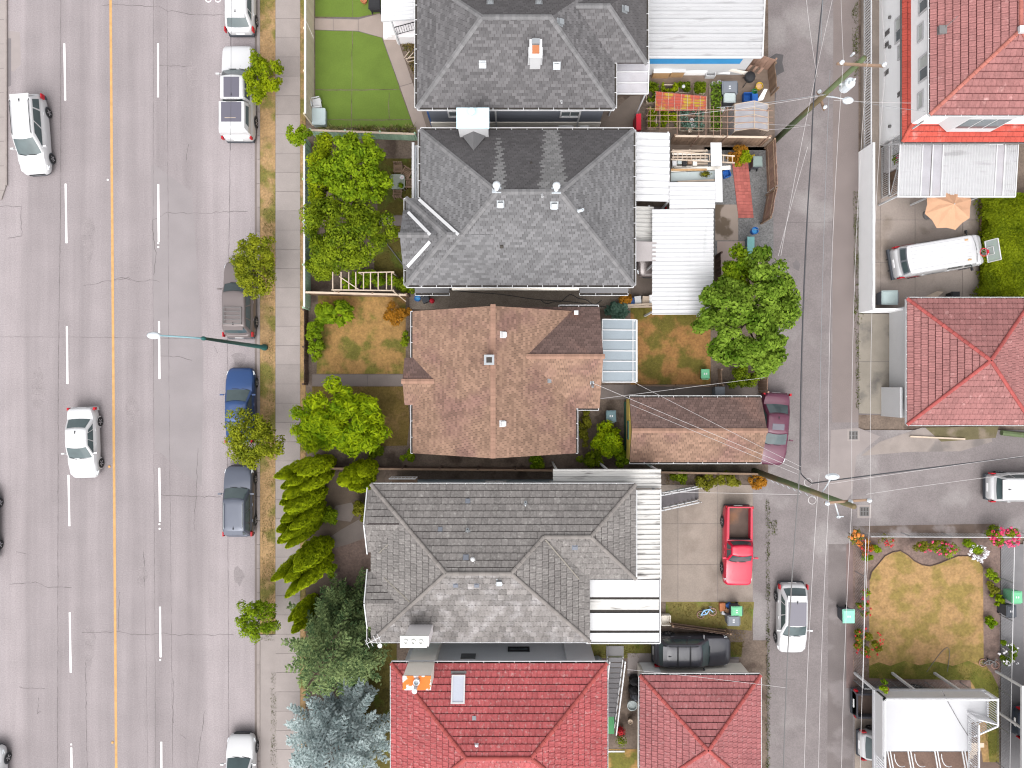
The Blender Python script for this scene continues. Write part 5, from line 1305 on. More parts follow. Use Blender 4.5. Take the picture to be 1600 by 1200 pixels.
# ================================================================ VEHICLES
def paint(name, col, rough=.28, metal=0.0):
    return mat(name, col, rough=rough, var=0.0, fine=0.0, metal=metal, coat=.35, spec=.4)
PT = dict(white=paint('white_car_paint', (.44, .44, .45)), blue=paint('blue_car_paint', (.016, .048, .145), metal=.2), grey=paint('grey_car_paint', (.075, .084, .112), metal=.25),
          taupe=paint('taupe_car_paint', (.135, .112, .11), metal=.2), maroon=paint('maroon_car_paint', (.085, .018, .04), metal=.1), red=paint('red_car_paint', (.42, .008, .035)),
          black=paint('black_car_paint', (.045, .045, .055)), silver=paint('silver_car_paint', (.40, .40, .41), metal=.4), darkblue=paint('dark_blue_paint', (.03, .04, .06)))
SPEC = {
    #        L     W    belt  roof  cowl  wsTop  rTop   rBase  zf    zc    zt   tail
    'sedan':   (4.5, 1.78, .93, 1.44, .98, .28, -.98, -1.62, .72, .94, .98),
    'hatch':   (4.3, 1.78, .95, 1.48, 1.0, .30, -1.45, -2.0, .74, .95, .95),
    'mini':    (4.75, 1.80, 1.0, 1.66, 1.35, .55, -1.95, -2.25, .80, 1.0, 1.0),
    'suv':     (4.65, 1.86, 1.08, 1.72, .95, .40, -1.80, -2.2, .92, 1.06, 1.05),
    'wagon':   (4.6, 1.80, 1.0, 1.58, .92, .32, -1.85, -2.2, .84, 1.0, 1.0),
    'pickup':  (4.95, 1.76, 1.06, 1.62, .92, .50, -.20, -.42, .92, 1.06, 1.02),
    'canopy':  (5.75, 1.92, 1.18, 1.86, 1.25, .70, -.78, -.88, 1.02, 1.18, 1.15),
    'van':     (5.6, 1.98, 1.25, 2.05, 2.05, 1.62, -2.60, -2.72, 1.0, 1.22, 1.2),
}
def lerp_tab(tab, y):
    if y <= tab[0][0]: return tab[0][1]
    for (a, va), (c, vc) in zip(tab[:-1], tab[1:]):
        if y <= c:
            t = (y - a) / (c - a); t = t * t * (3 - 2 * t) if False else t
            return va + (vc - va) * t
    return tab[-1][1]
def car(kind, label, color, px, py, heading, name=None, cat='car', roofglass=None, rack=None, rails=False, cross=0, dark_trim=True, L=None, hz=.75, group=None, sunroof=False, tonneau=None, dusty=False):
    Ls, Wd, belt, roof, cowl, wst, rt, rb, zf, zc, zt = SPEC[kind]
    sc = (L or Ls) / Ls; L = Ls * sc; cowl *= sc; wst *= sc; rt *= sc; rb *= sc
    x, y = W(px, py, hz)
    t = thing(name or {'sedan': 'sedan_car', 'hatch': 'hatchback_car', 'mini': 'minivan', 'suv': 'suv', 'wagon': 'station_wagon', 'pickup': 'pickup_truck', 'canopy': 'pickup_truck', 'van': 'cargo_van'}[kind], label, cat, (x, y, .04), R(heading - 90), group)
    P = PT[color]; hl = L / 2; hw = Wd / 2
    bed = kind in ('pickup',)
    # ---- lower body, lofted along the length
    top = [(-hl, zt * .80), (-hl + .06, zt * .93), (-hl + .18, zt), (rb, belt), (cowl, zc), (cowl + .25, zc * .985), (hl - .55, (zf + zc) / 2), (hl - .22, zf), (hl - .06, zf * .88), (hl, zf * .74)]
    if bed: top = [(-hl, belt * .9), (-hl + .04, belt), (cowl, zc), (cowl + .25, zc * .985), (hl - .5, zf * 1.02), (hl - .12, zf * .98), (hl, zf * .86)]
    ys = sorted(set([-hl, -hl + .02, -hl + .06, -hl + .14, -hl + .26, -hl + .5, rb, -1.1, -.5, 0, .5, cowl, cowl + .25, hl - .8, hl - .5, hl - .32, hl - .2, hl - .1, hl - .04, hl]))
    rows = []
    boxy = {'van': 7, 'pickup': 8, 'canopy': 7, 'suv': 5}.get(kind, 3.8); lo = .80 if kind in ('van', 'canopy', 'pickup') else .66
    for yy in ys:
        e = min(1.0, abs(yy) / hl); w = hw * (lo + (1 - lo) * (1 - e ** (boxy * 2)) ** .5) if e > .5 else hw
        w *= 1 - .035 * e ** 3
        zt_ = lerp_tab(top, yy); zs = zt_ * .86; endt = max(0, (e - .93) / .07); zb = .22 + .12 * endt
        half = [(0, zb), (w * .82, zb), (w * .96, zb + .06), (w, .42), (w * .995, zs * .85), (w * .965, zs), (w * .90, zt_ - .015), (w * .78, zt_ + .006), (w * .4, zt_ + .025), (0, zt_ + .03)]
        ring = [(a, yy, z) for a, z in half] + [(-a, yy, z) for a, z in half[-2:0:-1]]
        rows.append(ring)
    b = MB(); n = len(rows[0]); vs = [p for r in rows for p in r]; fs = []
    for i in range(len(rows) - 1):
        for k in range(n):
            if bed and rows[i + 1][0][1] <= rb + .02 and rows[i][0][1] >= -hl + .05 and abs(rows[i][k][0]) < hw * .86 and abs(rows[i][(k + 1) % n][0]) < hw * .86 and rows[i][k][2] > .6: continue
            fs.append([i * n + k, i * n + (k + 1) % n, (i + 1) * n + (k + 1) % n, (i + 1) * n + k])
    fs.append(list(range(n))); fs.append([(len(rows) - 1) * n + k for k in range(n)][::-1])
    b.add(vs, fs); o = b.build('body', P, t, local=True, smooth=True); weld(o)
    try: o.data.set_sharp_from_angle(angle=R(50))
    except Exception: pass
    # ---- cabin
    z0, z1 = belt - .03, roof
    def wid(v): return hw * (.90 - .17 * v ** 1.3) if kind != 'van' else hw * (.955 - .10 * v ** 1.5)
    def yf(v): return cowl + .06 + (wst - cowl - .06) * v
    def yr(v): return rb + (rt - rb) * v
    bow = .10 if kind != 'van' else .14
    def G(side, a, v):
        z = z0 + (z1 - .06 - z0) * v
        if side == 'F': return Vector((wid(v) * a, yf(v) - bow * a * a, z))
        if side == 'B': return Vector((wid(v) * a, yr(v) + bow * .7 * a * a, z))
        s = 1 if side == 'R' else -1
        return Vector((s * wid(v), (yf(v) - bow) + ((yr(v) + bow * .7) - (yf(v) - bow)) * a, z))
    levels = [0, .25, .5, .75, 1.0]; rows = []
    for v in levels:
        ring = [G('F', a, v) for a in (-.93, -.5, 0, .5, .93)] + [G('R', a, v) for a in (.035, .3, .5, .75, .965)] + [G('B', a, v) for a in (.93, .5, 0, -.5, -.93)] + [G('L', a, v) for a in (.965, .75, .5, .3, .035)]
        rows.append(ring)
    c = sum(rows[-1], Vector()) / len(rows[-1])
    for f, dz in ((.96, .032), (.86, .056), (.5, .07)):
        rows.append([Vector((c.x + (p.x - c.x) * f, c.y + (p.y - c.y) * (1 - (1 - f) * .7), p.z + dz)) for p in rows[4]])
    b = MB(); n = len(rows[0]); vs = [tuple(p) for r in rows for p in r]; fs = []
    for i in range(len(rows) - 1):
        for k in range(n): fs.append([i * n + k, i * n + (k + 1) % n, (i + 1) * n + (k + 1) % n, (i + 1) * n + k])
    fs.append([(len(rows) - 1) * n + k for k in range(n)])
    b.add(vs, fs); o = b.build('cabin', P, t, local=True, smooth=True); weld(o)
    try: o.data.set_sharp_from_angle(angle=R(40))
    except Exception: pass
    def pane(name, side, a0, a1, v0, v1, m, off=.012, na=6, nv=4, a0t=None, a1t=None):
        b = MB(); rr = []
        for j in range(nv + 1):
            v = v0 + (v1 - v0) * j / nv; r_ = []
            f = j / nv
            s0 = a0 + ((a0t if a0t is not None else a0) - a0) * f; s1 = a1 + ((a1t if a1t is not None else a1) - a1) * f
            for i in range(na + 1):
                a = s0 + (s1 - s0) * i / na
                p = G(side, a, v)
                dv = G(side, a, v + .01) - p; da = G(side, a + .01, v) - p
                nn = da.cross(dv).normalized(); out = Vector((0, 1, .3)) if side == 'F' else Vector((0, -1, .3)) if side == 'B' else Vector((1 if side == 'R' else -1, 0, .2))
                if nn.dot(out) < 0: nn = -nn
                r_.append(p + nn * off)
            rr.append(r_)
        b.grid(rr); return b.build(name, m, t, local=True, smooth=True)
    gl = MT['glass']
    pane('windshield', 'F', -.88, .88, .08, .97, gl)
    if kind == 'van':
        for s in (-1, 1): pane('rear_window', 'B', s * .06, s * .78, .30, .86, gl)
        pane('window_surround', 'B', -.86, .86, .2, .97, MT['bin_grey'], off=.006)
        for sd in 'RL': pane('side_window', sd, .05, .17, .2, .85, gl, a0t=.08); pane('side_window', sd, .20, .42, .3, .85, gl)
    elif kind in ('pickup', 'canopy'):
        pane('rear_window', 'B', -.8, .8, .25, .9, gl)
        for sd in 'RL': pane('side_window', sd, .10, .55, .12, .88, gl, a0t=.16); pane('side_window', sd, .62, .93, .12, .88, gl)
    else:
        pane('rear_window', 'B', -.84, .84, .12 if kind in ('sedan', 'hatch') else .3, .93, gl)
        for sd in 'RL':
            pane('side_window', sd, .07, .40, .12, .88, gl, a0t=.13); pane('side_window', sd, .43, .72, .12, .88, gl)
            if kind not in ('sedan', 'hatch'): pane('side_window', sd, .75, .94, .15, .86, gl)
            else: pane('side_window', sd, .745, .90, .15, .80, gl, a1t=.86)
    # ---- wheels
    wr = .315 if kind not in ('suv', 'pickup', 'canopy', 'van') else .355
    wy = (hl * .60, -hl * .58) if kind != 'van' else (hl * .64, -hl * .52)
    for yy in wy:
        for s in (-1, 1):
            b = MB(); prof = [(wr * .62, 0), (wr * .72, .012), (wr * .95, .004), (wr, -.03), (wr, -.18), (wr * .9, -.21)]
            b.lathe([(r_, s * (hw + .012 + d)) for r_, d in prof], (0, yy, wr), 18, 'x')
            w_ = b.build('wheel', MT['black'], t, local=True, smooth=True)
            b = MB(); b.lathe([(wr * .63, s * (hw + .008)), (wr * .5, s * (hw - .01)), (wr * .18, s * (hw - .005)), (0, s * (hw + .006))], (0, yy, wr), 18, 'x')
            for k in range(5):
                a = 2 * pi * k / 5; b.bar((s * (hw + .004), yy + cos(a) * wr * .12, wr + sin(a) * wr * .12), (s * (hw + .012), yy + cos(a) * wr * .6, wr + sin(a) * wr * .6), .05, .03, up=(1, 0, 0))
            b.build('rim', MT['rim'], w_, local=True)
            b = MB(); ring = [(wr * 1.16 * cos(a), wr * 1.16 * sin(a)) for a in np.linspace(-.25, pi + .25, 13)]
            inn = [(wr * .9 * cos(a), wr * .9 * sin(a)) for a in np.linspace(-.25, pi + .25, 13)]
            b.grid([[(s * (hw + .006), yy + p, wr + q) for p, q in ring], [(s * (hw + .006), yy + p, wr + q) for p, q in inn]]); b.build('wheel_arch', MT['bin_dark'] if dark_trim else P, t, local=True)
    # ---- lights, mirrors, plates, handles
    for s in (-1, 1):
        b = MB(); yh = hl - .30
        zz = lerp_tab(top, hl - .18)
        b.add([(s * hw * .90, hl - .40, zz * .985), (s * hw * .60, hl - .10, zz * .90), (s * hw * .60, hl - .05, zz * .78), (s * hw * .92, hl - .22, zz * .80), (s * hw * 1.0, hl - .45, zz * .84)], [[0, 1, 2, 3, 4]])
        b.add([(s * hw * .93, hl - .46, zz * 1.0), (s * hw * .66, hl - .16, zz * .96), (s * hw * .64, hl - .06, zz * .86), (s * hw * .93, hl - .24, zz * .86)], [[0, 1, 2, 3]])
        b.build('headlight', MT['lamp_clear'], t, local=True)
        b = MB(); zz = zt * .92
        if kind in ('suv', 'wagon', 'mini', 'van', 'hatch'): b.box(s * hw * .955 - .05, -hl + .05, zz * .70, s * hw * .955 + .02, -hl + .34, zz * 1.03)
        else: b.box(s * hw * .90 - .09, -hl - .004, zz * .70, s * hw * .90 + .02, -hl + .16, zz * .97)
        b.build('taillight', MT['lamp_red'], t, local=True)
        b = MB(); mp_ = G('R' if s > 0 else 'L', .06, .15)
        b.bar((mp_.x - s * .03, mp_.y - .02, mp_.z + .02), (mp_.x + s * .16, mp_.y - .05, mp_.z + .06), .035); b.cbox((mp_.x + s * .20, mp_.y - .06, mp_.z + .06), .20, .09, .14); b.build('mirror', MT['black'] if kind == 'van' else P, t, local=True)
        for k, a in enumerate((.36, .70)):
            q = G('R' if s > 0 else 'L', a, 0); b = MB(); b.box(s * (hw * .985) - .012, q.y - .09, belt * .80, s * (hw * .985) + .022, q.y + .09, belt * .80 + .03); b.build('door_handle', P, t, local=True)
    b = MB(); b.box(-hw * .55, hl - .035, zf * .52, hw * .55, hl + .012, zf * .74); b.build('grille', MT['black'], t, local=True)
    b = MB(); b.box(-.26, -hl - .02, zt * .58, .26, -hl + .03, zt * .72); b.build('licence_plate', MT['stucco_white'], t, local=True)
    b = MB(); b.prism([(-hw * .8, hl - .12), (hw * .8, hl - .12), (hw * .5, hl + .015), (-hw * .5, hl + .015)], .24, .34); b.prism([(-hw * .86, -hl - .03), (hw * .86, -hl - .03), (hw * .93, -hl + .2), (-hw * .93, -hl + .2)], .26, .48); b.build('bumper', MT['bin_dark'] if dark_trim else P, t, local=True)
    b = MB()
    for s in (-.5, .25): p = G('F', s, .06); q = G('F', s + .55, .12); b.bar((p.x, p.y + .03, p.z + .03), (q.x, q.y + .03, q.z + .03), .022)
    b.build('wiper', MT['black'], t, local=True)
    b = MB(); b.bar((-.3 * hw, cowl + .18, zc + .008), (-.62 * hw, hl - .45, zf * 1.03), .012, .02); b.bar((.3 * hw, cowl + .18, zc + .008), (.62 * hw, hl - .45, zf * 1.03), .012, .02); b.build('hood_crease', MT['bin_grey'] if color == 'white' else P, t, local=True)
    zr = z1 + .012
    def roofz(yy): return z1 + .006
    if roofglass:
        for y0, y1, wf in roofglass:
            b = MB(); ww = wid(1) * wf; b.prism([(-ww, y0), (ww, y0), (ww, y1), (-ww, y1)], z1 - .03, z1 + .022); b.build('roof_glass', MT['glass_roof'], t, local=True)
    if sunroof:
        b = MB(); b.prism([(-.36, wst - .62), (.36, wst - .62), (.36, wst - .25), (-.36, wst - .25)], z1 - .02, z1 + .018); b.build('sunroof', MT['glass_roof'], t, local=True)
    if rails:
        for s in (-1, 1):
            b = MB(); xx = s * wid(1) * .86; b.tube([(xx, wst - .25, z1 - .01), (xx, wst - .4, z1 + .06), (xx, rt + .35, z1 + .06), (xx, rt + .2, z1 - .01)], .02, 6); b.build('roof_rail', MT['galv'] if rails == 'silver' else MT['black'], t, local=True)
    for k in range(cross):
        yy = wst - .75 - k * .75; b = MB(); b.bar((-wid(1) * .88, yy, z1 + .08), (wid(1) * .88, yy, z1 + .08), .06, .03); b.build('cross_bar', MT['black'], t, local=True)
    if rack:
        b = MB(); ww = wid(1) * .78; y0, y1 = wst - 1.0, rt + .25
        for s in (-1, 1): b.tube([(s * ww, y0, z1 + .14), (s * ww, y1, z1 + .14)], .028, 6)
        for i in range(5): yy = y0 + (y1 - y0) * i / 4; b.tube([(-ww, yy, z1 + .14), (ww, yy, z1 + .14)], .024, 6)
        for s in (-1, 1):
            for yy in (y0, y1): b.bar((s * ww, yy, z1 - .02), (s * ww, yy, z1 + .14), .04)
        b.build('roof_rack', MT['iron'], t, local=True)
    if kind not in ('van', 'pickup'):
        b = MB(); b.prism([(-.03, rt + .18), (.03, rt + .18), (.0, rt + .36)], z1, z1 + .05); b.build('antenna', MT['black'], t, local=True)
    if kind in ('suv', 'hatch', 'mini', 'wagon'):
        b = MB(); ww = wid(1) * .88; b.prism([(-ww, rt - .14), (ww, rt - .14), (ww * .96, rt + .12), (-ww * .96, rt + .12)], z1 - .06, z1 - .01); b.build('spoiler', P, t, local=True)
    if bed:
        b = MB(); y0, y1 = -hl + .07, rb - .04; ww = hw * .80
        b.box(-ww, y0, .62, ww, y1, .66); b.build('bed_floor', mat('rusty_bed_liner', (.085, .06, .05), var=.25, sc=1.5, col2=(.16, .085, .05), c2sc=.6), t, local=True)
        for s in (-1, 1):
            b = MB(); b.box(s * ww - .05, y0, .3, s * ww + .06, y1, belt + .03); b.build('bed_side', P, t, local=True)
        b = MB(); b.box(-hw * .86, -hl + .0, .45, hw * .86, -hl + .07, belt + .025); b.build('tailgate', P, t, local=True)
        b = MB(); b.box(-ww, rb - .06, .5, ww, rb, belt + .02); b.build('bed_front', MT['black'], t, local=True)
    if kind == 'canopy':
        b = MB(); y0, y1 = -hl + .16, rb - .06; zc0, zc1 = belt - .02, roof + .02; w0, w1 = hw * .95, hw * .80
        rr = []
        for z, f, g in ((zc0, 1, 0), (zc0 + .35, .97, .03), (zc1 - .08, .86, .16), (zc1 - .02, .82, .22), (zc1, .72, .30)):
            w = w0 * f; rr.append([(-w, y1, z), (w, y1, z), (w, y0 + g, z), (-w, y0 + g, z)])
        vs = [p for r_ in rr for p in r_]; fs = [[i * 4 + k, i * 4 + (k + 1) % 4, (i + 1) * 4 + (k + 1) % 4, (i + 1) * 4 + k] for i in range(4) for k in range(4)] + [[16, 17, 18, 19]]
        b.add(vs, fs); cn = b.build('canopy', P, t, local=True)
        b = MB(); b.prism([(-w0 * .66, y0 + .55), (w0 * .66, y0 + .55), (w0 * .66, y1 - .05), (-w0 * .66, y1 - .05)], zc1 - .02, zc1 + .015); b.build('roof_panel', MT['glass_roof'], cn, local=True)
        b = MB(); b.bar((-w0 * .42, y0 + .78, zc1 + .02), (w0 * .3, y0 + .78, zc1 + .02), .03, .01); b.build('panel_strip', MT['wood_pale'], cn, local=True)
        b = MB(); b.box(-.32, y1 - .02, zc1 - .01, .32, y1 + .08, zc1 + .03); b.build('brake_light', MT['black'], cn, local=True)
        b = MB(); b.face([(-w0 * .78, y0 + .07, zc0 + .42), (w0 * .78, y0 + .07, zc0 + .42), (w0 * .70, y0 + .175, zc1 - .07), (-w0 * .70, y0 + .175, zc1 - .07)]); b.build('rear_window', MT['glass'], cn, local=True)
        for s in (-1, 1):
            b = MB(); b.face([(s * w0 * .975 + s * .012, y0 + .35, zc0 + .33), (s * w0 * .975 + s * .012, y1 - .2, zc0 + .33), (s * w0 * .88 + s * .012, y1 - .2, zc1 - .13), (s * w0 * .88 + s * .012, y0 + .5, zc1 - .13)]); b.build('side_window', MT['glass'], cn, local=True)
    return t

car('mini', 'white minivan driving down the far lane by the left pavement', 'white', 50, 210, -88.0 + 2.5, rails='black', L=4.85)
car('sedan', 'white sedan driving alone in the lane left of the yellow line', 'white', 129, 692, -90 + 1.5, L=4.35, dark_trim=False)
car('hatch', 'white hatchback parked at the kerb, cut by the top edge of the photo', 'white', 375, -4, 90, L=4.4, dark_trim=True)
car('canopy', 'white pickup truck with glass topped white canopy parked at the kerb', 'white', 373, 146, 90, cat='truck', L=5.75, roofglass=[(-.68, .52, .66)])
car('suv', 'taupe suv with black roof rack half hidden under a street tree', 'taupe', 374, 468, 90, rack=True, L=4.7)
car('sedan', 'blue sedan parked at the kerb with its trunk under a street tree', 'blue', 375, 633, 90, L=4.6)
car('wagon', 'dark grey wagon with silver roof rails parked at the kerb', 'grey', 373, 783, 90, rails='silver', L=4.35)
car('hatch', 'white car with black grille parked at the kerb, cut by the bottom edge', 'white', 376, 1206, 90, L=4.5)
car('sedan', 'maroon sedan with sunroof parked tight against the brown garage', 'maroon', 1209, 670, -94, L=4.45, sunroof=True, dark_trim=False)
car('pickup', 'bright red pickup truck with empty rusty bed on the concrete driveway', 'red', 1153, 852, -90.5, cat='truck', L=4.85)
car('hatch', 'white hatchback with dark glass roof driving down the back lane', 'white', 1238, 966, -90.5, L=4.3, roofglass=[(-1.2, .22, .84)])
car('suv', 'black suv with roof cross bars parked beside the red roofed garage', 'black', 1081, 1016, 0, L=4.75, cross=2, rails='black')
car('hatch', 'white car whose rounded tail sticks out from under the white deck', 'white', 1400, 1166, 0, L=4.3, hz=.9)
car('pickup', 'black pickup truck whose tail sticks out from under the white deck', 'black', 1398, 1099, 0, cat='truck', L=5.0)
van = car('van', 'white work van with colourful side graphics parked in the walled court', 'white', 1468, 400, 9.5, cat='van', L=5.5, hz=1.0)
car('mini', 'white minivan on the side lane leaving at the right edge', 'white', 1605, 762, 0, L=4.6, hz=.9)
car('hatch', 'dark car mostly hidden under the white carport, only its corner visible', 'taupe', 1018, 378, -90, L=4.3)
car('suv', 'dark car under the deck at the lower right edge, only its side visible', 'darkblue', 1645, 1128, 0, L=4.6)
car('sedan', 'car at the left edge of which only two wheels are visible', 'black', -30, 821, 90, L=4.4)
car('hatch', 'white car corner with one wheel at the bottom left edge', 'white', -17, 1222, 90, L=4.3)
# van details: ribbed roof, lettering-free stripes as on the photo, marker lights, hitch
hl = 2.75
for i in range(7):
    b = MB(); x = -.66 + i * .22; b.box(x - .02, -2.3, 2.05, x + .02, 1.2, 2.072); b.build('roof_rib', PT['white'], van, local=True)
for s in (-1, 1):
    b = MB(); b.box(s * .6 - .05, .95, 2.05, s * .6 + .05, 1.15, 2.085); b.build('marker_light', MT['plywood'], van, local=True)
    b = MB()
    for k, (y0, y1, z0, z1) in enumerate(((-2.35, -1.9, .75, .95), (-2.2, -1.5, .98, 1.08), (-1.85, -1.35, .72, .9))):
        b.prism([(s * .993 - .004, y0), (s * .993 + .004, y0), (s * .993 + .004, y1), (s * .993 - .004, y1)], z0, z1)
    b.build('side_graphic', MT['lamp_red'], van, local=True)
    b = MB()
    for k, (y0, y1, z0, z1) in enumerate(((-1.2, -.4, .85, .97), (-.9, .1, 1.0, 1.08), (-.5, .3, .72, .8))):
        b.prism([(s * .993 - .004, y0), (s * .993 + .004, y0), (s * .993 + .004, y1), (s * .993 - .004, y1)], z0, z1)
    b.build('side_graphic', MT['iron'], van, local=True)
    b = MB(); b.bar((s * .35, -hl - .02, .42), (s * .35, -hl - .22, .42), .07); b.build('step_bracket', MT['black'], van, local=True)
b = MB(); b.box(-.95, -hl - .12, .38, .95, -hl + .04, .55); b.build('rear_step', MT['bin_dark'], van, local=True)
# ================================================================ PLANTS
LM = dict(
    yg=leaf_mat('yellow_green_leaf', (0.085, 0.125, 0.006), (0.26, 0.30, 0.012), sc=1.3),
    lime=leaf_mat('lime_leaf', (0.075, 0.135, 0.004), (0.27, 0.33, 0.010), sc=1.1),
    street=leaf_mat('street_tree_leaf', (0.080, 0.10, 0.012), (0.27, 0.28, 0.032), sc=1.3),
    bright=leaf_mat('bright_leaf', (0.065, 0.115, 0.007), (0.21, 0.28, 0.018), sc=1.0),
    dark=leaf_mat('dark_leaf', (0.055, 0.088, 0.008), (0.19, 0.235, 0.02), sc=1.1),
    broad=leaf_mat('broad_leaf', (0.046, 0.092, 0.008), (0.20, 0.285, 0.065), sc=.9),
    cyp=leaf_mat('cypress_spray', (0.125, 0.165, 0.006), (0.32, 0.37, 0.014), sc=2.4, trans=.3),
    con=leaf_mat('cedar_needles', (0.046, 0.088, 0.036), (0.225, 0.285, 0.115), sc=1.8, trans=.22),
    blue=leaf_mat('blue_spruce_needles', (0.26, 0.33, 0.33), (0.50, 0.57, 0.57), sc=1.8, trans=.25),
    hedge=leaf_mat('hedge_leaf', (0.075, 0.10, 0.005), (0.17, 0.20, 0.010), sc=1.0),
    rust=leaf_mat('rusty_leaf', (0.20, 0.09, 0.02), (0.36, 0.15, 0.03), sc=1.2),
    olive=leaf_mat('olive_leaf', (0.085, 0.085, 0.015), (0.20, 0.19, 0.035), sc=1.2),
    mint=leaf_mat('glaucous_leaf', (0.07, 0.14, 0.10), (0.15, 0.24, 0.19), sc=1.2))
for _m in LM.values():
    _x = [n for n in _m.node_tree.nodes if n.type == 'MIX'][0]
    for _i in (6, 7):
        v = _x.inputs[_i].default_value; k = v[2] < .3 * v[1]
        if k: v[0] *= 1.04; v[1] *= 1.08; v[2] *= .55
def leaf_quads(pos, nrm, size, asp=1.7, rng=nrng):
    n = len(pos)
    r = rng.normal(size=(n, 3)); t = np.cross(nrm, r); t /= np.linalg.norm(t, axis=1, keepdims=True) + 1e-9
    s = np.cross(nrm, t); sz = (size * rng.uniform(.6, 1.3, n))[:, None]
    a = t * sz * asp / 2; c = s * sz / 2
    fold = nrm * sz * .18
    return np.stack([pos - a, pos + c * .9 + fold, pos + a, pos - c * .9 + fold], 1)
def unit(n, rng=nrng):
    v = rng.normal(size=(n, 3)); return v / np.linalg.norm(v, axis=1, keepdims=True)
def cloud(clumps, nleaf, size, up=.6, asp=1.7, shell=.55):
    """leaves gathered round clump centres (x,y,z,r)"""
    c = np.array(clumps); w = c[:, 3] ** 2; idx = nrng.choice(len(c), nleaf, p=w / w.sum())
    d = unit(nleaf); rr = (shell + (1 - shell) * nrng.uniform(0, 1, nleaf) ** .7) * nrng.uniform(.75, 1.2, nleaf)
    p = c[idx, :3] + d * (c[idx, 3] * rr)[:, None]
    nn = d + np.array([0, 0, up]) + nrng.normal(0, .45, (nleaf, 3)); nn /= np.linalg.norm(nn, axis=1, keepdims=True)
    return leaf_quads(p, nn, size, asp)
def tree(name, label, px, py, hc, rx, ry, rz, mat_, nleaf, size, nclump=60, cl=.42, trunk=.10, group=None, cat='tree', lobes=0.0, seed=1, up=.6, asp=1.7, base=None, flat=0.0, trunk_m=None, limbs=8):
    rng = np.random.default_rng(seed)
    cx, cy = W(px, py, hc)
    bx, by = base if base else (cx, cy)
    t = thing(name, label, cat, (bx, by, .05), 0, group)
    cl_ = []
    ph = rng.uniform(0, 6, 6)
    for i in range(nclump):
        d = rng.normal(size=3); d /= np.linalg.norm(d); d[2] = abs(d[2]) * 1.0 if rng.uniform() < .75 else d[2]
        az = math.atan2(d[1], d[0]); k = 1 + lobes * (sin(2 * az + ph[0]) * .5 + sin(3 * az + ph[1]) * .6 + sin(5 * az + ph[2]) * .5)
        rr = rng.uniform(.35, 1.0) ** .55 * k
        cl_.append((cx - bx + d[0] * rx * rr, cy - by + d[1] * ry * rr, hc - .05 + d[2] * rz * rr, cl * rng.uniform(.65, 1.25)))
    q = cloud(cl_, nleaf, size, up, asp)
    tr = MB(); top = hc - rz * .35
    tr.tube([(0, 0, 0), (.02, .03, top * .5), ((cx - bx) * .6, (cy - by) * .6, top)], trunk, 8, trunk * .6)
    for i in range(limbs):
        c = cl_[int(rng.integers(len(cl_)))]; st = Vector(((cx - bx) * .6, (cy - by) * .6, top * rng.uniform(.75, 1.0)))
        e = Vector(c[:3]); m = st.lerp(e, .5) + Vector((0, 0, .12)); tr.tube([st, m, e], trunk * .45, 5, trunk * .12)
    tr.build('trunk', trunk_m or MT['bark'], t, local=True, smooth=True)
    quads_mesh('crown', q, mat_, t)
    return t
def core(parent, name, mat_, ellipsoids):
    b = MB()
    for x, y, z, a, c, h in ellipsoids:
        rows = []
        for i in range(6):
            th = pi * i / 5; rows.append((sin(th), -cos(th)))
        b.lathe([(max(r_, .001) * a, z_ * h) for r_, z_ in rows], (x, y, z), 10, 'z', 1.0, c / a)
    return b.build(name, mat_, parent, local=True)

# street trees
tree('street_tree', 'thin bright green street tree overhanging the white pickup truck with canopy', 411, 120, 2.1, 1.2, 1.45, .8, LM['yg'], 5600, .09, nclump=60, cl=.26, trunk=.05, lobes=.35, seed=3, base=W(418, 121), group='street trees in the verge')
tree('street_tree', 'young sparse street tree by the beige fence corner, smallest of the street trees', 467, 211, 2.4, .75, .62, .55, LM['bright'], 2200, .085, nclump=26, cl=.22, trunk=.04, lobes=.4, seed=8, group='street trees in the verge')
tree('street_tree', 'dull green street tree standing over the taupe suv', 399, 416, 2.5, 1.35, 1.85, 1.0, LM['street'], 8800, .085, nclump=95, cl=.30, trunk=.07, lobes=.22, seed=5, base=W(417, 425), group='street trees in the verge')
tree('street_tree', 'dense olive street tree between the blue sedan and the grey wagon', 393, 688, 2.8, 1.55, 1.6, 1.0, LM['street'], 9200, .085, nclump=100, cl=.32, trunk=.07, lobes=.2, seed=6, base=W(417, 682), group='street trees in the verge')
tree('street_tree', 'small street tree opposite the cypress row, lowest of the street trees', 402, 966, 2.1, 1.32, 1.05, .75, LM['bright'], 4600, .085, nclump=50, cl=.28, trunk=.06, lobes=.3, seed=14, base=W(418, 958), group='street trees in the verge')
# front garden of house 2: fruit trees
tree('fruit_tree', 'tall leafy fruit tree with visible twigs in the upper left front garden', 555, 268, 4.0, 2.1, 1.85, 1.3, LM['bright'], 13000, .12, nclump=95, cl=.40, trunk=.11, lobes=.25, seed=21, group='fruit trees behind the green fence', limbs=16)
tree('fruit_tree', 'dark broad fruit tree behind the green fence just above the wooden trellis', 544, 366, 3.8, 2.45, 2.25, 1.4, LM['dark'], 17500, .10, nclump=110, cl=.42, trunk=.12, lobes=.12, seed=22, group='fruit trees behind the green fence', limbs=14)
tree('fruit_tree', 'narrow yellowish fruit tree squeezed against the inside of the green fence', 507, 290, 2.8, .85, 2.7, 1.0, LM['yg'], 10000, .105, nclump=85, cl=.32, trunk=.07, lobes=.2, seed=23, group='fruit trees behind the green fence')
tree('shrub', 'dark bushy shrub at the fence under the broad fruit tree', 505, 415, 1.2, 1.0, .8, .7, LM['dark'], 3000, .10, nclump=26, cl=.3, trunk=.04, cat='shrub', seed=24)
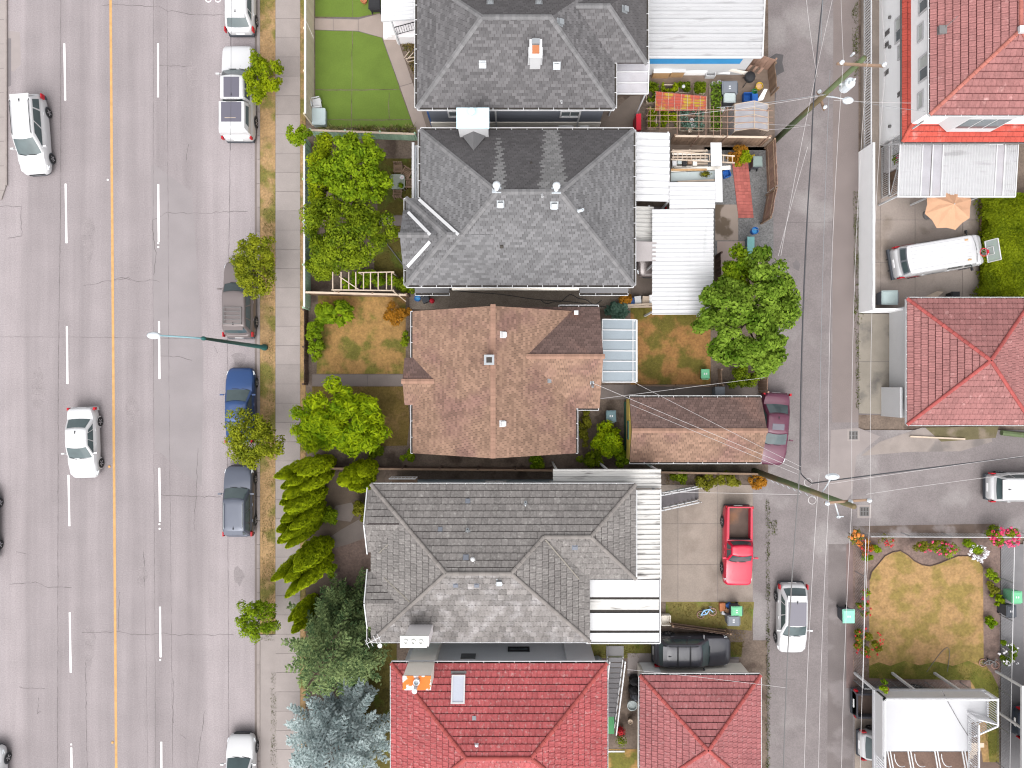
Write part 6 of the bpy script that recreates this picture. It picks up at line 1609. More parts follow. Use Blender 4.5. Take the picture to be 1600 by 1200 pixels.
tree('shrub', 'low leafy shrub inside the wooden trellis frame', 575, 437, .8, 2.0, .6, .45, LM['bright'], 3000, .10, nclump=30, cl=.26, trunk=.03, cat='shrub', seed=25)
tree('shrub', 'small shrub at the southwest eave corner of the grey shingle house', 634, 446, .7, .6, .55, .5, LM['dark'], 1400, .09, nclump=14, cl=.22, trunk=.03, cat='shrub', seed=26)
# front of house 3
tree('shrub', 'light green palmate shrub with pale flowers below the wooden trellis', 524, 487, .9, 1.15, .7, .5, LM['bright'], 2200, .13, nclump=22, cl=.28, trunk=.03, cat='shrub', seed=31, asp=2.6)
tree('shrub', 'rusty orange shrub at the corner of the brown house', 622, 490, .9, .85, .65, .55, LM['rust'], 2600, .075, nclump=24, cl=.22, trunk=.03, cat='shrub', seed=32)
tree('shrub', 'green creeper hedge along the dark front fence of the dry lawn', 494, 526, .8, .42, 1.5, .45, LM['bright'], 2600, .09, nclump=30, cl=.22, trunk=.03, cat='shrub', seed=33)
tree('rose_bush', 'small deep pink rose bush against the west wall of the brown house', 634, 531, .8, .22, .45, .4, LM['dark'], 700, .07, nclump=9, cl=.18, trunk=.02, cat='bush', seed=34)
tree('ornamental_tree', 'vivid lime green tree by the sidewalk in front of the brown house', 531, 661, 2.6, 2.55, 2.1, 1.35, LM['lime'], 15000, .10, nclump=95, cl=.46, trunk=.11, lobes=.14, seed=35, asp=3.4, up=.9)
tree('shrub', 'green shrub at the bed corner south of the lime tree', 588, 706, .6, .5, .4, .35, LM['dark'], 900, .09, nclump=9, cl=.2, trunk=.02, cat='shrub', seed=36)
tree('shrub', 'white flowered shrub at the southwest corner of the brown house', 637, 711, .7, .4, .35, .35, LM['bright'], 800, .08, nclump=8, cl=.18, trunk=.02, cat='shrub', seed=37)
# broadleaf by the lane
tree('broadleaf_tree', 'big round broadleaf tree beside the lane and the white carport', 1167, 494, 4.4, 2.75, 3.0, 1.9, LM['broad'], 26000, .145, nclump=165, cl=.43, trunk=.17, lobes=.2, seed=41, base=W(1150, 510, 0), limbs=12)
tree('fig_tree', 'yellow green tree wedged between the carport and the large broadleaf tree', 1153, 424, 3.6, 1.05, 1.1, .9, LM['bright'], 5200, .13, nclump=42, cl=.36, trunk=.08, lobes=.2, seed=42)
tree('shrub', 'bright green shrub between the brown house and its garage', 950, 688, 1.2, .92, .98, .75, LM['lime'], 5200, .085, nclump=40, cl=.3, trunk=.04, cat='shrub', seed=43, asp=2.6)
for i, (px, py, rx, ry, m, lb) in enumerate(((925, 715, .9, .4, 'dark', 'low dark shrubs along the fence south of the brown house corner'), (975, 716, .6, .45, 'bright', 'low bright shrub at the southwest corner of the brown garage'), (835, 722, .45, .4, 'bright', 'small shrub against the south wall of the brown house'), (912, 668, .35, 1.1, 'olive', 'olive ground shrub along the east wall of the brown house'))):
    tree('shrub', lb, px, py, .6, rx, ry, .45, LM[m], 1500, .085, nclump=14, cl=.24, trunk=.02, cat='shrub', seed=50 + i)
tree('shrub', 'pale blue green succulent shrub beside the blue panelled awning', 964, 487, .6, .6, .5, .35, LM['mint'], 1500, .12, nclump=14, cl=.26, trunk=.02, cat='shrub', seed=56)
tree('shrub', 'orange brown shrub among pots by the white carport', 977, 470, .7, .42, .35, .35, LM['rust'], 900, .08, nclump=9, cl=.2, trunk=.02, cat='shrub', seed=57)
tree('shrub', 'dark shrub with white flowers in the corner behind the brown garage', 1160, 590, .8, .85, .6, .5, LM['dark'], 2200, .085, nclump=20, cl=.26, trunk=.03, cat='shrub', seed=58)
for i, (px, py, m, lb) in enumerate(((1062, 747, 'dark', 'dark weedy bush left in the bed above the outdoor stair'), (1104, 752, 'olive', 'olive bush in the middle of the bed above the concrete driveway'), (1140, 748, 'olive', 'dry pale bush near the utility pole end of the driveway bed'), (1182, 752, 'rust', 'reddish flowering bush at the lane end of the driveway bed'))):
    tree('shrub', lb, px, py, .6, .65, .42, .4, LM[m], 1300, .085, nclump=12, cl=.22, trunk=.02, cat='shrub', seed=60 + i)
# columnar cypresses
def cypress(label, px, py, h, n, rad, seed, group='columnar cypresses along the sidewalk', spread=.55, nleaf=3000):
    rng = np.random.default_rng(seed); x, y = W(px, py, 0)
    t = thing('cypress', label, 'tree', (x, y, .05), 0, group)
    P = []; el = []; fl = MB()
    for i in range(n):
        a = 2 * pi * i / n + rng.uniform(-.4, .4); rr = spread * rng.uniform(.5, 1.1) if i else 0
        hx = h * rng.uniform(.72, 1.0); r0 = rad * rng.uniform(.75, 1.1); ox, oy = rr * cos(a), rr * sin(a)
        k = nleaf
        v = rng.uniform(0, 1, k) ** 1.15; ang = rng.uniform(0, 2 * pi, k)
        prof = r0 * np.clip(np.sin(np.clip(v * .86 + .14, 0, 1) * pi) ** .62 * (1 - v * .25), .02, None)
        br = 1 + .10 * np.sin(ang * 5 + v * 21) + .08 * np.sin(ang * 9 - v * 33)
        lean = v * .35
        pr = prof * 1.25 * br * rng.uniform(.88, 1.06, k)
        p = np.stack([ox * (1 + lean) + pr * np.cos(ang), oy * (1 + lean) + pr * np.sin(ang), v * hx], 1)
        nn = np.stack([np.cos(ang), np.sin(ang), np.full(k, .55)], 1) + rng.normal(0, .35, (k, 3)); nn /= np.linalg.norm(nn, axis=1, keepdims=True)
        P.append(leaf_quads(p, nn, .085, 1.9, rng))
        fl.lathe([(.03, 0)] + [(1.08 * r0 * sin(min(1, vv * .86 + .14) * pi) ** .62 * (1 - vv * .25), vv * hx) for vv in np.linspace(.05, .97, 9)] + [(.0, hx * .99)], (ox * 1.12, oy * 1.12, 0), 10)
    quads_mesh('crown', np.concatenate(P), LM['cyp'], t)
    fl.build('inner_branches', LM['cyp'], t, local=True, smooth=True)
    b = MB(); b.tube([(0, 0, 0), (0, 0, h * .4)], .08, 6); b.build('trunk', MT['bark'], t, local=True)
cypress('first leaning columnar cypress, directly below the lime green tree', 508, 730, 7.7, 7, .46, 1, spread=.62)
cypress('plump rounded cypress at the northwest corner of the grey tile house', 576, 737, 5.0, 6, .52, 2, spread=.55)
cypress('columnar cypress above the entry path, middle of the sidewalk row', 499, 774, 7.7, 5, .42, 3, spread=.50)
cypress('columnar cypress touching the entry path, below the middle one', 496, 805, 7.7, 5, .40, 4, spread=.48)
cypress('columnar cypress just below the entry path of the grey tile house', 502, 860, 7.4, 7, .46, 5, spread=.62)
cypress('slim cypress half swallowed by the big dark conifer', 492, 938, 5.0, 4, .34, 6, spread=.38)
tree('shrub', 'small bright shrub at the foot of the cypress row', 517, 806, .8, .38, .6, .45, LM['bright'], 1300, .085, nclump=12, cl=.22, trunk=.02, cat='shrub', seed=70)
tree('shrub', 'yellowish shrub below the rounded cypress by the white eave', 566, 797, .8, .5, .62, .45, LM['olive'], 1700, .085, nclump=16, cl=.24, trunk=.02, cat='shrub', seed=71)
tree('shrub', 'small green shrub in the dark bed by the lower cypress', 518, 893, .7, .3, .4, .4, LM['bright'], 900, .085, nclump=9, cl=.2, trunk=.02, cat='shrub', seed=72)
# big conifers
def conifer(label, px, py, h, rad, m, seed, nleaf, name='cedar_tree', droop=.25, nb=26, lv=10, base=None, needle=.15):
    rng = np.random.default_rng(seed); x, y = W(px, py, 0)
    t = thing(name, label, 'tree', (x, y, .05))
    P = []; N_ = []; br = MB()
    br.tube([(0, 0, 0), (0, 0, h)], .2, 8, .03)
    segs = []
    for l in range(lv):
        f = l / (lv - 1); z = h * (.14 + .84 * f); L = rad * (1 - f ** 1.25) * 1.0 + .18
        k = max(4, int(nb * (1 - f) * .55 + 5))
        for i in range(k):
            a = 2 * pi * i / k + rng.uniform(-.3, .3) + l * 1.3; ln = L * rng.uniform(.65, 1.12)
            e = np.array([cos(a) * ln, sin(a) * ln, z + ln * (.15 - droop) + rng.uniform(-.2, .2)]); s = np.array([0, 0, z])
            segs.append((s, e, ln))
            if ln > .5: br.tube([s, s + (e - s) * .45 - np.array([0, 0, .05]), s + (e - s) * .8 - np.array([0, 0, .05])], .022, 4, .006)
    w = np.array([s[2] for s in segs]) ** 1.3; idx = rng.choice(len(segs), nleaf, p=w / w.sum())
    S = np.array([s[0] for s in segs])[idx]; E = np.array([s[1] for s in segs])[idx]; ln = w[idx] ** (1 / 1.3)
    u = rng.uniform(.12, 1.0, nleaf) ** .75
    d = E - S; d /= np.linalg.norm(d, axis=1, keepdims=True)
    side = np.cross(d, np.array([0, 0, 1.0])); sw_ = (np.minimum(.42, .30 * ln) * (1 - u * .72) + .05)
    # side twigs at intervals so that sprays and gaps show
    u = np.round(u * ln / .26) * .26 / ln + rng.normal(0, .012, nleaf)
    tw = rng.uniform(-1, 1, nleaf)
    fwd = np.abs(tw) * sw_ * .75
    p = S + (E - S) * u[:, None] + side * (tw * sw_)[:, None] + d * fwd[:, None] + rng.normal(0, .022, (nleaf, 3)) + np.array([0, 0, 1.0]) * (.06 * np.sin(u * 3) - .12 * np.abs(tw) * sw_)[:, None]
    tdir = side * np.sign(tw)[:, None] + d * .75 + rng.normal(0, .5, (nleaf, 3)); tdir /= np.linalg.norm(tdir, axis=1, keepdims=True)
    nn = np.cross(tdir, rng.normal(size=(nleaf, 3)) * .5 + np.cross(np.array([0, 0, 1.0]), tdir)); nn /= np.linalg.norm(nn, axis=1, keepdims=True) + 1e-9
    s2 = np.cross(nn, tdir); sz = needle * rng.uniform(.6, 1.3, nleaf)[:, None]
    q = np.stack([p - tdir * sz * .5, p + s2 * sz * .22, p + tdir * sz * .6, p - s2 * sz * .22], 1)
    quads_mesh('crown', q, m, t); br.build('trunk', MT['bark'], t, local=True)
conifer('big dark green conifer in front of the grey tile and red roof houses', 543, 980, 9.0, 3.3, LM['con'], 81, 52000)
conifer('smaller dark conifer tucked above the big one beside the grey tile eave', 556, 948, 6.0, 1.7, LM['con'], 82, 18000, nb=20, lv=8)
conifer('silvery blue spruce at the bottom edge in front of the red roof house', 546, 1122, 8.4, 3.2, LM['blue'], 83, 52000, name='spruce_tree', droop=.15, needle=.17)
# hedge on the right
hd = thing('hedge', 'clipped bright green hedge beside the parking court at the right edge', 'hedge', (*W(1600, 390), .05))
b = MB(); x0, x1 = W(1535, 0, 1.3)[0], 34.0; y0, y1 = W(0, 488, 1.5)[1], W(0, 302, 1.4)[1]
hx, hy = hd.location.x, hd.location.y
n = 52000; rx = nrng.uniform(x0 - .05, x1, n); ry = nrng.uniform(y0, y1, n)
xl = x0 + .55 - .55 * ((ry - (y0 + y1) / 2) / (y1 - y0) * 2) ** 2 * 0 - .40 + .2 * (ry - y0) / (y1 - y0) + .16 * np.sin(ry * 2.1) + .1 * np.sin(ry * 5.3)
keep = rx > xl; rx = rx[keep]; ry = ry[keep]; xl = xl[keep]; n = len(rx)
top = 1.35 + .12 * np.sin(rx * 2.3 + ry * 1.1) + .10 * np.sin(ry * 3.1 - rx) + nrng.normal(0, .03, n)
edge = np.clip((rx - xl) / .35, 0, 1); zz = np.where(nrng.uniform(0, 1, n) < .25 * (edge < 1), nrng.uniform(.1, 1.3, n), top * (.55 + .45 * np.sqrt(edge)))
nn = np.stack([np.where(edge < 1, -.7, 0), np.zeros(n), np.ones(n)], 1) + nrng.normal(0, .5, (n, 3)); nn /= np.linalg.norm(nn, axis=1, keepdims=True)
quads_mesh('leaves', leaf_quads(np.stack([rx - hx, ry - hy, zz], 1), nn, .095, 1.5), LM['hedge'], hd)
b = MB(); b.prism([(x0 + .6, y0 + .1), (x1, y0 + .1), (x1, y1 - .1), (x0 + .8, y1 - .1)], 0, 1.15); b.build('inner_branches', LM['hedge'], hd)
# flower bushes of the corner garden
def flower(name, label, px, py, r, m, bloom, nb, seed, hz=.6, ry=None, cat='bush', nleaf=900, bs=.11, offs=(0, 0), group=None):
    t = tree(name, label, px, py, hz, r, ry or r, .35, LM[m], nleaf, .075, nclump=max(6, int(14 * r)), cl=.22, trunk=.02, cat=cat, seed=seed, group=group)
    rng = np.random.default_rng(seed + 500); P = []
    for i in range(nb):
        a = rng.uniform(0, 2 * pi); q = rng.uniform(.2, 1.1) ** .6
        c = np.array([cos(a) * r * q + offs[0], sin(a) * (ry or r) * q + offs[1], hz + .35 * rng.uniform(.4, 1.1)])
        k = 9; d = unit(k, rng); p = c + d * bs * .5; nn = d + np.array([0, 0, .8]); nn /= np.linalg.norm(nn, axis=1, keepdims=True)
        P.append(leaf_quads(p, nn, bs * .75, 1.1, rng))
    quads_mesh('blossoms', np.concatenate(P), MT[bloom], t)
    return t
flower('rose_bush', 'big crimson pink rose bush at the northeast corner of the straw lawn', 1566, 838, .95, 'dark', 'pink_bloom', 60, 101, hz=.9, ry=.6, nleaf=2000, bs=.14)
flower('rose_bush', 'pink rose bushes in the middle of the bed along the chain fence', 1455, 853, 1.1, 'olive', 'pink_bloom', 16, 102, ry=.35, nleaf=1200)
flower('rose_bush', 'coral pink rose bush over the wavy lawn edge', 1478, 858, .7, 'bright', 'pink_bloom', 12, 103, ry=.4, nleaf=500)
flower('flower_bush', 'green bush with white blossoms on its right side', 1515, 857, .6, 'bright', 'white_bloom', 34, 104, ry=.5, offs=(.35, -.2), bs=.13, nleaf=1400)
flower('rose_bush', 'round red rose bush at the lower left corner of the straw lawn', 1353, 1002, .85, 'olive', 'red_bloom', 34, 105, ry=1.0, nleaf=2600, bs=.10)
flower('rose_bush', 'thin red rose bush along the west chain fence, above the round one', 1349, 940, .4, 'dark', 'red_bloom', 16, 106, ry=.9, nleaf=500)
flower('flower_bush', 'pink white flowering bush on the path at the right edge', 1572, 1018, .55, 'bright', 'white_bloom', 16, 107, ry=.85, nleaf=1500)
flower('flower_bush', 'orange leaved bush at the corner post of the chain fence', 1337, 838, .45, 'olive', 'orange_bloom', 8, 108, ry=.4, nleaf=300, bs=.22, hz=1.0)
flower('flower_bush', 'dark red flowering bush near the northwest lawn corner', 1385, 845, .28, 'olive', 'red_bloom', 9, 109, nleaf=120)
flower('rose_bush', 'reddish rose bush beside the west fence corner', 1350, 852, .45, 'rust', 'red_bloom', 8, 110, ry=.7, nleaf=500)
flower('flower_bush', 'bright magenta flowers in the white planter by the patio cover', 1404, 250, .25, 'dark', 'pink_bloom', 16, 111, hz=1.2, ry=.5, nleaf=300)
for i, (px, py, r, m, lb) in enumerate(((1367, 857, .22, 'bright', 'little round green bush nearest the lawn corner, upper of two'), (1355, 869, .24, 'bright', 'little round green bush nearest the lawn corner, lower of two'), (1552, 896, .48, 'bright', 'round dark green bush right of the straw lawn'), (1557, 936, .42, 'lime', 'loose yellow green plant beside the mint bin'), (1547, 972, .26, 'lime', 'tiny yellow plant in the bare bed right of the lawn'), (1552, 918, .3, 'olive', 'dry sparse plant in the bed right of the lawn'))):
    tree('shrub', lb, px, py, .35, r, r, .25, LM[m], 700, .075, nclump=8, cl=.15, trunk=.015, cat='shrub', seed=120 + i)
# ================================================================ FENCES AND WALLS
def board_fence(label, p0, p1, h, m, bw=.16, post_every=2.4, rails=2, t=.025, name='fence', cap=None, post_m=None, gapf=.93, side=1, group=None, base=.03, horizontal=False):
    """a fence whose boards are separate parts; p0, p1 world xy"""
    p0 = Vector((*p0, base)); p1 = Vector((*p1, base)); d = p1 - p0; L = d.length; d.normalize(); s = Vector((-d.y, d.x, 0)) * side
    f = thing(name, label, 'fence', (p0 + p1) / 2, 0, group)
    b = MB(); k = max(1, round(L / post_every))
    for i in range(k + 1):
        q = p0 + d * (L * i / k) + s * .06
        pb = MB(); pb.cbox((q.x, q.y, base + (h + .06) / 2), .1, .1, h + .06, math.atan2(d.y, d.x)); pb.build('post', post_m or m, f)
    for r in range(rails):
        z = base + h * (.25 + .55 * r / max(1, rails - 1)); rb = MB(); rb.bar(p0 + s * .035 + Vector((0, 0, z - base)), p1 + s * .035 + Vector((0, 0, z - base)), .045, .09); rb.build('rail', post_m or m, f)
    ang = math.atan2(d.y, d.x); me = None; n = int(L / bw)
    if horizontal:
        nb = int(h / bw)
        for j in range(nb):
            bb = MB(); z = bw * (j + .5); bb.bar(p0 + Vector((0, 0, z)), p1 + Vector((0, 0, z)), t, bw * gapf); bb.build('board', m, f)
    else:
        rest = MB()
        for i in range(n):
            q = p0 + d * (bw * (i + .5))
            if me is None:
                bb = MB(); bb.cbox((0, 0, h / 2), bw * gapf, t, h); o = bb.build('board', m, f, local=True); me = o.data
            else: o = link_mesh('board', me, f)
            o.location = q - org(f) + Vector((0, 0, rnd.uniform(-.015, .015))); o.rotation_euler = (rnd.uniform(-.01, .01), 0, ang)
    if cap: cb = MB(); cb.bar(p0 + Vector((0, 0, h + .02)), p1 + Vector((0, 0, h + .02)), .12, .04); cb.build('cap_rail', cap, f)
    return f
board_fence('beige board fence with posts along the green turf lawn', W(491, -60), W(491, 196), 1.9, MT['fence_beige'], bw=.2, cap=MT['white'], side=-1)
f = board_fence('faded green board fence along the sidewalk by the fruit trees', W(485.5, 225), W(485.5, 484), 1.35, MT['fence_green'], bw=.18, cap=MT['white'], side=-1)
board_fence('faded green board fence between the turf lawn and the fruit trees', W(493, 214), W(652, 220), 1.15, MT['fence_green'], bw=.18, cap=MT['wood_pale'], side=1)
board_fence('low dark brown board fence in front of the dry lawn', W(482, 486), W(482, 600), .9, MT['wood_dark'], bw=.16, side=-1)
board_fence('dark brown board fence between the fruit tree garden and the dry lawn', W(486, 461), W(640, 465), 1.3, MT['wood'], bw=.18, side=1, cap=MT['wood_pale'])
board_fence('dark board fence along the passage north of the grey tile house', W(520, 728), W(862, 731), 1.3, MT['wood_dark'], bw=.2, side=1, cap=MT['wood'])
board_fence('dark board fence south of the brown garage by the driveway bed', W(862, 731), W(1176, 737), 1.2, MT['wood_dark'], bw=.2, side=-1, cap=MT['wood'])
board_fence('pinkish wooden fence along the lane beside the red paver path', W(1196, 232), W(1199, 305), 1.7, MT['wood_pink'], bw=.25, side=-1, post_m=MT['wood'])
board_fence('pinkish wooden fence panel along the lane below the red paver path', W(1198, 306), W(1190, 350), 1.7, MT['wood_pink'], bw=.25, side=-1, post_m=MT['wood'])
board_fence('brown wooden fence between the vegetable garden and the gravel yard', W(1046, 226), W(1190, 228), 1.5, MT['wood'], bw=.24, side=1, cap=MT['wood_pale'])
board_fence('pink brown slat fence at the lane corner of the vegetable garden', W(1160, 97), W(1199, 110), 1.4, MT['wood_pink'], bw=.18, side=1)
board_fence('short brown fence beside the lane end of the vegetable garden', W(1199, 112), W(1203, 150), 1.2, MT['wood'], bw=.2, side=1)
board_fence('low weathered fence between the weedy strip and the black suv', W(1046, 972), W(1134, 984), .9, MT['wood_dark'], bw=.2, side=1, post_m=MT['wood'])
board_fence('plank retaining fence under the far lawn edge behind the brown garage', W(996, 603), W(1115, 604), .4, MT['wood'], bw=.4, side=1)
board_fence('small dark fence behind the broadleaf tree corner', W(1121, 578), W(1123, 602), .7, MT['wood'], bw=.16, side=1)
f = board_fence('pink wooden gate panel leaning at the lane beside the maroon car', W(1186, 580), W(1184, 612), 1.6, MT['wood_pink'], bw=.2, side=1)
board_fence('grey brown wooden screen under the south end of the carport', W(1037, 491), W(1076, 491), .9, MT['wood'], bw=.22, side=1)
board_fence('dark board fence behind the carport facing the lane', W(1117, 400), W(1118, 445), 1.2, MT['wood_dark'], bw=.22, side=1)
# small steps / boxes along the passage
ww = thing('boundary_wall', 'long white solid wall between the lane and the parking court', 'wall', (*W(1341, 360), 0))
b = MB(); x0 = W(1341, 0)[0]; yb_ = W(0, 489)[1]; yt_ = W(0, 238)[1]
b.box(x0, yb_, 0, x0 + .12, yt_, 1.75); b.build('panel', MT['stucco_white'], ww)
b = MB(); b.box(x0 - .02, yb_ - .02, 1.75, x0 + .14, yt_ + .02, 1.80); b.build('coping', MT['white'], ww)
b = MB(); b.box(x0 + .12, yb_, 0, W(1416, 0)[0], yb_ + .12, 1.6); b.build('return_wall', MT['stucco_white'], ww)
b = MB(); xg = W(1399, 0)[0]; b.box(xg, W(0, 650)[1], 0, xg + .1, yb_ - .02, 1.75); b.build('side_wall', MT['stucco_white'], ww)
pf = thing('picket_fence', 'white picket rail fence along the lane in front of the white house', 'fence', (*W(1346, 110), 0))
b = MB(); b.box(W(1345, 0)[0], yt_, 0, W(1345, 0)[0] + .2, 27, .25); b.build('footing', MT['concrete'], pf)
railing('picket_rail', pf, (W(1346, 0)[0], yt_ + .1, .25), (W(1346, 0)[0], 27, .25), .95, MT['white'], step=.17, w=.055, rail=.07)
def chain_fence(label, p0, p1, h, posts=2.5):
    p0 = Vector((*p0, .05)); p1 = Vector((*p1, .05)); f = thing('chain_fence', label, 'fence', (p0 + p1) / 2)
    b = MB(); z = Vector((0, 0, h)); b.tube([p0 + z, p1 + z], .022, 6); b.build('top_rail', MT['white'], f)
    k = max(1, round((p1 - p0).length / posts))
    for i in range(k + 1): q = p0.lerp(p1, i / k); b = MB(); b.tube([q, q + z], .025, 6); b.build('post', MT['galv'], f)
    b = MB(); d = (p1 - p0); L = d.length; d.normalize(); st = .20
    n = int((L + h) / st)
    for i in range(n):
        for s in (1, -1):
            a0 = i * st - (h if s > 0 else 0); a1 = a0 + s * h
            za, zb = 0, h
            lo, hi = min(a0, a1), max(a0, a1)
            if hi < 0 or lo > L: continue
            def cl(a): return max(0, min(L, a))
            t0 = (cl(a0) - a0) / (a1 - a0); t1 = (cl(a1) - a0) / (a1 - a0)
            b.bar(p0 + d * cl(a0) + Vector((0, 0, h * t0)), p0 + d * cl(a1) + Vector((0, 0, h * t1)), .0045)
    b.build('wire_mesh', MT['galv'], f)
    return f
chain_fence('chain link fence with white top rail along the north garden bed', W(1345, 832), W(1596, 833), 1.2)
chain_fence('chain link fence with white top rail along the lane side of the garden', W(1337, 836), W(1333, 1062), 1.2)
chain_fence('chain link fence with white top rail along the path at the right edge', W(1563, 845), W(1556, 1190), 1.2)
chain_fence('chain link fence with white top rail between garden and white deck', W(1335, 1063), W(1500, 1066), 1.2)
# ================================================================ WHITE DECK bottom right
dk = thing('deck', 'white raised deck with picket rails and curved brackets at the bottom right', 'deck', (*W(1460, 1150), 0))
z0 = 2.6
def D(px, py, z=z0): return W3(px, py, z)
a = D(1365, 1078); c = D(1520, 1078)
b = MB(); b.prism([W(1365, 1078, z0), W(1540, 1078, z0), W(1545, 1082, z0), W(1545, 1128, z0), W(1518, 1128, z0), W(1518, 1174, z0), W(1385, 1174, z0), W(1385, 1260, z0), W(1365, 1260, z0)], z0 - .18, z0); b.build('deck_floor', mat('white_deck_membrane', (.40, .40, .415), var=.05, sc=.8, fine=.03), dk)
zr = z0 + 1.0
x_w, y_n, x_e = D(1366, 0).x, D(0, 1079).y, D(1541, 0).x
railing('picket_rail', dk, (x_w + .1, y_n - .1, z0), (x_e, y_n - .1, z0), 1.0, MT['white'], step=9, w=.08, rail=.09)
railing('picket_rail', dk, (x_w + .1, y_n - .1, z0), (x_w + .1, D(0, 1174).y, z0), 1.0, MT['white'], step=9, w=.08, rail=.09)
b = MB(); b.box(x_w + .02, y_n - .1, z0, x_w + .06, D(0, 1174).y, z0 + .9); b.box(x_w + .1, y_n - .06, z0, x_e - .3, y_n - .02, z0 + .9); b.box(x_w + .02, y_n - .1, z0, x_w + .22, y_n - .02, z0 + .9); b.build('rail_panel', MT['white'], dk)
b = MB(); b.prism([W(1386, 1175, 1.9), W(1515, 1175, 1.9), W(1515, 1290, 1.9), W(1386, 1290, 1.9)], 1.8, 1.9); b.build('lower_roof', mat('brown_lower_roof', (.135, .088, .07), var=.16, sc=.8, fine=.2, fsc=10), dk)
railing('picket_rail', dk, (x_w + .1, D(0, 1174).y, z0), (x_w + .1, D(0, 1260).y, z0), 1.0, MT['white'], step=.15, w=.035, rail=.09)
railing('picket_rail', dk, (x_e, y_n - .1, z0), (x_e, D(0, 1122).y, z0), 1.0, MT['white'], step=.13, w=.035, rail=.08)
railing('picket_rail', dk, (x_e, D(0, 1122).y, z0), (D(1514, 0).x, D(0, 1146).y, z0 - .6), 1.0, MT['white'], step=.13, w=.035, rail=.08)
railing('picket_rail', dk, (D(1512, 0).x, D(0, 1120).y, z0), (D(1512, 0).x, D(0, 1270).y, z0), 1.0, MT['white'], step=.13, w=.035, rail=.08)
railing('picket_rail', dk, (D(1512, 0).x, D(0, 1112).y, z0), (D(1541, 0).x, D(0, 1120).y, z0), 1.0, MT['white'], step=.13, w=.035, rail=.06)
b = MB()
for x in (1368, 1430, 1500): q = D(x, 1079); b.bar((q.x, q.y, 0), (q.x, q.y, z0 - .1), .13)
b.parts('post', MT['white'], dk)
for k, x in enumerate((1388, 1420, 1462, 1505)):
    q = D(x, 1174); b = MB()
    pts = [Vector((q.x + .05 * i, q.y - .28 * i, z0 - .12)) for i in range(9)]
    for o in (0, .16): b.bar(pts[0] + Vector((o, 0, 0)), pts[-1] + Vector((o, 0, 0)), .06, .06)
    arc = [Vector((q.x + .4 + .9 * (1 - cos(t)), q.y - 1.0 * sin(t) - .2, z0 - .1 - .5 * (1 - cos(t)))) for t in np.linspace(0, pi / 2, 7)]
    b.tube(arc, .025, 5); b.build('bracket', MT['white'], dk)
b = MB(); q = D(1520, 1165)
for i in range(7):
    yy = W(0, 1150 + i * 10, 1.5)[1]; b = MB(); z = z0 - .25 - i * .32; b.box(D(1522, 0).x, yy - .26, z - .05, D(1542, 0).x, yy, z); b.build('stair_tread', MT['wood_pale'], dk)
cb = MB(); cb.tube([W3(1472, 1079, 3.6), W3(1483, 1100, 2.63), W3(1500, 1130, 2.63), W3(1518, 1158, 2.63)], .018, 5); tag(cb.build('hose', MT['iron']), 'thin dark cable lying across the white deck floor', 'cable')
pt_ = tree('potted_plant', 'small potted plant on the northwest corner of the white deck', 1383, 1072, 3.4, .28, .35, .25, LM['bright'], 350, .08, nclump=6, cl=.15, trunk=.02, cat='plant', seed=140, base=W(1381, 1074, 2.62))
pt_.location.z = 2.62
for ch in pt_.children:
    if ch.name.startswith('crown'): ch.location.z = -2.6
    else: bpy.data.objects.remove(ch)
b = MB(); b.lathe([(.12, 0), (.16, .3), (.13, .3), (.12, .25)], (0, 0, 0), 10); b.build('pot', MT['terracotta'], pt_, local=True)
d2 = thing('deck', 'neighbouring white deck cut by the right edge of the photo', 'deck', (*W(1600, 1120), 0))
b = MB(); b.prism([W(1597, 1072, 2.6), W(1680, 1072, 2.6), W(1680, 1260, 2.6), W(1597, 1260, 2.6)], 2.45, 2.6); b.build('deck_floor', MT['white'], d2)
b = MB()
for y in (1075, 1140): q = W3(1600, y, 2.5); b.bar((q.x, q.y, 0), (q.x, q.y, 2.5), .12); 
b.parts('post', MT['white'], d2)
# ================================================================ UTILITY POLES, STREET LAMP, WIRES
p1x, p1y = W(1210, 222)
p1x, p1y = 16.42, 15.2
up = thing('utility_pole', 'mossy green utility pole with transformer leaning over the lane at the top', 'utility pole', (p1x, p1y, 0))
b = MB(); b.tube([(0, 0, 0), (0, 0, 11.3)], .17, 10, .12); b.build('pole', MT['pole_green'], up, local=True, smooth=True)
def crossarm(par, z, a, half, off, ins):
    d = Vector((cos(a), sin(a), 0)); b = MB(); b.bar(d * -half + Vector((0, 0, z)) + off, d * half + Vector((0, 0, z)) + off, .10, .12); o = b.build('crossarm', MT['wood'], par, local=True)
    for t in ins:
        q = d * (half * t) + Vector((0, 0, z + .06)) + off; b = MB(); b.lathe([(.05, 0), (.10, .06), (.06, .12), (.10, .17), (.05, .24), (0, .25)], q, 8); b.build('insulator', MT['ceramic'], o, local=True)
crossarm(up, 10.9, R(-3), 1.1, Vector((.0, -.15, 0)), (-.85, .95)); crossarm(up, 6.3, R(-70), .55, Vector((.15, 0, 0)), (-.8, .8))
b = MB(); b.lathe([(.10, 0), (.27, .05), (.27, .72), (.22, .8), (.06, .84)], (.52, -.1, 8.1), 12); b.lathe([(.05, 0), (.07, .1), (.04, .2), (0, .2)], (.62, -.05, 8.94), 8); b.lathe([(.05, 0), (.07, .1), (.04, .2), (0, .2)], (.42, -.2, 8.94), 8); b.bar((0, 0, 8.5), (.5, -.1, 8.5), .1); b.build('transformer', MT['ceramic'], up, local=True)
b = MB(); b.lathe([(.03, 0), (.20, .03), (.24, .18), (.12, .3), (0, .33)], (1.05, -.45, 7.3), 12, 'z', 1.2, .8); b.tube([(0, 0, 6.9), (.5, -.25, 7.35), (.9, -.4, 7.45)], .035, 6); b.build('lane_lamp', MT['ceramic'], up, local=True)
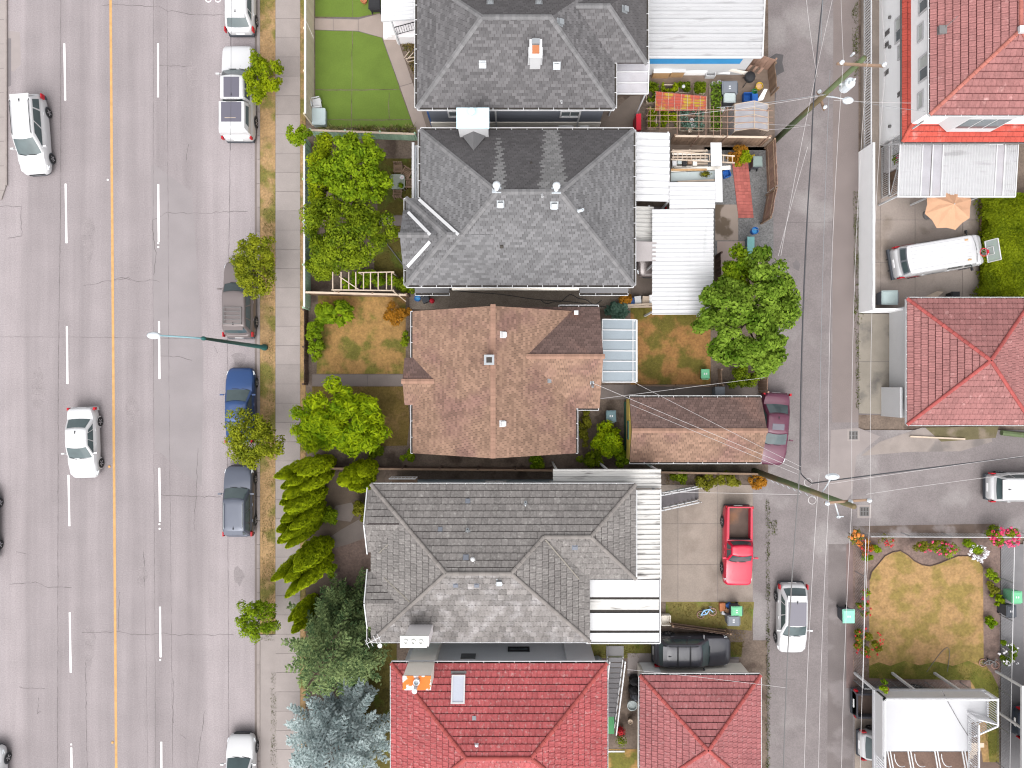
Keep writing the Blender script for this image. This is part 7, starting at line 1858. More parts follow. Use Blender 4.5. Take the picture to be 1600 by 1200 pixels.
b = MB(); b.bar((.1, .1, 9.9), (.35, .35, 10.2), .06); b.lathe([(.05, 0), (.06, .3), (0, .35)], (.38, .38, 10.1), 8); b.lathe([(.05, 0), (.06, .3), (0, .35)], (-.3, .4, 10.6), 8); b.build('cutout_fuse', MT['ceramic'], up, local=True)
p2x, p2y = 15.12, -5.42
u2 = thing('utility_pole', 'brownish utility pole leaning over the lane junction near the driveway', 'utility pole', (p2x, p2y, 0))
b = MB(); b.tube([(0, 0, 0), (0, 0, 13.0)], .19, 10, .12); b.build('pole', MT['pole_green'], u2, local=True, smooth=True)
b = MB()
for i in range(8): b.bar((-.02, -.19, 3 + i * .8), (.12, -.33, 3 + i * .8), .03)
b.build('climbing_step', MT['galv'], u2, local=True)
crossarm(u2, 12.3, R(4), 1.0, Vector((0, .12, 0)), (-.95, .1, .95))
b = MB(); b.lathe([(.04, 0), (.14, .02), (.17, .1), (.1, .2), (0, .22)], (.35, .95, 10.0), 12, 'z', 2.1, 1.0); b.tube([(0, 0, 9.6), (.1, .5, 10.05), (.3, .9, 10.1)], .03, 6); b.build('lane_lamp', MT['ceramic'], u2, local=True)
b = MB(); b.bar((0, -.1, 11.1), (.15, -.75, 11.2), .05); b.lathe([(.05, 0), (.08, .12), (.04, .3), (0, .32)], (.15, -.8, 11.0), 8); b.bar((0, -.75, 11.35), (.3, -.75, 11.35), .04); b.build('cutout_fuse', MT['ceramic'], u2, local=True)
for k, (zz, dx, dy) in enumerate(((8.5, -.15, .45), (8.5, .05, -.45))):
    b = MB(); b.tube([(dx + .2 * cos(t), dy + .2 * sin(t), zz) for t in np.linspace(0, 2 * pi, 13)], .018, 5); b.build('cable_coil', MT['wire'], u2, local=True)
sl = thing('street_lamp', 'teal street lamp post with pale curved arm reaching over the road', 'street lamp', (*W(415, 543), .1))
lx, ly = W(415, 543); ax, ay = W(245, 524, 9.5)
b = MB(); b.lathe([(.2, 0), (.2, .25), (.13, .35), (.075, 8.6), (.085, 8.6), (.085, 8.9), (0, 8.95)], (0, 0, 0), 12); b.build('post', MT['pole_teal'], sl, local=True, smooth=True)
b = MB(); ex, ey = ax - lx, ay - ly; b.tube([(0, 0, 8.75), (ex * .25, ey * .25, 9.1), (ex * .6, ey * .6, 9.35), (ex, ey, 9.4)], .05, 8, .035); b.build('arm', MT['lamp_arm'], sl, local=True, smooth=True)
b = MB(); b.lathe([(.06, 0), (.15, .04), (.19, .12), (.13, .22), (0, .26)], (ex - .15, ey, 9.28), 14, 'z', 1.9, 1.0); b.build('lamp_head', MT['ceramic'], sl, local=True, smooth=True)
b = MB(); b.lathe([(.11, 0), (.11, .1), (0, .1)], (ex * .02, ey * .02, 8.7), 10); b.build('collar', MT['pole_teal'], sl, local=True)
def wire(label, a, c, sag=.4, r=.0085, m=None, cat='wire', n=12, group=None):
    a = Vector(a); c = Vector(c); pts = []
    for i in range(n + 1):
        t = i / n; p = a.lerp(c, t); p.z -= sag * 4 * t * (1 - t); pts.append(p)
    b = MB(); b.tube(pts, r, 5); o = b.build('overhead_wire', m or MT['wire'])
    tag(o, label, cat, group)
    return o
def xa(pole, z, a, t, half, off): return Vector((pole[0] + cos(R(a)) * half * t + off[0], pole[1] + sin(R(a)) * half * t + off[1], z + .3))
A1 = xa((p1x, p1y), 10.9, -3, -.85, 1.1, (0, -.15)); A2 = xa((p1x, p1y), 10.9, -3, .95, 1.1, (0, -.15))
B1, B2, B3 = (xa((p2x, p2y), 12.3, 4, t, 1.0, (0, .12)) for t in (-.95, .1, .95))
wl = 'bright wire running along the lane between the two utility poles, '
wire(wl + 'western one', A1, B1, .5); wire(wl + 'eastern one', A2, B3, .5); wire(wl + 'middle one', (p1x + .1, p1y, 11.4), B2, .5)
N_ = 40; wn = 'bright wire running up from the top utility pole crossarm, '
wire(wn + 'left', A1, (16.0, N_, 10.6), .7); wire(wn + 'right', A2, (17.5, N_, 10.6), .7)
ws = 'bright wire running down the lane from the lower utility pole, '
wire(ws + 'left', B1, (14.2, -38, 12.0), .9); wire(ws + 'middle', B2, (15.3, -38, 12.0), .9); wire(ws + 'right', B3, (16.2, -38, 12.0), .9)
SB = W3(1250, 735, 8.5); NB = W3(1268, 232, 7.0)
wire('thick dark cable bundle along the middle of the lane between the poles', NB, SB, .35, .035, MT['cable'], 'cable')
wire('thick dark cable bundle going up the lane from the top pole', NB, W3(1296, -80, 7.4), .4, .035, MT['cable'], 'cable')
wire('thick dark cable bundle going down the lane past the white hatchback', SB, W3(1222, 1300, 8.0), .4, .03, MT['iron'], 'cable')
wire('thick dark cable turning east over the side lane', W3(1268, 755, 9), W3(1680, 704, 9.5), .2, .035, MT['cable'], 'cable')
wire('thin bright wire just below the dark cable over the side lane', W3(1290, 757, 9.3), W3(1680, 702, 9.6), .2)
wire('short dark cable loop beside the lower pole over the lane', SB, W3(1268, 755, 9), .35, .03, MT['cable'], 'cable')
wire('bright wire from the lower pole top toward the white minivan', B3 + Vector((-.2, .3, 0)), W3(1700, 728, 10), .3)
wire('bright wire crossing up the lane, leftmost at the top edge', W3(1277, 120, 8.8), W3(1258, -20, 9), .1)
wire('thin grey wire beside the dark bundle above the top pole', W3(1283, 70, 8), W3(1290, -60, 8), .1, .011, MT['galv'])
wire('long bright wire crossing diagonally from top edge to the gravel yard fence', W3(1305, -20, 9), W3(1220, 400, 8.6), .3)
wire('bright wire from the lane to the gravel yard, left of the diagonal one', W3(1262, 230, 7.5), W3(1216, 400, 7.6), .1)
wire('thin grey wire running along the lane right of the dark bundle', W3(1297, 110, 7.6), W3(1280, 720, 8.2), .2, .010, MT['galv'])
wire('fourth thin wire down the lane right of the white hatchback', W3(1280, 740, 8.4), W3(1255, 1280, 8), .3, .011)
wire('dark and bright twisted service wire from the top pole to the vegetable garden', W3(1290, 147, 7.5), W3(1120, 168, 4.2), .2, .014, MT['galv'])
wire('service wire from the top pole to the frames of the vegetable garden', W3(1287, 149, 7.4), W3(1060, 180, 4.0), .25, .009)
wire('service wire from the top pole to the white two storey house', W3(1303, 157, 8), W3(1425, 161, 5.6), .05, .009)
wire('second service wire to the white two storey house with slack', W3(1300, 150, 7.6), W3(1445, 174, 5.9), .15, .010, MT['galv'])
wire('wire from the gravel yard edge to the lane bundle', W3(1200, 194, 4.5), W3(1265, 195, 7.2), .1, .009)
wire('lower wire from the vegetable garden to the lane bundle', W3(1196, 203, 4.5), W3(1266, 196, 7.2), .1, .009)
wire('long bright service wire across the brown garage to the brown house, lower one', SB, W3(925, 598, 4.9), .25, .010)
wire('bright service wire across the brown garage, upper one', SB + Vector((0, .2, .1)), W3(990, 597, 4.0), .25, .009)
wire('thin service wire beside the lower one across the brown garage', SB + Vector((-.1, -.2, 0)), W3(985, 632, 3.4), .2, .010)
wire('bright wire crossing the brown house yard path toward the lane', W3(930, 624, 3.5), W3(1195, 590, 4.4), .1, .009)
wire('service wire across the driveway to the grey tile house', W3(1250, 773, 8), W3(1033, 769, 5.0), .1, .010)
wire('service wire to the red garage eave at the bottom', W3(1230, 1075, 6.5), W3(980, 1046, 4.2), .1, .009)
wire('thin dark wire hanging over the parked white pickup along the kerb lane', W3(361.5, -30, 6), W3(360.5, 235, 6), 0, .009, MT['cable'])
wire('bright thin wire over the turf path to the fence', W3(490, 60, 2), W3(477, 30, 3), .1, .01)
# ================================================================ BINS
def bin_(label, px, py, col, lid, rz=0, sz=.55, group=None, h=1.0, tag_m=None):
    x, y = W(px, py, h); t = thing('wheelie_bin', label, 'bin', (x, y, .05), R(rz), group)
    b = MB(); w, d = sz, sz * 1.1
    for z0_, z1_, s0, s1 in ((.08, h * .92, .8, .98),):
        vs = [(sx * w / 2 * s0, sy * d / 2 * s0, z0_) for sx, sy in ((-1, -1), (1, -1), (1, 1), (-1, 1))] + [(sx * w / 2 * s1, sy * d / 2 * s1, z1_) for sx, sy in ((-1, -1), (1, -1), (1, 1), (-1, 1))]
        b.add(vs, [[3, 2, 1, 0], [4, 5, 6, 7]] + [[i, (i + 1) % 4, 4 + (i + 1) % 4, 4 + i] for i in range(4)])
    b.build('body', col, t, local=True)
    b = MB(); rr = [(-w / 2, -d / 2), (w / 2, -d / 2), (w / 2 * .94, d / 2), (-w / 2 * .94, d / 2)]
    b.prism([(p[0] * 1.06, p[1] * 1.06) for p in rr], h * .92, h * .96); b.prism([(p[0] * .9, p[1] * .9) for p in rr], h * .96, h * 1.0); b.build('lid', lid, t, local=True)
    b = MB(); b.bar((-w * .4, -d / 2 - .06, h * .93), (w * .4, -d / 2 - .06, h * .93), .04); b.build('handle', col, t, local=True)
    for s in (-1, 1): b = MB(); b.lathe([(.1, 0), (.1, .05), (0, .05)], (s * w * .38, -d * .44, .1), 10, 'x'); b.build('wheel', MT['black'], t, local=True)
    if tag_m: b = MB(); b.box(-.1, -.06, h + .001, -.03, .06, h + .006); b.box(.03, -.06, h + .001, .1, .06, h + .006); b.build('lid_sticker', tag_m, t, local=True)
    return t
bin_('mint lidded bin at the lane beside the corner garden fence', 1326, 963, MT['bin_dark'], MT['bin_mint'], 180, .72, tag_m=MT['white'])
bin_('green bin on the path at the right edge of the garden', 1589, 933, MT['bin_green'], MT['bin_green'], 0, .62, tag_m=MT['white'])
bin_('dark grey bin with white sticker just below the green bin at the right edge', 1580, 955, MT['bin_dark'], MT['bin_dark'], 0, .62, tag_m=MT['white'])
bin_('bright green lidded bin next to the pile of things on the grass strip', 1151, 955, MT['bin_dark'], MT['bin_green'], 90, .58, tag_m=MT['white'])
bin_('grey bin standing below the bright green bin on the grass strip', 1146, 970, MT['bin_grey'], MT['bin_grey'], 90, .62, tag_m=MT['white'])
bin_('dark teal bin between the brown house and its garage', 955, 650, MT['bin_blue'], MT['bin_blue'], 0, .58, tag_m=MT['white'])
bin_('dark grey bin in the passage behind the brown garage', 1125, 613, MT['bin_grey'], MT['bin_grey'], 0, .58)
bin_('small green box on the dry lawn beside the broadleaf tree', 1102, 584, MT['bin_green'], MT['bin_green'], 0, .5, h=.5, tag_m=MT['white'])
bin_('large charcoal lidded bin in the vegetable garden', 1140, 137, MT['bin_dark'], MT['bin_grey'], 90, .8, tag_m=MT['white'])
bin_('pale green grey lidded bin in the vegetable garden below the charcoal one', 1140, 152, MT['bin_dark'], MT['plastic_grey'], 90, .62)
bin_('grey green bin in the corner by the pinkish lane fence', 1184, 252, MT['bin_dark'], mat('grey_green_lid', (.17, .21, .20), rough=.5), 0, .55)
bin_('grey lidded cart in the walled parking court', 1390, 465, MT['bin_grey'], mat('pale_teal_lid', (.30, .36, .36), rough=.4), 90, .85)
bin_('black round lidded bin by the parking court next to the red garage', 1493, 463, MT['black'], MT['black'], 0, .5, h=.8)
bin_('dark storage bin on the turf at the top edge', 585, 4, MT['black'], MT['black'], 0, .7, h=.7)
# ================================================================ GARDEN FURNITURE AND CLUTTER
def chairs(label, px, py, rz):
    x, y = W(px, py, .4); t = thing('garden_chair', label, 'chair', (x, y, .05), R(rz), 'slatted chairs around the garden table')
    for i in range(5): b = MB(); b.box(-.25, -.24 + i * .1, .42, .25, -.16 + i * .1, .44); b.build('slat', MT['wood'], t, local=True)
    for i in range(4): b = MB(); b.box(-.25 + i * .13, -.29, .44, -.15 + i * .13, -.26, .92); b.build('back_slat', MT['wood'], t, local=True)
    for sx in (-.24, .24):
        for sy in (-.26, .24): b = MB(); b.bar((sx, sy, 0), (sx, sy, .65 if sy > 0 else .95), .05); b.build('leg', MT['wood'], t, local=True)
        b = MB(); b.bar((sx, -.28, .64), (sx, .28, .64), .07, .03); b.build('armrest', MT['wood'], t, local=True)
chairs('slatted chair behind the garden table, left of two', 623, 264, 180); chairs('slatted chair behind the garden table, close to the house', 636, 272, 150); chairs('slatted chair below the garden table', 622, 303, 0); chairs('slatted chair at the right of the garden table under the eave', 641, 288, 90)
x, y = W(621, 284, .75); tb = thing('garden_table', 'grey square garden table among slatted chairs by the grey shingle house', 'table', (x, y, .05))
b = MB(); r_ = .47; pts = [(r_ * (abs(cos(t)) ** .45) * (1 if cos(t) > 0 else -1), r_ * (abs(sin(t)) ** .45) * (1 if sin(t) > 0 else -1)) for t in np.linspace(0, 2 * pi, 25)[:-1]]; b.prism(pts, .70, .74); b.build('tabletop', mat('grey_green_tabletop', (.20, .22, .19), rough=.4, var=.08), tb, local=True)
for sx in (-.36, .36):
    for sy in (-.36, .36): b = MB(); b.bar((sx, sy, 0), (sx, sy, .7), .05); b.build('leg', MT['iron'], tb, local=True)
def potx(label, px, py, z, m, inner, r=.13, h=.2, plant=None, cat='pot'):
    x, y = W(px, py, z + h); t = thing('plant_pot', label, cat, (x, y, z))
    b = MB(); b.lathe([(r * .7, 0), (r, h), (r * .86, h), (r * .8, h * .75)], (0, 0, 0), 12); b.build('pot', m, t, local=True)
    b = MB(); b.lathe([(r * .8, h * .72), (0, h * .76)], (0, 0, 0), 10); b.build('soil', inner, t, local=True)
    if plant:
        d = unit(160); d[:, 2] = np.abs(d[:, 2]); p = d * r * 1.5 * nrng.uniform(.4, 1.1, (160, 1)) + np.array([0, 0, h]); quads_mesh('leaves', leaf_quads(p, d, .07), plant, t)
    return t
potx('white rimmed pot with dark red soil on the garden table', 628, 277, .79, MT['white'], MT['maroon'] if 'maroon' in MT else MT['red_bloom'], .14, .12)
potx('small green plant in a pot on the garden table', 626, 290, .79, MT['plastic_green'], MT['soil'], .11, .12, LM['bright'])
potx('small white candle pot at the left edge of the garden table', 611, 291, .79, MT['white'], MT['white'], .06, .08)
potx('round terracotta pot on the turf at the top edge', 568, -1, .06, MT['terracotta'], MT['soil'], .22, .3)
potx('grey round pot lid beside the stair between the red roofs', 988, 1103, .3, MT['plastic_grey'], MT['plastic_grey'], .32, .5)
potx('dark flower pot on the stair foot between the red roofs', 970, 1142, .1, MT['black'], MT['soil'], .2, .3, MT['red_bloom'])
potx('pale round pot at the foot of the long outdoor stair', 971, 1157, .1, MT['wood_pale'], MT['soil'], .26, .3, LM['dark'])
potx('small dark pot by the garage wall between the red roofs', 985, 1128, .1, MT['wood_pale'], MT['soil'], .16, .3)
# trellis frame in the front garden
tf = thing('trellis', 'weathered wooden trellis frame behind the dry lawn fence', 'trellis', (*W(570, 440), 0))
z0 = 1.9
for i, px in enumerate((520, 533, 545, 556, 568, 579, 591, 604, 612)):
    b = MB(); b.bar(W3(px, 425, z0), W3(px, 453, z0), .06); b.build('bar', MT['wood_pale'], tf)
b = MB(); b.bar(W3(518, 453, z0 + .03), W3(616, 454, z0 + .03), .07); b.build('rail', MT['wood_pale'], tf); b = MB(); b.bar(W3(560, 426, z0 + .03), W3(616, 425, z0 + .03), .06); b.build('rail', MT['wood_pale'], tf)
b = MB(); b.bar(W3(530, 432, z0 + .05), W3(560, 452, z0 + .05), .05); b.build('brace', MT['wood_pale'], tf); b = MB(); b.bar(W3(612, 453, z0), W3(634, 471, .8), .06); b.build('brace', MT['wood_pale'], tf)
for px, py in ((520, 453), (614, 453), (614, 426), (562, 426)):
    q = W3(px, py, z0); b = MB(); b.bar((q.x, q.y, 0), q, .07); b.build('post', MT['wood_pale'], tf)
# storage boxes on the turf
x, y = W(498, 182, .6); t = thing('storage_box', 'pale grey plastic storage box on the turf by the beige fence', 'box', (x, y, .06)); b = MB(); b.box(-.38, -.48, 0, .38, .48, .5); b.build('body', MT['plastic_grey'], t, local=True); b = MB(); b.prism([(-.42, -.5), (.34, -.52), (.42, -.46), (.42, .46), (.36, .52), (-.42, .52)], .5, .56); b.build('lid', mat('pale_blue_lid', (.36, .42, .43), rough=.4, var=.04), t, local=True)
x, y = W(494, 160, .6); t = thing('plastic_chair', 'white plastic garden chair above the storage box by the beige fence', 'chair', (x, y, .06), R(-80)); b = MB(); b.prism([(-.27, -.25), (.27, -.25), (.3, .27), (-.3, .27)], .38, .42); b.build('seat', MT['white'], t, local=True); b = MB(); b.bar((-.28, -.27, .75), (.28, -.27, .75), .06, .12); b.bar((0, -.27, .42), (0, -.27, .75), .2, .03); b.build('backrest', MT['white'], t, local=True)
for s in (-1, 1): b = MB(); b.bar((s * .28, -.27, .6), (s * .3, .25, .6), .06, .04); b.build('armrest', MT['white'], t, local=True)
for sx in (-.25, .25):
    for sy in (-.24, .24): b = MB(); b.bar((sx, sy, 0), (sx, sy, .4), .045); b.build('leg', MT['white'], t, local=True)
# folded garden chairs/frames in the side bed by the blue shutter
t = thing('wooden_trellis', 'small white wooden frames lying in the weedy bed by the blue shutter', 'trellis', (*W(640, 88), .1))
for a, c in (((632, 90), (640, 80)), ((636, 93), (646, 82)), ((634, 92), (648, 89)), ((637, 97), (648, 94)), ((634, 92), (637, 97))): b = MB(); b.bar(W3(*a, .25), W3(*c, .45), .04); b.build('bar', MT['wood_pale'], t)
gpoly('weedy_bed', [(625, 70), (655, 68), (655, 135), (648, 128)], .06, MT['dirt'])
grass('bed_weeds', [[(628, 70), (652, 68), (652, 125), (646, 118)], [(640, 205), (492, 204), (492, 214), (645, 216)]], 500, .2, GM_mix, z=.06, w=.03)
grass('turf_fringe', [[(500, 198), (648, 197), (652, 210), (500, 210)]], 600, .22, leaf_mat('pale_weeds', (.10, .13, .02), (.40, .36, .16), sc=3), z=.06, w=.035)
# vegetable garden
rb = thing('bed_frame', 'x', 'planter'); bpy.data.objects.remove(rb)
def raised(label, xa, ya, xb, yb, plant, seed, z=.3):
    a = W(xa, yb, z); c = W(xb, ya, z); t = thing('raised_bed', label, 'planter', ((a[0] + c[0]) / 2, (a[1] + c[1]) / 2, .05), 0, 'raised beds in the vegetable garden')
    for (p, q) in (((a[0], a[1]), (c[0], a[1])), ((c[0], a[1]), (c[0], c[1])), ((c[0], c[1]), (a[0], c[1])), ((a[0], c[1]), (a[0], a[1]))):
        b = MB(); b.bar((*p, .2), (*q, .2), .05, .34); b.build('board', MT['wood_pale'], t)
    b = MB(); b.box(a[0], a[1], .05, c[0], c[1], .26); b.build('soil', MT['dirt'], t)
    if plant:
        rng = np.random.default_rng(seed); k = 700; p = np.stack([rng.uniform(a[0], c[0], k), rng.uniform(a[1], c[1], k), rng.uniform(.3, .75, k)], 1) - np.array([t.location.x, t.location.y, .05]); d = unit(k, rng) + np.array([0, 0, .7]); d /= np.linalg.norm(d, axis=1, keepdims=True)
        keep = (np.sin(p[:, 0] * 5 + seed) + np.sin(p[:, 1] * 6 + seed * 2) > -.9); quads_mesh('leaves', leaf_quads(p[keep], d[keep], .10), plant, t)
for i, (xa, ya, xb, yb, pl, lb) in enumerate(((1033, 133, 1058, 145, LM['yg'], 'raised bed with lush green tops above the red net'), (1060, 132, 1076, 145, LM['dark'], 'dark soil raised bed with a white ball above the red net'), (1084, 132, 1100, 147, LM['dark'], 'small raised bed at the right end above the red net'), (1109, 131, 1126, 205, LM['broad'], 'long narrow raised bed full of leafy greens right of the red net'),
        (1012, 172, 1025, 200, LM['yg'], 'raised bed at the left end below the red net'), (1031, 172, 1056, 200, LM['yg'], 'raised bed with bright leaves below the red net'), (1062, 172, 1098, 205, LM['mint'], 'wide raised bed with grey green leaves below the red net'), (1010, 132, 1027, 160, LM['dark'], 'dark green raised bed left of the red net'))): raised(lb, xa, ya, xb, yb, pl, 200 + i)
nt = thing('garden_net', 'red net stretched on a bar frame over a vegetable bed', 'net', (*W(1063, 158), .05))
z0 = .95; b = MB(); b.face([W3(1023, 173, z0), W3(1104, 172, z0), W3(1104, 151, z0), W3(1025, 143, z0)]); b.build('net', mat('red_net_over_leaves', (.36, .075, .05), var=.12, sc=5, col2=(.34, .24, .03), c2sc=1.3, c2=(.5, .6)), nt)
for i in range(6): t_ = i / 5; b = MB(); b.bar(W3(1023, 173 - 30 * t_, z0 + .03), W3(1104, 172 - 21 * t_, z0 + .03), .028); b.build('bar', MT['brick_red'], nt)
for i in range(9): t_ = i / 8; b = MB(); b.bar(W3(1023.5 + 80.5 * t_, 173, z0 + .045), W3(1025 + 79 * t_, 143 + 8 * t_, z0 + .045), .02); b.build('bar', MT['wood_pale'], nt)
for px, py in ((1023, 173), (1104, 172), (1104, 151), (1025, 143)): q = W3(px, py, z0); b = MB(); b.bar((q.x, q.y, 0), q, .04); b.build('post', MT['wood_pale'], nt)
pg = thing('pole_trellis', 'thin wooden pole frame standing over the lower vegetable beds', 'trellis', (*W(1090, 195), .05))
z0 = 2.0
for px in (1016, 1031, 1044, 1058, 1092, 1103, 1115, 1126, 1137): b = MB(); b.bar(W3(px, 166, z0), W3(px, 213, z0), .026); b.build('bar', MT['wood_pink'], pg)
for py in (171, 181, 190, 200): b = MB(); b.bar(W3(1010, py - 1, z0 + .03), W3(1208, py + 2, z0 + .03), .026); b.build('rail', MT['wood_pink'], pg)
for px in (1016, 1092, 1137, 1203):
    for py in (168, 212): q = W3(px, py, z0); b = MB(); b.bar((q.x, q.y, 0), q, .05); b.build('post', MT['wood_pink'], pg)
gh = thing('greenhouse', 'translucent film greenhouse with thin bars at the lane corner of the vegetable garden', 'greenhouse', (*W(1172, 185), .05))
z0, z1 = 1.4, 1.9
a = W(1148, 205, z0); c = W(1200, 163, z0); xm = (a[0] + c[0]) / 2
b = MB(); b.face([(a[0], a[1], z0), (xm, a[1], z1), (xm, c[1], z1), (a[0], c[1], z0)]); b.build('film', MT['tarp'], gh); b = MB(); b.face([(xm, a[1], z1), (c[0], a[1], z0), (c[0], c[1], z0), (xm, c[1], z1)]); b.build('film', MT['tarp'], gh); b = MB(); b.face([(a[0], a[1], .05), (a[0], a[1], z0), (a[0], c[1], z0), (a[0], c[1], .05)]); b.build('film', MT['tarp'], gh)
for i in range(5):
    yy = a[1] + (c[1] - a[1]) * i / 4
    for p, q in (((a[0], yy, z0 + .02), (xm, yy, z1 + .02)), ((xm, yy, z1 + .02), (c[0], yy, z0 + .02)), ((a[0], yy, 0), (a[0], yy, z0)), ((c[0], yy, 0), (c[0], yy, z0))): b = MB(); b.bar(p, q, .035); b.build('bar', MT['wood_pale'], gh)
for x in (a[0], xm, c[0]): zz = z1 if x == xm else z0; b = MB(); b.bar((x, a[1], zz + .02), (x, c[1], zz + .02), .04); b.build('rail', MT['wood_pale'], gh)
def crate(label, px, py, z, sx, sy, h, m, rz=0, name='box', cat='box', lid=None, open_=False):
    x, y = W(px, py, z + h); t = thing(name, label, cat, (x, y, z), R(rz)); b = MB()
    if open_:
        for p, q in (((-sx / 2, -sy / 2), (sx / 2, -sy / 2)), ((sx / 2, -sy / 2), (sx / 2, sy / 2)), ((sx / 2, sy / 2), (-sx / 2, sy / 2)), ((-sx / 2, sy / 2), (-sx / 2, -sy / 2))): b.bar((*p, h / 2), (*q, h / 2), .03, h)
        b.box(-sx / 2, -sy / 2, 0, sx / 2, sy / 2, .03)
    else: b.prism([(-sx / 2 * .95, -sy / 2), (sx / 2 * .95, -sy / 2), (sx / 2, -sy / 2 * .9), (sx / 2, sy / 2 * .95), (sx / 2 * .9, sy / 2), (-sx / 2, sy / 2 * .95)], 0, h)
    b.build('body', m, t, local=True)
    if lid: b = MB(); b.prism([(-sx / 2 - .02, -sy / 2 - .02), (sx / 2 + .02, -sy / 2 - .02), (sx / 2 + .02, sy / 2 + .02), (-sx / 2 - .02, sy / 2 + .02)], h, h + .04); b.build('lid', lid, t, local=True)
    return t
def panel(label, pts, z, m, name='plywood_sheet', cat='sheet', th=.03):
    b = MB(); P = [W3(px, py, zz) for px, py, zz in pts]; n = (P[1] - P[0]).cross(P[2] - P[0]).normalized() * th
    k = len(P); b.add([tuple(p) for p in P] + [tuple(p + n) for p in P], [list(range(k)), list(range(k, 2 * k))[::-1]] + [[i, (i + 1) % k, k + (i + 1) % k, k + i] for i in range(k)]); return tag(b.build(name, m), label, cat)
panel('long white board leaning along the garage wall under the blue band', [(1032, 101, .5), (1152, 102, .5), (1160, 91, 1.5), (1036, 90, 1.5)], 0, MT['white'])
crate('plywood topped white cabinet at the left below the garage wall', 1035, 108, .05, 1.05, .45, .8, MT['plywood'], lid=MT['stucco_white'], name='cabinet', cat='cabinet')
crate('low white topped cabinet beside the plywood one below the garage wall', 1060, 108, .05, .85, .38, .75, MT['plywood'], lid=MT['white'], name='cabinet', cat='cabinet')
crate('long white bench box in the middle below the garage wall', 1088, 106, .05, 1.4, .4, .6, MT['stucco_white'], name='cabinet', cat='cabinet')
crate('white and blue open crate with yellow base below the garage wall', 1111, 112, .05, .55, .5, .4, MT['white'], open_=True, name='crate', cat='crate')
panel('white board lying on the deck right of the open crate', [(1122, 114, .3), (1140, 116, .3), (1142, 104, .8), (1126, 103, .8)], 0, MT['stucco_white'])
panel('long pale board leaning among planks at the lane corner of the garden', [(1136, 110, .6), (1175, 119, .6), (1174, 113, .9), (1139, 106, .9)], 0, MT['stucco_cream'], name='board', cat='board')
for i in range(5): panel(('leftmost', 'second', 'middle', 'fourth', 'rightmost')[i] + ' of five brown planks leaning at the lane corner of the vegetable garden', [(1146 + i * 9, 108 + i * 1.5, .4), (1150 + i * 9, 109 + i * 1.5, .4), (1158 + i * 9, 98 + i * 2, 1.0), (1154 + i * 9, 97 + i * 2, 1.0)], 0, MT['wood_pink'], name='plank', cat='plank')['group'] = 'planks at the garden corner'
t = thing('barbecue', 'black barbecue grill beside the brown planks in the vegetable garden', 'grill', (*W(1172, 120, .9), .05)); b = MB(); b.lathe([(.1, .55), (.3, .65), (.34, .8), (.3, .95), (.1, 1.05), (0, 1.06)], (0, 0, 0), 12); b.build('kettle', MT['black'], t, local=True)
for a_ in range(3): b = MB(); b.bar((0, 0, .6), (.35 * cos(a_ * 2.1), .35 * sin(a_ * 2.1), 0), .04); b.build('leg', MT['black'], t, local=True)
def bucket(label, px, py, z, r, h, m, inner=None):
    x, y = W(px, py, z + h); t = thing('bucket', label, 'bucket', (x, y, z)); b = MB(); b.lathe([(r * .8, 0), (r, h), (r * .9, h), (r * .75, .04), (0, .04)], (0, 0, 0), 14); b.build('body', m, t, local=True)
    b = MB(); b.tube([(r * cos(t_), .02, h + r * .5 * sin(t_)) for t_ in np.linspace(0, pi, 7)], .012, 4); b.build('handle', MT['galv'], t, local=True)
    if inner: b = MB(); b.lathe([(r * .86, h * .7), (0, h * .72)], (0, 0, 0), 12); b.build('content', inner, t, local=True)
bucket('yellow tub in the vegetable garden by the lane', 1187, 134, .05, .23, .4, MT['plastic_yellow'], mat('peach_content', (.5, .32, .18)))
bucket('green bucket between the yellow tub and the blue crate', 1179, 143, .05, .18, .35, MT['plastic_green'])
crate('blue plastic crate with mixed things in the vegetable garden', 1169, 151, .05, .5, .5, .4, MT['plastic_blue'], open_=True, name='crate', cat='crate')
crate('second blue box behind the blue crate near the white panel', 1180, 152, .05, .35, .45, .45, MT['plastic_blue'])
panel('pale white panel leaning near the lane end of the vegetable garden', [(1182, 158, .3), (1192, 156, .3), (1199, 139, 1.1), (1194, 139, 1.1)], 0, MT['stucco_white'])
crate('bright red tall box beside the passage left of the vegetable beds', 998, 190, .05, .3, 1.0, 1.2, MT['red'])
b = MB(); q = W3(1068, 135, .7); b.lathe([(0, -.11), (.09, -.06), (.11, 0), (.09, .06), (0, .11)], q, 10); tag(b.build('ball', MT['white']), 'white ball on the dark soil raised bed above the red net', 'ball')
for i, (px, py, z, lb) in enumerate(((1124, 128, .4, 'white pot at the head of the long narrow raised bed'), (1115, 130, .4, 'pale stone pot at the top left corner of the long narrow raised bed'), (1081, 188, .7, 'white bucket with dark content standing in the wide raised bed'), (1083, 196, .6, 'white pan just below the bucket in the wide raised bed'), (1130, 170, .8, 'white pot hanging at the pole frame right of the greens'), (1078, 204, .5, 'pinkish stone pot at the foot of the wide raised bed'))): potx(lb, px, py, .05, MT['white'] if i != 5 else MT['wood_pale'], MT['grime'] if i == 2 else MT['stucco_white'], .13, z)
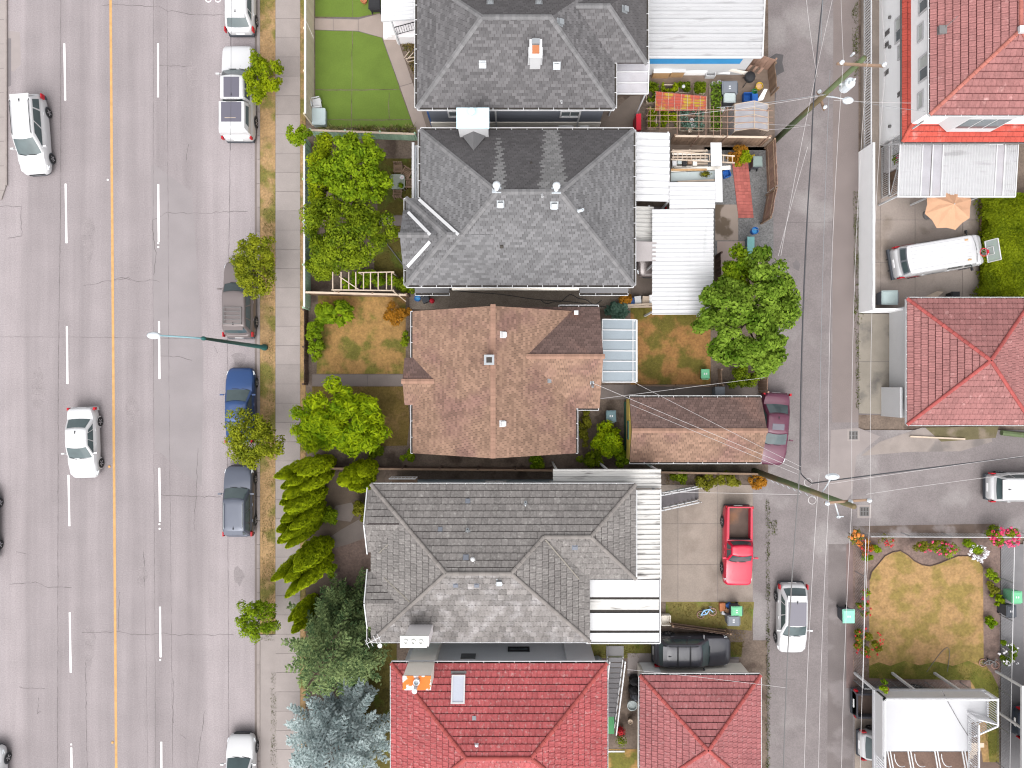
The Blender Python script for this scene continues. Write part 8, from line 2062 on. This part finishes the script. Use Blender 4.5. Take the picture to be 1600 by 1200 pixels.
# area between house 2 lean-to and gravel yard
lad = thing('ladder', 'long pale ladder lying across the boards beside the lean-to roof', 'ladder', (*W(1100, 250), 2.3))
z0 = 2.4
for dy in (0, 8.5): b = MB(); b.bar(W3(1048, 237 + dy * 1.4, z0), W3(1148, 244 + dy * 1.25, z0), .06, .09); b.build('rail', MT['wood_pale'], lad)
for i in range(14): px = 1052 + i * 7.1; b = MB(); b.bar(W3(px, 237.3 + i * .5, z0), W3(px, 248.5 + i * .42, z0), .035); b.build('rung', MT['wood_pale'], lad)
bs = thing('storage_rack', 'pale timber storage rack with boards between lean-to and gravel yard', 'rack', (*W(1078, 248), .05))
z0 = 1.9
for i in range(6): b = MB(); a = W(1050, 262 - i * 5, z0); c = W(1106, 259 - i * 5, z0); b.prism([a, (c[0], a[1]), c, (a[0], c[1])], z0 - .03, z0 + .004 * (i % 2)); b.build('shelf_board', MT['wood_pale'] if i % 2 else MT['stucco_cream'], bs)
for px in (1052, 1078, 1104):
    for py in (234, 262): q = W3(px, py, z0); b = MB(); b.bar((q.x, q.y, 0), q, .08); b.build('post', MT['wood_pale'], bs)
for i in range(5): crate(('white tub', 'grey box', 'dark pot', 'brown box', 'cream box')[i] + ' stored on the pale timber rack beside the ladder', 1054 + i * 8, 255 - (i % 2) * 3, 1.92, .25, .3, .15, (MT['white'], MT['plastic_grey'], MT['black'], MT['wood'], MT['stucco_cream'])[i])
panel('narrow white ribbed panel standing across the ladder, upper piece', [(1111, 260, 2.5), (1128, 260, 2.5), (1127, 223, 2.55), (1110, 223, 2.55)], 0, MT['metal_white'], name='roof_panel', cat='panel')
panel('narrow white ribbed panel along the east edge of the carport', [(1117, 316, 2.9), (1129, 316, 2.9), (1128, 264, 2.92), (1117, 264, 2.92)], 0, MT['metal_white'], name='roof_panel', cat='panel')
panel('long cream plank lying below the ladder beside the lean-to', [(1048, 269, 2.3), (1141, 265, 2.3), (1141, 259, 2.3), (1048, 264, 2.3)], 0, MT['stucco_cream'], name='plank', cat='plank', th=.05)
panel('long tan plank on top of the cream one', [(1048, 267, 2.42), (1104, 267, 2.42), (1104, 264, 2.42), (1048, 264, 2.42)], 0, MT['plywood'], name='plank', cat='plank', th=.05)
panel('pale grey sheet between the planks and the carport roof', [(1048, 284, 2.5), (1116, 281, 2.5), (1118, 267, 2.4), (1048, 270, 2.4)], 0, MT['plastic_grey'], name='roof_sheet', cat='sheet')
panel('pinkish plank along the north edge of the carport roof', [(1060, 285, 2.75), (1121, 283, 2.75), (1121, 280, 2.75), (1058, 283, 2.75)], 0, MT['wood_pale'], name='plank', cat='plank', th=.05)
b = MB(); k = 240; c = W3(1102, 272, 2.6); d = unit(k); p = np.array(c) + d * nrng.uniform(.05, .3, (k, 1)) * np.array([1.3, .7, .3]); quads_mesh('moss_tuft', leaf_quads(p, d, .07), LM['olive']); tag(bpy.data.objects[[o.name for o in bpy.data.objects if o.name.startswith('moss_tuft')][-1]], 'small olive tuft of moss on the grey sheet by the planks', 'moss')
tree('shrub', 'red and yellow shrub at the head of the red paver path', 1152, 243, .9, .62, .55, .45, LM['rust'], 1600, .09, nclump=16, cl=.24, trunk=.03, cat='shrub', seed=150)
tree('shrub', 'yellow green shrub right of the red one at the head of the paver path', 1160, 246, 1.0, .4, .5, .4, LM['yg'], 900, .09, nclump=10, cl=.22, trunk=.03, cat='shrub', seed=151)
crate('blue and white open box beside the paver path', 1136, 271, .05, .42, .4, .3, MT['plastic_blue'], rz=20, open_=True, name='crate', cat='crate')
crate('yellow toolbox by the grey green bin', 1177, 248, .05, .3, .5, .35, MT['plastic_yellow'], rz=15)
bucket('blue tub near the lane fence below the paver path', 1180, 360, .4, .22, .45, MT['plastic_blue'], MT['blue_bright'])
crate('teal bench box beside the pink slab', 1173, 387, .05, .4, 1.3, .5, MT['bin_blue'], lid=mat('teal_lid', (.14, .30, .30), rough=.5))
panel('pale board leaning near the lane beside the teal bench', [(1178, 418, .3), (1192, 416, .3), (1195, 392, .7), (1183, 388, .7)], 0, MT['wood_pale'], name='board', cat='board')
# pots row by the brown house
crate('white cooler box on the fence behind the dry back lawn', 997, 470, .05, .4, .6, .45, MT['white'], rz=5)
crate('tan box beside the white cooler box', 1009, 470, .05, .42, .6, .4, MT['wood_pale'], rz=-5)
crate('thin white board box at the carport edge by the tan box', 1017, 468, .05, .18, .6, .4, MT['stucco_white'])
crate('dark blue box beside the orange brown shrub', 989, 470, .05, .3, .4, .3, MT['darkblue'] if 'darkblue' in MT else MT['blue'])
b = MB(); b.bar(W3(978, 477, .6), W3(1019, 475, .6), .12, .06); b.bar(W3(978, 480, .4), W3(1019, 479, .4), .1, .06); tag(b.build('plank', MT['wood_pale']), 'pale sill plank below the boxes at the back lawn', 'plank')
bucket('blue bucket at the southwest corner passage of the grey shingle house', 652, 466, .3, .2, .4, MT['plastic_blue'], MT['blue_bright'])
bucket('white bucket beside the blue one at the passage corner', 659, 461, .3, .13, .4, MT['white'])
crate('dark bin bag box next to the buckets at the passage corner', 664, 466, .05, .45, .5, .5, MT['bin_dark'], rz=20)
b = MB(); q = W3(675, 470, .5); b.lathe([(0, -.18), (.13, -.1), (.17, 0), (.13, .1), (0, .17)], q, 12); tag(b.build('ball', MT['red']), 'red ball at the passage corner near the buckets', 'ball')
b = MB(); pts = []
for i in range(60): t_ = i / 59; pts.append(W3(845 + 95 * t_ , 468 + 6 * sin(t_ * 9) + 2 * sin(t_ * 23), .1))
b.tube(pts, .022, 5); b.tube([W3(700 + i * 14, 452 + i * 1.5 + sin(i * .8), .1) for i in range(20)], .02, 5)
tag(b.build('garden_hose', MT['cable']), 'black garden hose lying in the gravel passage south of the grey shingle house', 'hose')
b = MB(); b.tube([W3(600 + i * 4, 375 + i * 5.2, .1) for i in range(9)], .03, 5); tag(b.build('garden_hose', MT['iron']), 'dark hose crossing the shaded lawn below the fruit trees', 'hose')
b = MB(); b.tube([W3(1448 + 16 * sin(t_ * pi) * (1 if t_ < .5 else 1) + 32 * t_, 1050 - 38 * sin(t_ * pi), .08) for t_ in np.linspace(0, 1, 20)], .016, 5); tag(b.build('garden_hose', MT['iron']), 'thin dark hose looping over the straw lawn above the white deck', 'hose')
# outdoor stair of house 4
s4 = thing('outdoor_stair', 'dark treaded outdoor stair with white rails above the concrete driveway', 'stairs', (*W(1062, 773), 0))
n4 = 9
for i in range(n4):
    t_ = i / (n4 - 1.0); z = 2.9 * (1 - t_) + .15; x = W(1036, 0, 3.0)[0] + (W(1088, 0, .15)[0] - W(1036, 0, 3.0)[0]) * t_
    b = MB(); b.box(x - .15, W(0, 785, 1.5)[1], z - .05, x + .14, W(0, 766, 1.5)[1], z); b.build('tread', MT['tread'], s4)
for py in (764.5, 787): 
    yy = W(0, py, 1.5)[1]; b = MB(); b.bar((W(1033, 0, 4)[0], yy, 3.9), (W(1092, 0, 1.1)[0], yy, 1.1), .07); b.bar((W(1034, 0, 3)[0], yy, 2.95), (W(1090, 0, .2)[0], yy, .15), .06, .22)
    for t_ in np.linspace(0, 1, 6): x = W(1034, 0, 3)[0] * (1 - t_) + W(1090, 0, .2)[0] * t_; b.bar((x, yy, 2.95 - 2.8 * t_), (x, yy, 3.85 - 2.8 * t_), .04)
    b.build('handrail', MT['white'], s4)
# things on the weedy strip
crate('small pale concrete box at the driveway corner by the flat white roof', 1041, 970, .05, .55, .6, .4, MT['stucco_cream'], open_=True)
def bike(label, px, py, rz, col, s=.7):
    x, y = W(px, py, .1); t = thing('bicycle', label, 'bicycle', (x, y, .08), R(rz))
    for k, dx in enumerate((-.5 * s, .5 * s)):
        b = MB(); r_ = .3 * s; b.tube([(dx + r_ * cos(a), r_ * sin(a), .03 + k * .05) for a in np.linspace(0, 2 * pi, 17)], .03, 5); w_ = b.build('wheel', MT['brick_old'], t, local=True)
        b = MB()
        for a in range(6): b.bar((dx, 0, .03), (dx + r_ * cos(a * pi / 3), r_ * sin(a * pi / 3), .03 + k * .05), .009)
        b.build('spokes', MT['galv'], w_, local=True)
    b = MB(); P = [Vector((-.5 * s, 0, .1)), Vector((-.05 * s, -.02, .12)), Vector((.32 * s, .3 * s, .14)), Vector((-.18 * s, .34 * s, .14)), Vector((.5 * s, 0, .1))]
    for i, j in ((0, 1), (0, 3), (1, 3), (1, 2), (2, 3), (2, 4)): b.bar(P[i], P[j], .055)
    b.build('frame', col, t, local=True)
    b = MB(); b.bar(P[2], (.4 * s, .5 * s, .16), .04); b.bar((.3 * s, .55 * s, .16), (.5 * s, .46 * s, .16), .05); b.build('handlebar', MT['iron'], t, local=True)
    b = MB(); b.prism([(-.3 * s, .36 * s), (-.08 * s, .38 * s), (-.08 * s, .44 * s), (-.3 * s, .48 * s)], .1, .18); b.build('saddle', MT['black'], t, local=True)
bike('pale blue child bicycle lying on the weedy grass strip', 1104, 958, 15, mat('pale_blue_frame', (.22, .40, .60), rough=.4), .75)
bike('dark bicycle lying by the right corner of the straw lawn', 1545, 1037, -10, MT['iron'], .75)
for i, (px, py, m, sx, sy, lb) in enumerate(((1129, 949, MT['terracotta'], .35, .5, 'reddish cardboard box in the pile beside the bright green bin'), (1139, 947, MT['blue'], .35, .3, 'dark blue bag in the pile beside the bright green bin'), (1136, 955, MT['peach'], .4, .3, 'peach coloured cushion in the pile beside the bright green bin'), (1131, 958, MT['white'], .22, .25, 'small white box in the pile beside the bright green bin'))): crate(lb, px, py, .05, sx, sy, .25, m, rz=25 * i)
# right side: umbrella, basketball hoop
x, y = W(1483, 322, 2.3); um = thing('patio_umbrella', 'peach patio umbrella half under the white patio cover', 'umbrella', (x, y, .05))
n8 = 8; R_ = 1.45; top = Vector((0, 0, 2.75)); zr_ = 2.15
for i in range(n8):
    a0 = 2 * pi * i / n8 + .3; a1 = a0 + 2 * pi / n8; p = Vector((R_ * cos(a0), R_ * sin(a0), zr_)); q = Vector((R_ * cos(a1), R_ * sin(a1), zr_)); m = (p + q) / 2 * .95; m.z = zr_ + .05
    b = MB(); mm = top.lerp((p + q) / 2, .5) - Vector((0, 0, .05)); b.add([tuple(top), tuple(p), tuple(m), tuple(q), tuple(mm), tuple(top.lerp(p, .5)), tuple(top.lerp(q, .5))], [[0, 5, 4], [0, 4, 6], [5, 1, 2, 4], [4, 2, 3, 6]]); b.build('canopy_panel', MT['peach'], um, local=True)
    b = MB(); b.bar(top - Vector((0, 0, .03)), p - Vector((0, 0, .03)), .02); b.build('rib', MT['iron'], um, local=True)
b = MB(); b.tube([(0, 0, 0), (0, 0, 2.8)], .025, 8); b.build('pole', MT['white'], um, local=True); b = MB(); b.lathe([(.28, 0), (.28, .06), (.05, .12), (0, .12)], (0, 0, 0), 14); b.build('base', MT['iron'], um, local=True)
x, y = W(1558, 390, 2.9); hp = thing('basketball_hoop', 'basketball hoop with clear backboard and red rim by the hedge', 'basketball hoop', (x + .1, y, .05), R(9))
b = MB(); b.tube([(0.15, 0, 0), (.12, 0, 2.5), (-.2, 0, 3.1)], .05, 8); b.build('pole', MT['iron'], hp, local=True)
b = MB(); b.face([(-.52, -.62, 2.55), (-.52, .62, 2.55), (-.30, .62, 3.35), (-.30, -.62, 3.35)]); b.build('backboard', mat('clear_backboard', (.34, .40, .40), rough=.15, var=.03, alpha=.7), hp, local=True)
b = MB(); P = [Vector(p) for p in ((-.53, -.62, 2.55), (-.53, .62, 2.55), (-.31, .62, 3.35), (-.31, -.62, 3.35))]
for i in range(4): b.bar(P[i], P[(i + 1) % 4], .045)
Q = [Vector(p) for p in ((-.52, -.22, 2.68), (-.52, .22, 2.68), (-.42, .22, 3.02), (-.42, -.22, 3.02))]
for i in range(4): b.bar(Q[i], Q[(i + 1) % 4], .03)
b.build('board_frame', MT['white'], hp, local=True)
b = MB(); b.tube([(-.78 + .23 * cos(a), .23 * sin(a), 2.7) for a in np.linspace(0, 2 * pi, 19)], .022, 6); b.bar((-.55, -.08, 2.68), (-.5, -.08, 2.68), .06); b.box(-.58, -.1, 2.62, -.5, .1, 2.74); b.build('rim', MT['red'], hp, local=True)
b = MB()
for a in range(10): b.bar((-.78 + .22 * cos(a * .628), .22 * sin(a * .628), 2.68), (-.78 + .12 * cos(a * .628 + .3), .12 * sin(a * .628 + .3), 2.35), .01)
b.build('net', MT['white'], hp, local=True)
b = MB(); b.bar(W3(1422, 682, .1), W3(1508, 686, .1), .10, .05); tag(b.build('timber_plank', MT['wood_pale']), 'long pale timber plank lying on the mossy lane edge below the red garage', 'plank')
b = MB(); b.tube([W3(1565, 676, .18), W3(1640, 684, .18)], .17, 8); tag(b.build('log', MT['pole_green']), 'mossy log at the right edge below the red garage', 'log')
panel('patterned pale mat against the red garage eave in the parking court', [(1440, 466, .06), (1462, 466, .06), (1474, 456, .08), (1464, 455, .08)], 0, MT['wood_pale'], name='mat', cat='mat')
# clutter between the red roofs
for i, (px, py, m, r_, lb) in enumerate(((991, 1064, 'black', .3, 'black rubbish sack nearest the garage eave corner'), (990, 1078, 'black', .3, 'black rubbish sack in the middle of the heap by the garage wall'), (992, 1090, 'bin_grey', .28, 'grey rubbish sack at the lower end of the heap by the garage wall'), (934, 1034, 'galv', .3, 'grey covered heap at the east corner of the grey wall'))):
    q = W3(px, py, .4); b = MB(); b.lathe([(r_ * .9, -.35), (r_ * 1.1, -.1), (r_ * .9, .15), (r_ * .4, .32), (.05, .4), (0, .42)], q, 9); tag(b.build('rubbish_sack', MT[m]), lb, 'sack')
crate('green and white planter table at the stair foot between the red roofs', 952, 1128, .05, .55, 1.4, .8, MT['green_paint'], lid=MT['plastic_green'], name='planter', cat='planter')
b = MB(); a = W3(946, 1174, 1.0); b.bar(a, W3(976, 1174, 1.0), .08); tag(b.build('gate_rail', MT['white']), 'white rail crossing the passage at the foot of the long outdoor stair', 'rail')
